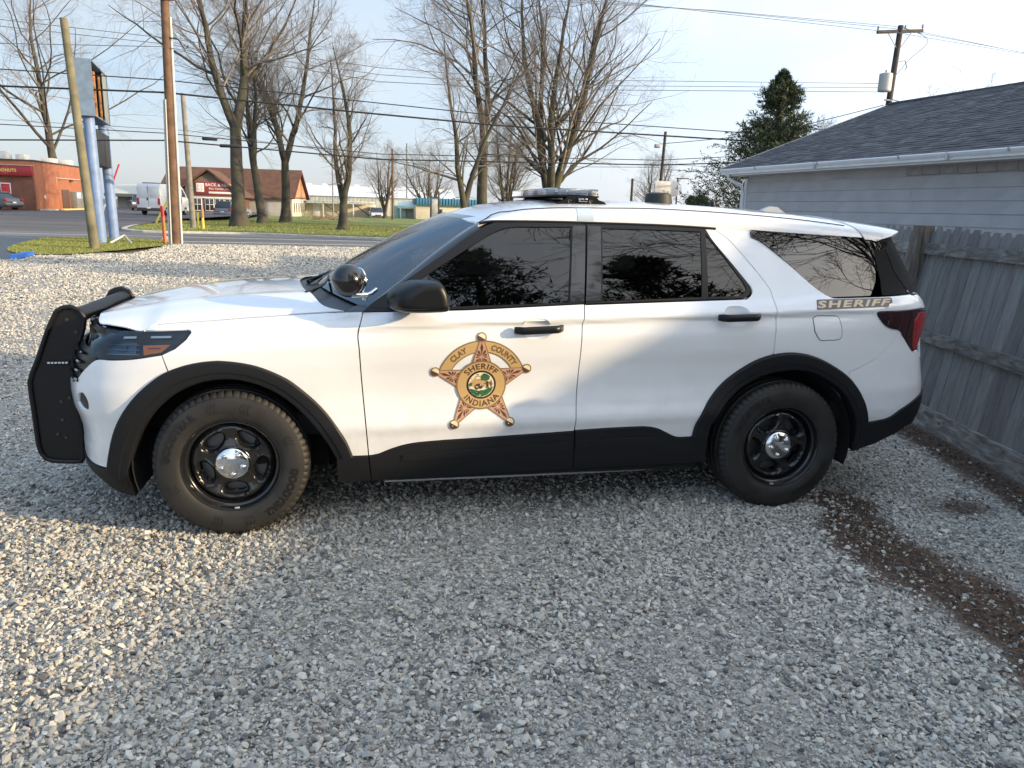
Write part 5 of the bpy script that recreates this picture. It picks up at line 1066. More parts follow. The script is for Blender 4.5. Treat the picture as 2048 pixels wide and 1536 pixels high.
# roof: deck plus overlapping shingle tabs
sl = math.hypot(RUN, RIDGE-EAVE); ru = RUN/sl; rz = (RIDGE-EAVE)/sl
def rp_(u, t, off=0.): return gd*u+gn*(t*ru-off*rz)+Vector((0, 0, EAVE+.015+t*rz+off*ru))
V = [rp_(-.30, -.02), rp_(GL_, -.02), rp_(GL_, sl), rp_(-.30, sl)]+[gd*u+gn*(2*RUN+.02)+Vector((0, 0, EAVE)) for u in (-.30, GL_)]
mesh_obj('roof_deck', V, [(0, 1, 2, 3), (3, 2, 5, 4)], SHG[0], garage)
mesh_obj('gable_wall', [gp(.30, WD+.03, 2.6), gp(.30, RUN, RIDGE-.12), gp(.30, 2*RUN-WD, 2.6)], [(0, 1, 2)], SID, garage)
for a, b_2 in (((-.31, -.02), (-.31, sl)),): tube('rake_edge', [rp_(-.31, -.02, .0), rp_(-.31, sl, .0)], .022, mat('drip_edge', (.25, .25, .26), .5), garage, 4)
V = []; F = []; MI = []; t_ = -.03; c_ = 0; rs = random.Random(11); ex = .142
while t_ < sl-.02:
    u = -.32-rs.random()*.2
    while u < GL_:
        w_ = rs.choice((.16, .20, .25, .32)); u0 = max(u, -.33); u1 = u+w_-.006; hgt = rs.uniform(.005, .013); b0 = len(V); e0 = t_+rs.uniform(-.006, .004)
        for uu in (u0, u1): V += [rp_(uu, e0, .002), rp_(uu, e0, .002+hgt), rp_(uu, t_+ex+.03, .004)]
        F += [(b0, b0+1, b0+4, b0+3), (b0+1, b0+2, b0+5, b0+4), (b0, b0+2, b0+1), (b0+3, b0+4, b0+5)]; MI += [rs.choice((0, 0, 1, 1, 2, 2, 3))]*4; u += w_
    t_ += ex
sh = mesh_obj('shingles', V, F, SHG, garage); sh.data.polygons.foreach_set('material_index', np.array(MI, np.int32)); sh['kind'] = 'stuff'
tube('ridge_cap', [rp_(-.32, sl, .01), rp_(3, sl, -.01), rp_(GL_, sl, .01)], .05, SHG[0], garage, 6)
# ---------------------------------------------------------------- trees
BARK = mat('bark', (.115, .10, .085), .95, noise=(6, .45), bump=(14, .9, .03))
t, b = nodes_of(BARK); tc = t.nodes.new('ShaderNodeTexCoord'); mo_ = t.nodes.new('ShaderNodeTexNoise'); mo_.inputs['Scale'].default_value = 1.4; t.links.new(tc.outputs['Object'], mo_.inputs['Vector'])
rmp = col_ramp(t, mo_.outputs['Fac'], [(.38, (.035, .030, .026)), (.52, (.065, .057, .046)), (.66, (.068, .068, .03))]); t.links.new(rmp.outputs[0], b.inputs['Base Color'])
TWIG = mat('twig', (.19, .16, .14), .9); TWIG2 = mat('twig_dark', (.10, .08, .068), .9)
def tubes_np(B, R, n):
    """many polylines at once: B (m,k,3), R (m,k) -> verts, faces of n-sided tubes"""
    m, k, _ = B.shape; T = np.empty_like(B); T[:, 1:-1] = B[:, 2:]-B[:, :-2]; T[:, 0] = B[:, 1]-B[:, 0]; T[:, -1] = B[:, -1]-B[:, -2]; T /= np.linalg.norm(T, axis=2, keepdims=True)+1e-9
    ref = np.zeros_like(T); ref[..., 0] = .31; ref[..., 1] = .95; ref[..., 2] = .05; bad = np.abs((ref*T).sum(2)) > .9; ref[bad] = (1, 0, 0)
    A = np.cross(T, ref); A /= np.linalg.norm(A, axis=2, keepdims=True)+1e-9; C = np.cross(T, A)
    an = 2*np.pi*np.arange(n)/n; V = B[:, :, None]+(A[:, :, None]*np.cos(an)[:, None]+C[:, :, None]*np.sin(an)[:, None])*R[:, :, None, None]
    i = np.arange(m)[:, None, None]*k*n+np.arange(k-1)[None, :, None]*n+np.arange(n)[None, None]; j = np.roll(np.arange(n), -1)
    i2 = np.arange(m)[:, None, None]*k*n+np.arange(k-1)[None, :, None]*n+j[None, None]
    F = np.stack([i, i2, i2+n, i+n], -1).reshape(-1, 4); return V.reshape(-1, 3), F
def np_mesh(name, V, F, mt, parent=None):
    me = bpy.data.meshes.new(name); nf = len(F); w_ = F.shape[1]; me.vertices.add(len(V)); me.vertices.foreach_set('co', np.ascontiguousarray(V, np.float32).ravel())
    me.loops.add(nf*w_); me.loops.foreach_set('vertex_index', np.ascontiguousarray(F, np.int32).ravel()); me.polygons.add(nf); me.polygons.foreach_set('loop_start', np.arange(0, nf*w_, w_, dtype=np.int32))
    me.update(calc_edges=True); me.shade_smooth(); o = bpy.data.objects.new(name, me); COL.objects.link(o)
    for m_ in (mt if isinstance(mt, (list, tuple)) else [mt]): me.materials.append(m_)
    if parent: o.parent = parent
    return o
def grow(g, starts, dirs, lens, rads, k, bend, up, taper=.35):
    """polylines from starts; returns (m,k,3), (m,k)"""
    m = len(starts); B = np.zeros((m, k, 3)); B[:, 0] = starts; d = dirs/np.linalg.norm(dirs, axis=1, keepdims=True); seg = (lens/(k-1))[:, None]
    for i in range(1, k):
        d = d+g.normal(0, bend, (m, 3)); d[:, 2] += up; d /= np.linalg.norm(d, axis=1, keepdims=True); B[:, i] = B[:, i-1]+d*seg
    return B, rads[:, None]*(1-(1-taper)*np.linspace(0, 1, k))[None]
def children(g, B, R, per, lo, lenf, ang, radf, upb):
    """side shoots from a set of polylines"""
    m, k, _ = B.shape; n = m*per; par = np.repeat(np.arange(m), per); t = lo+(1-lo)*((np.tile(np.arange(per), m)+g.random(n))/per); f = t*(k-1); i = np.minimum(f.astype(int), k-2); u = (f-i)[:, None]
    st = B[par, i]*(1-u)+B[par, i+1]*u; rd = R[par, i]*(1-u[:, 0])+R[par, i+1]*u[:, 0]; T = B[par, i+1]-B[par, i]; T /= np.linalg.norm(T, axis=1, keepdims=True)+1e-9
    q = g.normal(0, 1, (n, 3)); q -= (q*T).sum(1, keepdims=True)*T; q /= np.linalg.norm(q, axis=1, keepdims=True)+1e-9; a = ang*(.7+.6*g.random(n))[:, None]
    d = T*np.cos(a)+q*np.sin(a); d[:, 2] += upb; L = np.linalg.norm(B[:, -1]-B[:, 0], axis=1)[par]*lenf*(1.25-.75*t)*(.65+.7*g.random(n))
    return st, d, L, np.minimum(rd*.8, rd*radf*(.7+.5*g.random(n)))
def bare_tree(name, loc, H, r0, seed, stems, label, fork=.25, limbs=8, lean=(0, 0), spread=.75, dens=1., droop=0., group='bare trees across the road', twig=TWIG, minr=.0036):
    g = np.random.default_rng(seed); root = empty(name, loc); tag(root, label, 'tree', group)
    k0 = 9; Vt = []; Ft = []; off = 0
    def add(B, R, n):
        nonlocal off
        V, F = tubes_np(B, R, n); Vt.append(V); Ft.append(F+off); off += len(V)
    # trunk up to the fork, flared at the foot
    hf = H*fork; tr, rr_ = grow(g, np.zeros((1, 3)), np.array([[lean[0], lean[1], 1.]]), np.array([hf]), np.array([r0]), k0, .035, .02, .72); rr_[0, 0] *= 1.55; rr_[0, 1] *= 1.15; add(tr, rr_, 12)
    tip = tr[0, -1]; S = []
    ds = np.array([[spread*.46*math.cos(a), spread*.46*math.sin(a), 1.] for a in (2*np.pi*np.arange(stems)/max(stems, 1)+g.random()*6)]) if stems > 1 else np.array([[lean[0]*.5, lean[1]*.5, 1.]])
    ml, mr_ = grow(g, np.repeat(tip[None]-[[0, 0, .15]], len(ds), 0), ds, (H-hf)*(.82+.25*g.random(len(ds))), np.full(len(ds), r0*(.72 if stems > 1 else .76))*(.75+.3*g.random(len(ds))), 13, .075, .085, .10); add(ml, mr_, 9)
    st, d, L, rd = children(g, ml, mr_, limbs, .06 if stems > 1 else .0, .50*spread/.75, .86 if stems > 1 else 1.02, .40, .13-droop); l1, q1 = grow(g, st, d, L, np.maximum(rd, .012), 9, .16, .045-droop*.05, .18); add(l1, q1, 6)
    trunk = np_mesh('trunk', np.vstack(Vt), np.vstack(Ft), BARK, root)
    Vt.clear(); Ft.clear(); off = 0; V2 = []
    all1 = np.concatenate([l1, ml[:, np.linspace(0, 12, 9).astype(int)]]); allr = np.concatenate([q1, mr_[:, np.linspace(0, 12, 9).astype(int)]])
    st, d, L, rd = children(g, all1, allr, int(10*dens), .14, .44, .85, .40, .08-droop); l2, q2 = grow(g, st, d, L, np.maximum(rd, minr*2), 6, .17, .03-droop*.05, .25); add(l2, q2, 4)
    st, d, L, rd = children(g, l2, q2, int(8*dens), .15, .50, .8, .5, .05-droop); l3, q3 = grow(g, st, d, L, np.maximum(rd, minr*1.35), 4, .14, .05, .4); add(l3, q3, 3)
    st, d, L, rd = children(g, l3, q3, int(5*dens), .2, .60, .7, .55, .03); l4, q4 = grow(g, st, d, np.maximum(L, .35), np.maximum(rd, minr), 3, .12, .05, .6); add(l4, q4, 3)
    np_mesh('crown', np.vstack(Vt), np.vstack(Ft), twig, root); return root
TR = [('bare_tree', (-33.6, 97, .3), 27, .62, 11, 1, 'broad bare tree rising behind the brick doughnut shop', .22, 22, (0, 0), 1.25, .9),
      ('bare_tree', (-6.8, 49.8, 0), 19, .47, 12, 2, 'thick-trunked bare tree beside the grey roadside pole', .34, 11, (-.02, 0), .85, 1.0),
      ('bare_tree', (-6.4, 60, 0), 15, .36, 23, 2, 'slimmer bare tree second from the roadside pole on the lawn', .3, 9, (-.1, 0), .6, 1.0),
      ('bare_tree', (-5.1, 65.4, 0), 19, .42, 34, 3, 'bare tree just before the orange gable of the brown-roofed building', .27, 10, (.03, 0), .85, 1.0),
      ('bare_tree', (-.1, 47.7, 0), 13.2, .34, 45, 2, 'bare tree forking low and alone on the lawn near the kerb', .14, 9, (.05, 0), .55, .9),
      ('bare_tree', (7.6, 46, 0), 12, .30, 56, 2, 'short bare tree with V trunk above the windscreen of the police car', .16, 9, (0, 0), .7, .9),
      ('bare_tree', (9.6, 50, 0), 21, .42, 67, 2, 'tall bare tree with one straight mossy trunk beside the light bar', .30, 12, (-.03, 0), .72, 1.0),
      ('bare_tree', (14.9, 52, 0), 21, .48, 79, 5, 'widest bare tree with several stems right above the light bar', .08, 12, (0, 0), .62, .92),
      ('bare_tree', (13.6, 62, 0), 9.5, .26, 80, 4, 'low shrubby bare tree with many stems behind the light bar', .08, 9, (0, 0), .6, .9),
      ('bare_tree', (4.6, 98, 0), 8.5, .30, 91, 4, 'small spreading bare tree before the long pale warehouse', .12, 9, (0, 0), .9, .75),
      ('bare_tree', (12.6, 121, 0), 9.5, .35, 92, 6, 'dense rounded bare tree behind the blue-roofed building', .08, 9, (0, 0), 1.0, .75),
      ('bare_tree', (30, 70, 0), 7.5, .22, 93, 4, 'small pale bare tree far behind the roof antenna', .12, 8, (0, 0), .7, .75),
      ('bare_tree', (35, 50, 0), 8.6, .25, 94, 4, 'thin bare tree peeping out behind the spruce', .12, 8, (0, 0), .6, .75),
      ('bare_tree', (44, 46, 0), 11.0, .28, 95, 4, 'bare treetop showing over the garage ridge', .2, 9, (0, 0), .8, .7)]
for nm, loc, H, r0, sd, stn, lab, fk, lm, ln, sp_, dn in TR: bare_tree(nm, loc, H, r0, sd, stn, lab, fk, lm, ln, sp_, dn)
def conifer(name, loc, H, rad, seed, label, n_br=150, blade=.11, group='conifers', low=.05, dense_=1., shape=.8, jag=.25):
    g = np.random.default_rng(seed); root = empty(name, loc); tag(root, label, 'tree', group)
    tube('trunk', [(0, 0, 0), (.03, 0, H*.5), (0, 0, H*.97)], [rad*.09, rad*.06, .01], BARK, root, 8)
    h = low+(1-low)*(np.arange(n_br)+g.random(n_br))/n_br; L = rad*(1-h)**shape*(1-jag+2*jag*g.random(n_br))+.08; a = np.arange(n_br)*2.39996+g.normal(0, .3, n_br)
    d = np.stack([np.cos(a), np.sin(a), np.where(h > .75, .7, .05-.25*(1-h))], 1); st = np.stack([0*a, 0*a, h*H], 1)
    B, R = grow(g, st, d, L, np.full(n_br, .02), 7, .06, .06, .3); V, F = tubes_np(B, R, 3); np_mesh('branches', V, F, TWIG2, root)
    s2, d2, l2, r2 = children(g, B, R, 14, .12, .36, .75, .5, .02); B2, R2 = grow(g, s2, d2, np.maximum(l2, .12), np.full(len(s2), .008), 4, .1, .02, .4)
    per = max(4, int(11*dense_)); m = len(B2); par = np.repeat(np.arange(m), per); t_ = g.random(m*per)*3; i = np.minimum(t_.astype(int), 2); u = (t_-i)[:, None]
    P = B2[par, i]*(1-u)+B2[par, i+1]*u; T = B2[par, i+1]-B2[par, i]; T /= np.linalg.norm(T, axis=1, keepdims=True)+1e-9; q = g.normal(0, 1, P.shape); dd = T*.75+q*.55; dd /= np.linalg.norm(dd, axis=1, keepdims=True)
    w_ = np.cross(dd, g.normal(0, 1, P.shape)); w_ /= np.linalg.norm(w_, axis=1, keepdims=True)+1e-9; bl = blade*(.6+.8*g.random(len(P)))[:, None]
    V = np.stack([P-w_*bl*.11, P+w_*bl*.11, P+dd*bl], 1).reshape(-1, 3); F = np.arange(len(V)).reshape(-1, 3)
    o = np_mesh('crown', V, F, [mat('needle_a', (.035, .055, .022), .7), mat('needle_b', (.055, .075, .028), .7), mat('needle_c', (.022, .036, .018), .7)], root)
    o.data.polygons.foreach_set('material_index', g.integers(0, 3, len(F)).astype(np.int32)); return root
conifer('spruce_tree', (18.9, 27.5, 0), 7.75, 4.9, 5, 'dark green spruce standing behind the garage corner', 420, .15, low=.05, dense_=1.3, shape=1.05, jag=.30)
conifer('spruce_tree', (25.2, 50, 0), 2.9, 1.3, 6, 'small young spruce far off beside the roof antenna', 70, .2, low=.05)
conifer('spruce_tree', (19.5, 36, 0), 2.6, 1.4, 8, 'low dark evergreen at the foot of the tall spruce', 70, .2, low=.03)
# ---------------------------------------------------------------- poles, wires, signs
POLEB = mat('pole_brown', (.13, .075, .045), .9, noise=(3, .35), bump=(25, .5, .01)); POLEG = mat('pole_grey', (.20, .18, .15), .9, noise=(3, .3), bump=(25, .5, .01)); POLEO = mat('pole_olive', (.16, .145, .09), .9, noise=(2, .4), bump=(25, .5, .01)); CON = mat('conduit', (.50, .49, .46), .6); WIRE = mat('wire_black', (.012, .012, .013), .6); WIREG = mat('wire_grey', (.10, .11, .12), .6); INS = mat('insulator', (.30, .30, .31), .4)
def pole(name, loc, h, r, m_, label, lean=(0, 0), group=None, top=.72):
    e = empty(name, loc); tag(e, label, 'pole', group); tube('shaft', [(0, 0, -.1), (lean[0]*h*.5, lean[1]*h*.5, h*.5), (lean[0]*h, lean[1]*h, h)], [r, r*(1+top)/2, r*top], m_, e, 14); return e
P1 = pole('utility_pole', (-5.98, 26.63, 0), 9.6, .19, POLEB, 'brown timber utility pole at the gravel edge with pale conduits', (.018, 0))
for dx, dy, r in ((-.22, -.06, .035), (-.13, -.16, .03), (.22, -.05, .045)): tube('conduit', [(dx, dy, 0), (dx*(.8 if dx < 0 else .78)+.018*(5.2 if dx < 0 else 8.0), dy*.8, 5.2 if dx < 0 else 8.0)], r, CON, P1, 8)
rbox('red_cabinet', (.22, -.1, 8.95), (.45, .5, .75), mat('red_box', (.42, .06, .04), .6, noise=(6, .3)), P1, .02); rbox('bracket', (-.35, -.1, 8.85), (.7, .12, .12), POLEO, P1, .01); rbox('cutout', (-.75, -.1, 8.9), (.35, .25, .28), mat('cutout', (.12, .03, .03), .6), P1, .02)
for pts in ([(.25, -.1, 7.3), (.55, -.15, 7.25), (.75, -.1, 6.95), (.85, 0, 7.1)],): tube('drip_loop', crom([Vector(q) for q in pts], .1), .02, WIRE, P1, 5)
pole('utility_pole', (-7.62, 22.64, 0), 6.95, .15, POLEO, 'leaning olive-grey timber stub pole on the grass island', (-.045, .0))
pole('utility_pole', (-8.75, 44.8, .05), 7.6, .17, POLEG, 'pale grey weathered pole across the road before the sign building', (-.02, 0))
P4 = pole('utility_pole', (25.17, 29.16, 0), 10.5, .17, mat('pole_dark', (.06, .048, .042), .9, noise=(3, .3)), 'dark utility pole with crossarm and transformer behind the garage roof', (.03, 0))
xa = Vector((.315, 0, 10.25)); ca = rbox('crossarm', tuple(xa), (2.5, .12, .14), mat('pole_dark'), P4, .01, Euler((0, R_(-6), R_(4))))
for dx in (-1.15, .25, 1.15): lathe('insulator', [(0, .20), (.03, .20), (.05, .14), (.035, .12), (.06, .06), (.03, .04), (.02, 0)], INS, P4, 10, 'z', loc=(.315+dx, 0, 10.32+dx*.105))
tube('brace', [(.29, -.05, 9.4), (-.35, -.05, 10.15)], .02, INS, P4, 5); tube('brace', [(.29, -.05, 9.4), (.9, -.05, 10.25)], .02, INS, P4, 5)
tf = lathe('transformer', [(0, .95), (.05, .95), (.06, .85), (.25, .80), (.29, .78), (.29, .05), (.25, .0), (0, .0)], mat('transformer_grey', (.42, .43, .42), .5), P4, 20, 'z', loc=(-.30, -.25, 7.55))
for z in (7.2, 6.75, 6.3): rbox('rack', (.0, -.2, z), (.35, .12, .06), INS, P4, .01)
tube('cutout', [(.3, -.1, 8.9), (.7, -.1, 9.0), (.85, -.1, 8.7), (.75, -.1, 8.6)], .025, INS, P4, 6); tube('jumper', crom([Vector(q) for q in ((.3, -.2, 10.4), (1.6, -.3, 9.9), (.8, -.2, 9.0), (.1, -.2, 8.2), (-.3, -.25, 8.4))], .2), .014, WIREG, P4, 4)
P5 = pole('utility_pole', (17.78, 38.1, 0), 6.25, .11, mat('pole_dark'), 'thin dark pole with lamp far behind the roof antenna', (.03, 0))
rbox('lamp', (-.25, 0, 5.45), (.32, .22, .22), INS, P5, .05); tube('lamp_arm', [(.16, 0, 5.6), (-.2, 0, 5.55)], .025, INS, P5, 5)
pole('utility_pole', (16.0, 37.6, 0), 3.6, .09, mat('pole_dark'), 'short dark post beside the thin lamp pole', (.0, 0))
pole('utility_pole', (5.2, 90, 0), 8.2, .16, POLEB, 'slim reddish pole standing among twigs before the warehouse', (.0, 0))
LPb = pole('lamp_post', (-1.72, 91, 0), 7.4, .10, mat('lamp_grey', (.20, .21, .22), .6), 'grey lamp post with floodlights beside the pale warehouse'); rbox('floodlight', (-1.1, -.2, 7.3), (.7, .4, .45), INS, LPb, .06, Euler((R_(20), 0, R_(20)))); rbox('floodlight', (.5, -.2, 7.0), (.5, .4, .4), INS, LPb, .06); tube('arm', [(-1.1, 0, 7.2), (.5, 0, 7.1)], .04, INS, LPb, 5)
# overhead lines, strung between the poles
def wire(pts, r, label, m_=WIRE, sag=0.):
    P = [Vector(q) for q in pts]; out = []
    for i in range(len(P)-1):
        L = (P[i+1]-P[i]).length; k = max(2, int(L/1.5))
        for j in range(k): t_ = j/k; out.append(P[i].lerp(P[i+1], t_)-Vector((0, 0, sag*4*t_*(1-t_)*(L/20)**2)))
    out.append(P[-1]); o = tube('overhead_wire', out, r, m_, None, 5); tag(o, label, 'wire', 'overhead lines along the road'); return o
def line(y0, y1, *xz): return [(x, y0+(x+6)/31.15*(y1-y0), z) for x, z in xz]
wire(line(26.63, 29.1, (-40, 6.2), (-11.2, 5.31), (-6.02, 5.45), (.55, 5.20), (6.55, 5.02), (17.7, 5.02), (25, 5.6), (45, 5.2)), .034, 'thickest black cable crossing the sky behind the trees')
wire(line(26.63, 29.1, (-40, 6.6), (-11.2, 5.86), (-6., 5.88), (.55, 5.62), (6.5, 5.40), (17.6, 5.36), (25, 6.0), (45, 5.6)), .020, 'black cable strung just above the thickest one')
wire(line(26.6, 29.2, (-40, 4.4), (-11.4, 3.52), (-6.1, 3.78), (1.7, 3.47), (13.8, 3.79), (25, 4.6)), .026, 'lowest black cable running above the car roof')
wire(line(26.7, 29.3, (-40, 4.9), (-11.4, 4.05), (-6.1, 4.04), (1.7, 3.68), (13.8, 4.0), (25, 5.0)), .016, 'thin cable strung just above the lowest one')
wire(line(26.5, 29.0, (-40, 7.4), (-11.1, 6.67), (-6., 6.98), (1.7, 6.35), (8, 6.5), (24.9, 7.55)), .014, 'thin wire third from the top on the brown pole', WIREG)
wire(line(26.6, 29.1, (-40, 8.0), (-6., 7.10), (1.7, 6.62), (8, 6.68), (24.9, 7.75)), .012, 'thin grey wire second of three behind the tree crowns', WIREG)
wire(line(26.7, 29.2, (-40, 8.3), (-6., 7.32), (1.7, 6.89), (7.8, 6.9), (24.9, 7.95)), .012, 'thin grey wire highest of three behind the tree crowns', WIREG)
for z0, dy, lab in ((10.35, 0, 'upper thin line running to the crossarm insulator'), (10.5, .5, 'second thin line running to the crossarm'), (10.12, -.6, 'lowest of the three lines on the crossarm')):
    wire([(-40, 26+dy, 11.2), (8, 27.7+dy, 10.0), (16, 28.4+dy, z0-.12), (25.2, 29.16+dy*.4, z0), (33, 29.8+dy, z0-.42), (60, 31+dy, z0-.6)], .012, lab, WIREG)
wire([(25.1, 29.1, 7.0), (21.5, 33, 5.9), (17.9, 38.1, 5.6)], .018, 'slanting service drop from the transformer pole', WIRE, .3)
wire([(25.2, 29.1, 7.3), (27, 25.5, 6.1), (29, 22, 5.4)], .018, 'service drop falling right behind the garage ridge', WIRE, .2)
wire([(25.2, 29.1, 7.2), (26.0, 26, 5.6)], .014, 'short service drop beside the transformer pole', WIRE)
wire([(17.8, 38.1, 4.5), (30, 36, 4.1), (60, 33, 4.6)], .014, 'thin line leaving the lamp pole to the right', WIREG)
wire([(17.8, 38.1, 4.2), (30, 36, 3.8), (60, 33, 4.2)], .018, 'lower line leaving the lamp pole to the right', WIREG)
wire([(17.8, 38.1, 4.3), (5, 41, 4.0), (-8.7, 44.7, 5.6), (-40, 52, 6.5)], .014, 'thin line along the far side of the road', WIREG)
for x, z, w_ in ((-4.6, 3.92, .55), (-3.9, 3.7, .75)): sp2 = rbox('cable_splice', (x, 26.72+(x+6)*.08, z), (w_, .10, .12), WIRE, None, .04); tag(sp2, 'black splice case hanging on the low cable, %s one' % ('upper' if w_ < .6 else 'lower'), 'splice case', 'overhead lines along the road')
# pylon sign on two blue posts
SB = mat('sign_blue', (.16, .235, .40), .5, noise=(3, .18)); SBD = mat('sign_blue_grey', (.13, .19, .27), .5, noise=(4, .2)); SDK = mat('sign_dark', (.02, .02, .022), .8); RUST = mat('rust', (.30, .15, .06), .85, noise=(10, .5)); SBL = mat('sign_black', (.018, .018, .02), .5)
sg = empty('pylon_sign', (-8.7, 27.9, 0)); tag(sg, 'empty pylon sign on two pale blue posts with dark lower cabinet', 'sign')
for x, y in ((-8.49, 26.35), (-8.90, 29.46)): tube('post', [(x+8.7, y-27.9, -.1), (x+8.7-.08, y-27.9, 4.5)], .19, SB, sg, 18)
def frame_box(name, x0, x1, y0, y1, z0, z1, th, m_, parent):
    bm = bmesh.new()
    add_box(bm, ((x0+th/2), (y0+y1)/2, (z0+z1)/2), (th, y1-y0, z1-z0))
    for yy in (y0+th/2, y1-th/2): add_box(bm, ((x0+x1)/2+th/2, yy, (z0+z1)/2), (x1-x0-th, th, z1-z0))
    for z_ in (z0+th/2, z1-th/2): add_box(bm, ((x0+x1)/2+th/2, (y0+y1)/2, z_), (x1-x0-th, y1-y0-2*th, th))
    return bm_obj(name, bm, m_, parent)
cb = frame_box('cabinet', -.42, .18, -1.95, 1.95, 4.46, 6.35, .05, SBD, sg); cb.rotation_euler = (0, 0, R_(8.5)); rbox('cabinet_inside', (-.30, 0, 5.4), (.04, 3.7, 1.7), SDK, cb, .005); rbox('rusty_frame', (.02, -.5, 5.35), (.10, .22, 1.55), RUST, cb, .01); rbox('rusty_frame', (.02, .9, 5.35), (.08, .10, 1.6), RUST, cb, .01); rbox('remaining_panel', (.14, 1.35, 5.4), (.03, 1.0, 1.75), mat('sign_panel', (.22, .24, .24), .6), cb, .005)
rbox('lower_cabinet', (-.10, 0, 3.42), (.50, 3.0, 1.22), SBL, sg, .02).rotation_euler = (0, 0, R_(8.5))
tube('fallen_frame', [(-8.1+8.7, 26.0-27.9, .06), (-7.8+8.7, 26.8-27.9, .32), (-7.4+8.7, 26.0-27.9, .10), (-7.6+8.7, 26.9-27.9, .05)], .03, mat('white_pipe', (.7, .7, .7), .5), sg, 6)
# markers and small things by the road
def post(name, loc, h, r, cols, label, lean=(0, 0), cat='marker post'):
    e = empty(name, loc); tag(e, label, cat); z = 0
    for i, (f, m_) in enumerate(cols):
        tube('sleeve' if i else 'stake', [(lean[0]*z, lean[1]*z, z-(.05 if not i else 0)), (lean[0]*(z+f*h), lean[1]*(z+f*h), z+f*h)], r*(1 if i == 0 else 1.01), m_, e, 10); z += f*h
    return e
OR_ = mat('marker_orange', (.75, .16, .05), .5); RD_ = mat('marker_red', (.65, .05, .05), .5); YL_ = mat('marker_yellow', (.72, .60, .10), .5); WT_ = mat('marker_white', (.7, .7, .68), .5)
post('cable_marker', (-6.48, 27.15, 0), 1.42, .065, [(.72, OR_), (.28, RD_)], 'orange cable marker post beside the brown utility pole', (-.02, 0))
post('cable_marker', (-7.95, 43.4, .05), 1.15, .07, [(.55, YL_), (.45, mat('marker_rust', (.55, .20, .05), .5))], 'rust-topped cable marker beside the pale grey pole')
post('cable_marker', (-8.25, 43.6, .05), .95, .06, [(1, YL_)], 'plain yellow cable marker beside the rust-topped one')
post('guy_guard', (-12.7, 52.9, .1), 2.7, .07, [(1, YL_)], 'slanting yellow guy-wire guard at the lot kerb', (.55, 0), 'guy guard')
post('guy_guard', (-18.2, 60.0, .25), 3.9, .06, [(.25, WT_), (.75, RD_)], 'slanting red guy-wire guard behind the blue sign posts', (.40, 0), 'guy guard')
stop = prism('wheel_stop', [(-.85, 0), (.85, 0), (.80, .11), (-.80, .11)], -.08, .08, mat('stop_blue', (.03, .16, .55), .6, noise=(9, .2)), None, .015); stop.location = (-8.30, 18.75, .012); stop.rotation_euler = (0, 0, R_(96)); tag(stop, 'blue parking wheel stop lying at the wet lot edge', 'wheel stop')
g = rbox('litter_sheet', (-6.75, 28.6, .09), (.35, .05, .28), mat('pale_card', (.55, .48, .38), .8), None, .01, Euler((R_(30), R_(25), R_(20)))); tag(g, 'crumpled pale card lying on the grass island', 'litter')
g = np.random.default_rng(2); V = []; F = []
for i in range(90):
    a = g.random()*6.28; r = abs(g.normal(0, 1)); tube_data([(-2.+r*1.6*math.cos(a), 78+r*1.0*math.sin(a), .12), (-2.+r*1.6*math.cos(a)+g.normal(0, .5), 78+r*math.sin(a)+g.normal(0, .4), .2+.4*g.random())], .035, 4, True, V, F)
br = mesh_obj('brush_pile', V, F, mat('dry_brush', (.23, .17, .11), .9)); tag(br, 'low heap of dry brush on the lawn before the orange gable', 'brush')
# ---------------------------------------------------------------- what stands behind and beside the camera (trees seen in the paint and panes, two buildings added to shade the yard)
SF = Vector((math.cos(SUN_AZ), -math.sin(SUN_AZ), 0)); SR = Vector((-math.sin(SUN_AZ), -math.cos(SUN_AZ), 0))
def sunpos(D, L): return SF*D+SR*L
hp = sunpos(15.7, 9.2); mh = empty('low_shade_building', hp, math.atan2(SR.y, SR.x)); tag(mh, 'unseen long low building added to shade the yard ground', 'house')  # added out of view, roof height set to keep the near ground shaded
MW = mat('low_shade_siding', (.55, .53, .48), .7, noise=(3, .08)); MROOF = mat('low_shade_roof', (.35, .35, .36), .6)
for k in range(22): rbox('siding_panel', (-8.0+k*.8, 0, 1.85), (.79, 3.4, 2.7), MW, mh, .01)
rbox('skirting', (.4, 0, .28), (17.4, 3.3, .6), mat('skirting', (.30, .29, .28), .8), mh, .01); rbox('roof', (.4, 0, 3.34), (17.9, 3.6, .16), MROOF, mh, .03)
for x in (-5, -1, 4):
    for sy in (-1, 1): rbox('window', (x, sy*1.71, 2.1), (1.3, .05, .9), GLOSSB, mh, .01); rbox('window_sill', (x, sy*1.73, 1.62), (1.4, .07, .06), WHT, mh, .01)
rbox('door', (1.6, 1.71, 1.6), (.9, .05, 2.0), mat('low_shade_door', (.4, .38, .35), .6), mh, .01)
hq = sunpos(17.6, 0); ho = empty('shade_house', hq, math.atan2(SR.y, SR.x)); tag(ho, 'unseen house with roofline shaped to shade the police car rear', 'house')  # out of view, roof outline shaped to throw the slanting shade edge
HW = mat('house_siding', (.48, .46, .42), .7, noise=(2, .08))
for k in range(18): rbox('siding_board', (-4.3, 4.1, .2+k*.2), (9.2, 7.6, .19), HW, ho, .006)
prism('roof', [(-9.3, 3.75), (-7.6, 5.42), (-.62, 5.42), (.32, 4.62), (1.05, 4.26), (1.05, 3.75)], 0., 8.2, mat('house_roof', (.10, .09, .085), .9, noise=(6, .3)), ho, .01)
for x in (-7.4, -4.4, -1.6): wn = rbox('window', (x, .28, 2.2), (1.0, .06, 1.3), GLOSSB, ho, .01); rbox('window_frame', (x, .30, 2.2), (1.14, .05, 1.44), WHT, wn, .01)
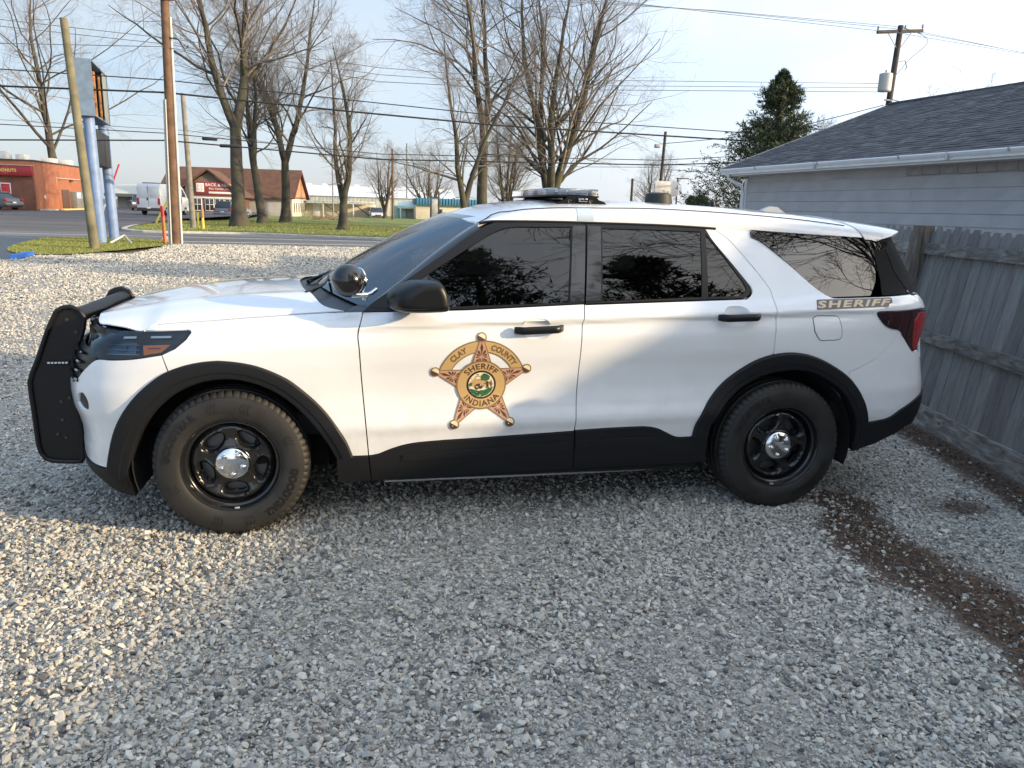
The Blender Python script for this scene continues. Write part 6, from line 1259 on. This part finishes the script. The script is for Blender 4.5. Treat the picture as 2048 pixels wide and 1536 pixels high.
conifer('spruce_tree', (3.0, -12.2, 0), 15.5, 3.6, 23, 'tall spruce mirrored in the front door window of the police car', 210, .26, low=.05, dense_=.9, jag=.4, shape=.5)
conifer('spruce_tree', (7.9, -10.8, 0), 13.5, 3.0, 24, 'spruce mirrored in the rear door window of the police car', 190, .26, low=.05, dense_=.9, jag=.4, shape=.5)
conifer('spruce_tree', (27.9, -.4, 0), 12.6, 3.8, 25, 'tall spruce far beyond the garage that shades the gravel', 170, .28, low=.05, dense_=1.1)
for i, (q, H, sd, lab) in enumerate((((20.5, -8.6, 0), 25, 201, 'great bare tree mirrored in the rear side window of the police car'), ((9.5, -17.5, 0), 14, 203, 'bare tree between the spruces behind the photographer'))):
    bare_tree('bare_tree', q, H, (.3 if H < 20 else .42), sd, 4 if H < 20 else 5, lab, .3 if H < 20 else .36, 10, (0, 0), 1.1, .8, group='bare trees behind the photographer', twig=TWIG2, minr=.007 if H < 20 else .015)
# ---------------------------------------------------------------- buildings across the road
def brick_mat(name, c1, c2, mortar, scale):
    m = mat(name, c1, .9); t, b = nodes_of(m); tc = t.nodes.new('ShaderNodeTexCoord'); br = t.nodes.new('ShaderNodeTexBrick'); br.inputs['Scale'].default_value = scale; br.inputs['Color1'].default_value = (*c1, 1); br.inputs['Color2'].default_value = (*c2, 1); br.inputs['Mortar'].default_value = (*mortar, 1); br.inputs['Mortar Size'].default_value = .012
    mp = t.nodes.new('ShaderNodeMapping'); mp.inputs['Rotation'].default_value = (R_(90), 0, 0); n = t.nodes.new('ShaderNodeTexNoise'); n.inputs['Scale'].default_value = 1.2; n.inputs['Detail'].default_value = 6
    cx = t.nodes.new('ShaderNodeSeparateXYZ'); cb = t.nodes.new('ShaderNodeCombineXYZ'); ad = t.nodes.new('ShaderNodeMath'); t.links.new(tc.outputs['Object'], cx.inputs[0]); t.links.new(cx.outputs[0], ad.inputs[0]); t.links.new(cx.outputs[1], ad.inputs[1]); t.links.new(ad.outputs[0], cb.inputs[0]); t.links.new(cx.outputs[2], cb.inputs[1]); t.links.new(cb.outputs[0], br.inputs['Vector'])
    t.links.new(tc.outputs['Object'], n.inputs['Vector']); mr = t.nodes.new('ShaderNodeMapRange'); mr.inputs[3].default_value = .65; mr.inputs[4].default_value = 1.35; t.links.new(n.outputs['Fac'], mr.inputs[0]); s = t.nodes.new('ShaderNodeVectorMath'); s.operation = 'SCALE'; t.links.new(br.outputs['Color'], s.inputs[0]); t.links.new(mr.outputs[0], s.inputs['Scale']); t.links.new(s.outputs[0], b.inputs['Base Color']); return m
def flat_text(name, body, size, loc, rot, m_, parent, off=0., sp=1.0):
    V, F = text_data(body, size, off, 0, sp); o = mesh_obj(name, [(x, 0, z) for x, z in V], F, m_, parent); o.location = loc; o.rotation_euler = rot; return o
BRK = brick_mat('brick_orange', (.36, .125, .06), (.27, .09, .045), (.22, .14, .10), 4.); BRK2 = brick_mat('brick_brown', (.17, .065, .045), (.12, .05, .035), (.14, .10, .08), 4.)
GLZ = mat('far_glass', (.02, .025, .03), .1, coat=.5); DKM = mat('dark_trim', (.05, .045, .04), .7); CRM = mat('cream_wall', (.62, .55, .42), .8, noise=(2, .08)); WHW = mat('white_wall', (.66, .66, .64), .7, noise=(2, .06))
d = empty('doughnut_shop', (-28.2, 75.9, .3)); tag(d, 'flat-roofed orange brick doughnut shop with red sign band', 'shop')
rbox('wall', (-10.0, 8.6, 2.25), (20, 17.2, 4.4), BRK, d, .02); rbox('parapet_cap', (-10, 8.6, 4.50), (20.2, 17.4, .12), DKM, d, .02)
rbox('front_brick', (-9.0, -.03, 1.5), (17.9, .10, 2.9), BRK2, d, .01)
sb = rbox('sign_band', (-5.0, -.22, 3.52), (9.9, .4, .88), mat('sign_red', (.26, .012, .02), .5), d, .02); rbox('band_trim', (-5.0, -.25, 4.02), (10, .46, .05), mat('band_trim', (.45, .42, .40), .5), sb, .005)
ov = prism('sign_oval', [(.42*math.cos(t)-2.20, .34*math.sin(t)+3.55) for t in np.linspace(0, 6.283, 25)[:-1]], -.445, -.43, mat('oval_red', (.32, .05, .03), .5), sb); flat_text('lettering', 'DONUTS', .36, (-2.05, -.452, 3.44), (0, 0, 0), mat('donut_yellow', (.80, .52, .12), .5), sb, .012, 1.05)
po = rbox('poster', (-2.45, -.12, 1.75), (.85, .05, 1.35), mat('poster_white', (.7, .68, .66), .6), d, .01); rbox('poster_print', (-2.45, -.15, 1.75), (.72, .02, 1.2), mat('poster_red', (.40, .02, .03), .5, noise=(4, .3)), po, .004); rbox('poster_picture', (-2.45, -.165, 1.45), (.6, .02, .4), mat('poster_pic', (.45, .18, .08), .5, noise=(7, .5)), po, .004)
rbox('service_panel', (.04, 7.6, 1.05), (.06, 2.0, 1.95), mat('panel_brown', (.09, .05, .04), .6), d, .01); ic = rbox('ice_chest', (.30, 10.6, .95), (.6, 3.2, 1.85), mat('ice_grey', (.17, .17, .165), .5, noise=(4, .2)), d, .02)
for y, m_ in ((9.7, mat('ice_blue', (.35, .45, .60), .5, noise=(6, .4))), (11.4, mat('ice_print', (.52, .48, .48), .5, noise=(6, .4)))): rbox('ice_sign', (.62, y, 1.5), (.02, 1.3, .62), m_, ic, .004)
rbox('wall_lamp', (.06, 1.9, 1.25), (.12, .3, .35), mat('lamp_white', (.65, .6, .5), .4), d, .04); tube('wall_pipe', [(.08, 5.2, 2.65), (.08, 5.2, 3.1), (.08, 14, 3.15)], .05, mat('pipe_pale', (.5, .38, .32), .6), d, 6); rbox('camera_box', (.15, 9.2, 2.95), (.25, .4, .2), DKM, d, .02)
rbox('yellow_kerb', (.9, 9.2, .08), (.35, 11, .2), mat('kerb_yellow', (.62, .50, .12), .7), d, .02); rbox('step', (.5, 1.4, .06), (.9, 2.2, .18), CONC, d, .02)
for x, y, sx, sz in ((-3.9, 5, 1.3, .9), (-2.4, 6, .8, .7), (-.9, 8.5, 1.1, .55), (.0, 10.5, 1.0, .5)): rbox('roof_unit', (x-.6, y, 4.55+sz/2), (sx, 1.4, sz), mat('roof_unit', (.50, .50, .49), .6, noise=(5, .1)), d, .03)
# clinic with the brown roof
RFB = mat('brown_shingle', (.105, .052, .033), .95, noise=(1.5, .25), bump=(8, .5, .05)); ORG = mat('orange_gable', (.50, .26, .13), .8, noise=(1, .25)); TRM = mat('clinic_trim', (.16, .05, .035), .6); SGR = mat('clinic_grey', (.34, .335, .32), .8, noise=(1, .1))
cl = empty('clinic', (-6.9, 97.4, 0)); cl.rotation_euler = (0, 0, R_(-8)); tag(cl, 'brown-roofed clinic with orange gable and dark red sign', 'clinic')
LM_, DM_, HE, HR = 15.5, 8.6, 2.3, 5.7
rbox('wall', (-LM_/2, DM_/2, HE/2), (LM_, DM_, HE), SGR, cl, .01); rbox('end_wall', (.02, DM_/2, HE/2), (.08, DM_, HE), CRM, cl, .01)
mesh_obj('gable', [(.06, -.05, HE+.05), (.06, DM_+.05, HE+.05), (.06, DM_/2, HR-.05)], [(0, 1, 2)], ORG, cl)
for y0, y1, z0, z1 in ((-.5, DM_/2, HE-.15, HR), (DM_+.5, DM_/2, HE-.15, HR)):
    V = [(.45, y0, z0), (.45, y1, z1), (-LM_-.4, y1, z1), (-LM_-.4, y0, z0)]; V2 = [(x, y, z+.16) for x, y, z in V]; mesh_obj('roof', V+V2, [(0, 1, 2, 3), (4, 7, 6, 5), (0, 4, 5, 1), (3, 2, 6, 7), (0, 3, 7, 4)], RFB, cl)
    mesh_obj('barge_board', [(.47, y0, z0-.1), (.47, y1, z1-.1), (.47, y1, z1+.2), (.47, y0, z0+.2)], [(0, 1, 2, 3)], TRM, cl)
rbox('gable_trim', (.08, DM_/2, HE+.05), (.06, DM_, .18), TRM, cl, .01)
for y in np.linspace(1.0, 7.6, 6):
    wn = rbox('window', (.07, y, 1.15), (.06, .5, 1.25), GLZ, cl, .01); rbox('window_frame', (.05, y, 1.15), (.05, .62, 1.38), WHW, wn, .01)
rbox('porch_roof', (4.6, 8.0, 2.1), (9, 2.4, .12), WHW, cl, .02)
for x in (2.6, 6.6): rbox('porch_post', (x, 7.0, 1.05), (.15, .15, 2.1), WHW, cl, .01); tube('porch_brace', [(x, 7.0, 1.9), (x+2.2, 7.0, .3)], .07, DKM, cl, 5)
rbox('annex', (4.6, 10, .9), (9, 3, 1.8), CRM, cl, .02); rbox('annex_door', (1.4, 8.45, .9), (.9, .06, 1.7), WHW, cl, .01)
# sign wing nearer the road
wg = empty('sign_wing', (-12.0, 89.5, 0)); tag(wg, 'brick front wing with dark red back and neck sign', 'building')
rbox('wall', (-3.4, 4, 1.1), (6.8, 8, 2.2), BRK2, wg, .01); rbox('siding', (-3.0, -.06, 2.75), (5.6, .12, 1.5), mat('wing_siding', (.16, .12, .095), .8), wg, .01)
mesh_obj('gable', [(-7.0, -.02, 2.2), (.2, -.02, 2.2), (-3.3, -.02, 4.9)], [(0, 1, 2)], mat('wing_siding'), wg)
for x0, x1 in ((-7.4, -3.3), (.6, -3.3)):
    V = [(x0, -.6, 2.1), (x1, -.6, 5.0), (x1, 8.2, 5.0), (x0, 8.2, 2.1)]; V2 = [(x, y, z+.18) for x, y, z in V]; mesh_obj('roof', V+V2, [(0, 1, 2, 3), (4, 7, 6, 5), (0, 4, 5, 1), (3, 2, 6, 7), (0, 3, 7, 4)], RFB, wg)
mesh_obj('hip_roof', [(-7.0, 2, 2.2), (-3.3, 8, 5.6), (-9, 8, 5.6), (-9.5, 2, 2.2)], [(0, 1, 2, 3)], RFB, wg)
sgn = rbox('sign', (-2.75, -.20, 3.05), (3.9, .10, 1.40), mat('clinic_red', (.22, .035, .03), .5), wg, .01)
em = rbox('emblem', (-4.18, -.27, 3.10), (.82, .03, .95), mat('sign_white', (.68, .66, .62), .6), sgn, .01)
for i, (x, z) in enumerate(((-4.38, 3.3), (-4.0, 3.3), (-4.38, 2.92), (-4.0, 2.92))):
    for k in range(3): rbox('emblem_mark', (x+(.08 if k == 1 else -.06), -.29, z+(k-1)*.10), (.10, .02, .06), mat('clinic_red'), em, .003)
flat_text('lettering', 'BACK & NECK', .46, (-2.15, -.262, 3.28), (0, 0, 0), mat('sign_white'), sgn, .006); flat_text('lettering', 'Pain Center, Inc.', .33, (-2.15, -.262, 2.90), (0, 0, 0), mat('sign_white'), sgn, .003)
rbox('sign_strip', (-2.1, -.26, 2.58), (2.4, .02, .22), mat('sign_white'), sgn, .005)
for x in (-4.6, -3.3, -2.2, -1.1):
    wn = rbox('window', (x, -.06, 1.25), (.85, .08, 1.25), GLZ, wg, .01); rbox('window_frame', (x, -.03, 1.25), (1.0, .08, 1.42), WHW, wn, .01); rbox('glazing_bar', (x, -.11, 1.25), (.05, .03, 1.25), WHW, wn, .004); rbox('glazing_bar', (x, -.11, 1.25), (.85, .03, .05), WHW, wn, .004)
rbox('lintel', (-2.8, -.10, 2.02), (5.2, .1, .16), WHW, wg, .01); tube('drainpipe', [(-5.55, -.2, 0), (-5.5, -.2, 1.6)], .09, WHW, wg, 8); rbox('porch_wall', (-7.4, 3, 1.0), (1.8, 3, 2.0), mat('porch_grey', (.16, .175, .18), .8), wg, .02)
mesh_obj('porch_gable', [(-8.8, 1.2, 2.0), (-5.9, 1.2, 2.0), (-6.6, 1.2, 3.1)], [(0, 1, 2)], mat('porch_brown', (.22, .12, .075), .8), wg)
# far warehouse, ribbed
wh = empty('warehouse', (0, 130, 0)); tag(wh, 'long low pale metal warehouse far behind the lawn', 'warehouse'); RIB = mat('ribbed_metal', (.50, .49, .42), .6); RIBR = mat('ribbed_roof', (.72, .73, .74), .5)
for k in range(56): rbox('wall_panel', (-17.2+k*.62, 0, 1.5), (.58, .2+.03*(k % 2), 3.1), RIB, wh, .02)
rbox('gable_end', (17.6, 5, 1.7), (.3, 10, 3.4), CRM, wh, .02); mesh_obj('roof', [(-18, -.4, 3.05), (18, -.4, 3.05), (18, 7, 4.9), (-18, 7, 4.9)], [(0, 1, 2, 3)], RIBR, wh)
for k in range(12): rbox('roof_vent', (-15+k*2.7, 6.9, 5.0), (.9, .6, .3), RIBR, wh, .05)
rbox('roll_door', (14.4, -.16, 1.2), (2.6, .1, 2.4), WHW, wh, .01); tube('mast', [(9.5, 0, 3), (9.5, 0, 12)], .09, DKM, wh, 6)
# blue-roofed building
bl = empty('blue_roof_building', (8.7, 100, 0)); tag(bl, 'cream building with bright blue ribbed mansard roof', 'building'); BLU = mat('blue_metal', (.035, .16, .27), .5)
rbox('wall', (4.5, 3, 1.0), (9, 6, 2.0), CRM, bl, .02)
for k in range(24): rbox('roof_rib', (.2+k*.385, -.25, 2.42), (.30, .5, .92), BLU, bl, .04)
rbox('roof_back', (4.6, 2.9, 2.4), (9.2, 6, .86), mat('blue_dark', (.02, .09, .16), .6), bl, .02); rbox('window', (3.3, -.03, 1.05), (.5, .08, .9), GLZ, bl, .01); rbox('window', (5.7, -.03, 1.05), (.5, .08, .9), GLZ, bl, .01); rbox('downpipe', (2.2, -.1, 1.0), (.08, .1, 2.0), DKM, bl, .01)
te = empty('teal_shed', (6.1, 103, 0)); tag(te, 'small teal shed with white porch beside the blue-roofed building', 'shed'); TEA = mat('teal_wall', (.25, .42, .41), .7)
rbox('wall', (.7, 2, .85), (1.6, 4, 1.9), TEA, te, .02); rbox('porch_wall', (2.0, 1.4, .7), (1.5, 1, 1.5), WHW, te, .02); mesh_obj('roof', [(.4, -.5, 1.5), (3.0, -.5, 1.75), (3.0, 3, 2.5), (.4, 3, 2.4)], [(0, 1, 2, 3)], mat('mint_roof', (.45, .56, .52), .6), te)
rbox('porch_beam', (1.7, -.4, 1.55), (2.6, .15, .22), WHW, te, .01)
for x in (.75, 2.6): rbox('porch_post', (x, -.4, .75), (.16, .16, 1.5), WHW, te, .01)
fs = empty('post_sign', (9.2, 80, .1)); tag(fs, 'dark two-post board sign before the blue-roofed building', 'sign')
for x in (-.42, .42): rbox('post', (x, 0, 1.55), (.17, .17, 3.2+.3*(x > 0)), DKM, fs, .02)
rbox('board', (0, -.02, 1.5), (.62, .08, 1.9), mat('board_pale', (.40, .39, .38), .7, noise=(4, .2)), fs, .01); rbox('top_rail', (0, 0, 2.62), (.8, .12, .12), DKM, fs, .01)
bo = empty('billboard', (15.85, 33.5, .62)); tag(bo, 'small pale billboard on thin legs behind the roof antenna', 'billboard')
rbox('board', (.5, 0, 2.35), (1.25, .08, .75), mat('bill_pale', (.62, .60, .56), .7, noise=(3, .15)), bo, .01)
for x in (.0, 1.15): tube('leg', [(x, .1, -.65), (x, .1, 2.9 if x > 1 else 2.6)], .04, DKM, bo, 6)
rbox('top_bar', (1.4, .1, 2.9), (.7, .06, .05), DKM, bo, .01)
cp = empty('canopy_building', (-27, 104, .2)); tag(cp, 'low pale ribbed building behind the white van', 'building')
rbox('wall', (2.5, 3, 1.0), (9, 5, 2.2), mat('canopy_wall', (.42, .42, .37), .8), cp, .02); mesh_obj('roof', [(-3, -1, 1.9), (10, -1, 2.0), (10, 5, 4.1), (-3, 5, 3.2)], [(0, 1, 2, 3)], RIB, cp); rbox('fascia', (3.4, -1.05, 1.85), (13, .12, .4), mat('fascia_olive', (.25, .26, .20), .7), cp, .02); rbox('garage_door', (.2, .46, .9), (2.2, .08, 1.7), mat('garage_door', (.33, .33, .30), .7), cp, .01)
# ---------------------------------------------------------------- parked vehicles, small in the picture
TY2 = mat('far_tyre', (.012, .012, .012), .8); RM2 = mat('far_rim', (.42, .42, .43), .4, .7); HL2 = mat('far_lamp', (.75, .76, .78), .2); TL2 = mat('far_tail', (.40, .02, .02), .3); PLT = mat('far_plate', (.7, .7, .66), .5)
def far_car(name, loc, head, colour, kind, label, cat, group='vehicles parked across the road'):
    e = empty(name, loc, R_(90)-head); tag(e, label, cat, group); PT = mat('far_paint_%d_%d_%d' % tuple(int(q*100) for q in colour), colour, .35, coat=1.)
    L, Wd, body, cab, wr, wx = {'suv': (4.6, 1.84, [(-2.3, .35), (-2.32, .75), (-2.28, .98), (.95, 1.02), (1.9, .90), (2.25, .78), (2.3, .42), (2.2, .25), (-2.2, .25)], [(-2.26, .97), (-2.0, 1.52), (-1.6, 1.64), (.0, 1.64), (.45, 1.52), (1.05, 1.0)], .34, 1.38),
        'sedan': (4.7, 1.82, [(-2.35, .40), (-2.34, .82), (-2.2, 1.0), (-1.5, 1.02), (1.05, .98), (2.0, .85), (2.32, .68), (2.35, .40), (2.2, .22), (-2.2, .22)], [(-1.85, 1.0), (-1.2, 1.38), (-.7, 1.46), (.0, 1.45), (.4, 1.36), (1.1, .97)], .33, 1.42),
        'van': (6.0, 2.06, [(-3.0, .45), (-3.02, 1.0), (-2.98, 2.35), (-2.85, 2.62), (1.2, 2.62), (1.75, 2.30), (2.3, 1.55), (2.95, 1.25), (3.0, .60), (2.9, .35), (-2.9, .40)], [(1.26, 1.58), (1.30, 2.30), (1.62, 2.22), (2.22, 1.56)], .36, 1.9)}[kind]
    def loft(nm, prof, w0, w1, z0, z1, m_, bev):
        bm = bmesh.new(); a = []
        for sgn_ in (-1, 1): a.append([bm.verts.new((x, sgn_*(w0+(w1-w0)*min(1, max(0, (z-z0)/(z1-z0)))), z)) for x, z in prof])
        n = len(prof); bm.faces.new(a[0]); bm.faces.new(a[1][::-1]); [bm.faces.new((a[0][i], a[0][(i+1) % n], a[1][(i+1) % n], a[1][i])) for i in range(n)]
        if bev: bmesh.ops.bevel(bm, geom=[q for q in bm.edges], offset=bev, segments=2, affect='EDGES', profile=.6)
        return bm_obj(nm, bm, m_, e, angle=40)
    loft('body', body, Wd/2, Wd/2*(.94 if kind == 'van' else .96), .3, 2.6 if kind == 'van' else 1.0, PT, .07)
    if kind != 'van':
        loft('windows', cab, Wd/2*.93, Wd/2*.76, .98, 1.6, GLZ, .04); top = max(z for _, z in cab)
        rbox('roof', ((cab[1][0]+cab[-2][0])/2, 0, top-.01), (abs(cab[-2][0]-cab[1][0])*.86, Wd*.76, .06), PT, e, .025)
        for x in (cab[1][0]+.1, -.35):
            for sy in (-1, 1): rbox('pillar', (x+.05, sy*Wd/2*.83, 1.27), (.09, .04, .62), PT, e, .01, Euler((R_(sy*14), 0, 0)))
    else:
        loft('windscreen', cab, Wd/2*.985, Wd/2*.95, 1.5, 2.3, GLZ, .02); rbox('rear_window', (-3.01, 0, 1.95), (.03, .02, .5), DKM, e, .003)
        for sy in (-1, 1): rbox('door_line', (-3.015, sy*.52, 1.9), (.02, .75, .95), mat('van_panel', (.60, .62, .64), .4), e, .01)
        rbox('centre_seam', (-3.02, 0, 1.4), (.02, .02, 2.1), DKM, e, .003); rbox('door_handle', (-3.04, .08, 1.35), (.04, .10, .22), DKM, e, .01)
        rbox('roof_rack', (-2.2, 0, 2.66), (.9, 1.2, .07), DKM, e, .01)
        for sy in (-1, 1):
            prism('side_graphic', [(.7, 1.0), (-.3, 2.35), (.5, 2.35), (1.2, 1.35), (1.2, 1.0)], sy*(Wd/2+.004), sy*(Wd/2+.010), mat('van_red', (.62, .10, .06), .5), e); prism('side_graphic', [(-.6, 1.2), (-1.4, 1.9), (-1.0, 2.0), (-.1, 1.5)], sy*(Wd/2+.004), sy*(Wd/2+.010), mat('van_orange', (.70, .38, .28), .5), e)
    rbox('bumper', (-L/2, 0, .48), (.16, Wd*.96, .26), DKM if kind == 'van' else PT, e, .04); rbox('bumper', (L/2-.02, 0, .45), (.14, Wd*.92, .24), DKM, e, .04)
    for sy in (-1, 1):
        rbox('tail_light', (-L/2+.02, sy*Wd*.43, 1.15 if kind == 'van' else .88), (.14, .20, .55 if kind == 'van' else .22), TL2, e, .03); rbox('headlight', (L/2-.16, sy*Wd*.38, .98 if kind == 'van' else .74), (.24, .34, .18), HL2, e, .05)
        if kind != 'van': rbox('mirror', (.85, sy*(Wd/2+.08), 1.02), (.12, .16, .12), PT, e, .03)
    rbox('plate', (-L/2-.045 if kind != 'van' else -L/2-.085, 0, .62), (.02, .34, .16), PLT, e, .004); rbox('grille', (L/2+.02, 0, .62), (.04, .8, .16), DKM, e, .01)
    for x in (-wx, wx):
        for sy in (-1, 1):
            w_ = lathe('wheel', [(0, -.11), (wr*.55, -.11), (wr*.62, -.10), (wr, -.09), (wr, .09), (wr*.6, .1), (0, .1)], TY2, e, 20, loc=(x, sy*(Wd/2-.10), wr)); lathe('rim', [(0, -.125), (wr*.5, -.118), (wr*.58, -.10)] if sy < 0 else [(0, .125), (wr*.5, .118), (wr*.58, .10)], RM2, w_, 16)
    return e
far_car('cargo_van', (-15.7, 69.6, .33), R_(12), (.62, .64, .66), 'van', 'white cargo van with red side graphics in the lot', 'van')
far_car('parked_car', (-11.2, 78.2, .02), R_(18), (.16, .17, .19), 'suv', 'grey estate car parked before the clinic sign', 'car')
far_car('parked_car', (-29.9, 71.0, .38), R_(-62), (.05, .05, .055), 'sedan', 'dark sedan cut by the picture edge before the doughnut shop', 'car')
far_car('parked_car', (-22.2, 88.0, .42), R_(165), (.10, .13, .17), 'suv', 'small blue-grey car facing out behind the white van', 'car')
far_car('parked_car', (3.6, 103, -.15), R_(174), (.58, .60, .64), 'suv', 'white SUV facing the road before the warehouse', 'car')
far_car('parked_car', (1.6, 116, -.2), R_(205), (.10, .105, .12), 'suv', 'dark car parked just behind the white SUV', 'car')
far_car('parked_car', (-1.2, 118, -.2), R_(120), (.55, .55, .56), 'suv', 'pale car parked beside the warehouse behind the lone lawn tree', 'car')
far_car('parked_car', (-4.2, 120, -.2), R_(200), (.45, .45, .47), 'sedan', 'low silver car next to the lamp post by the warehouse', 'car')
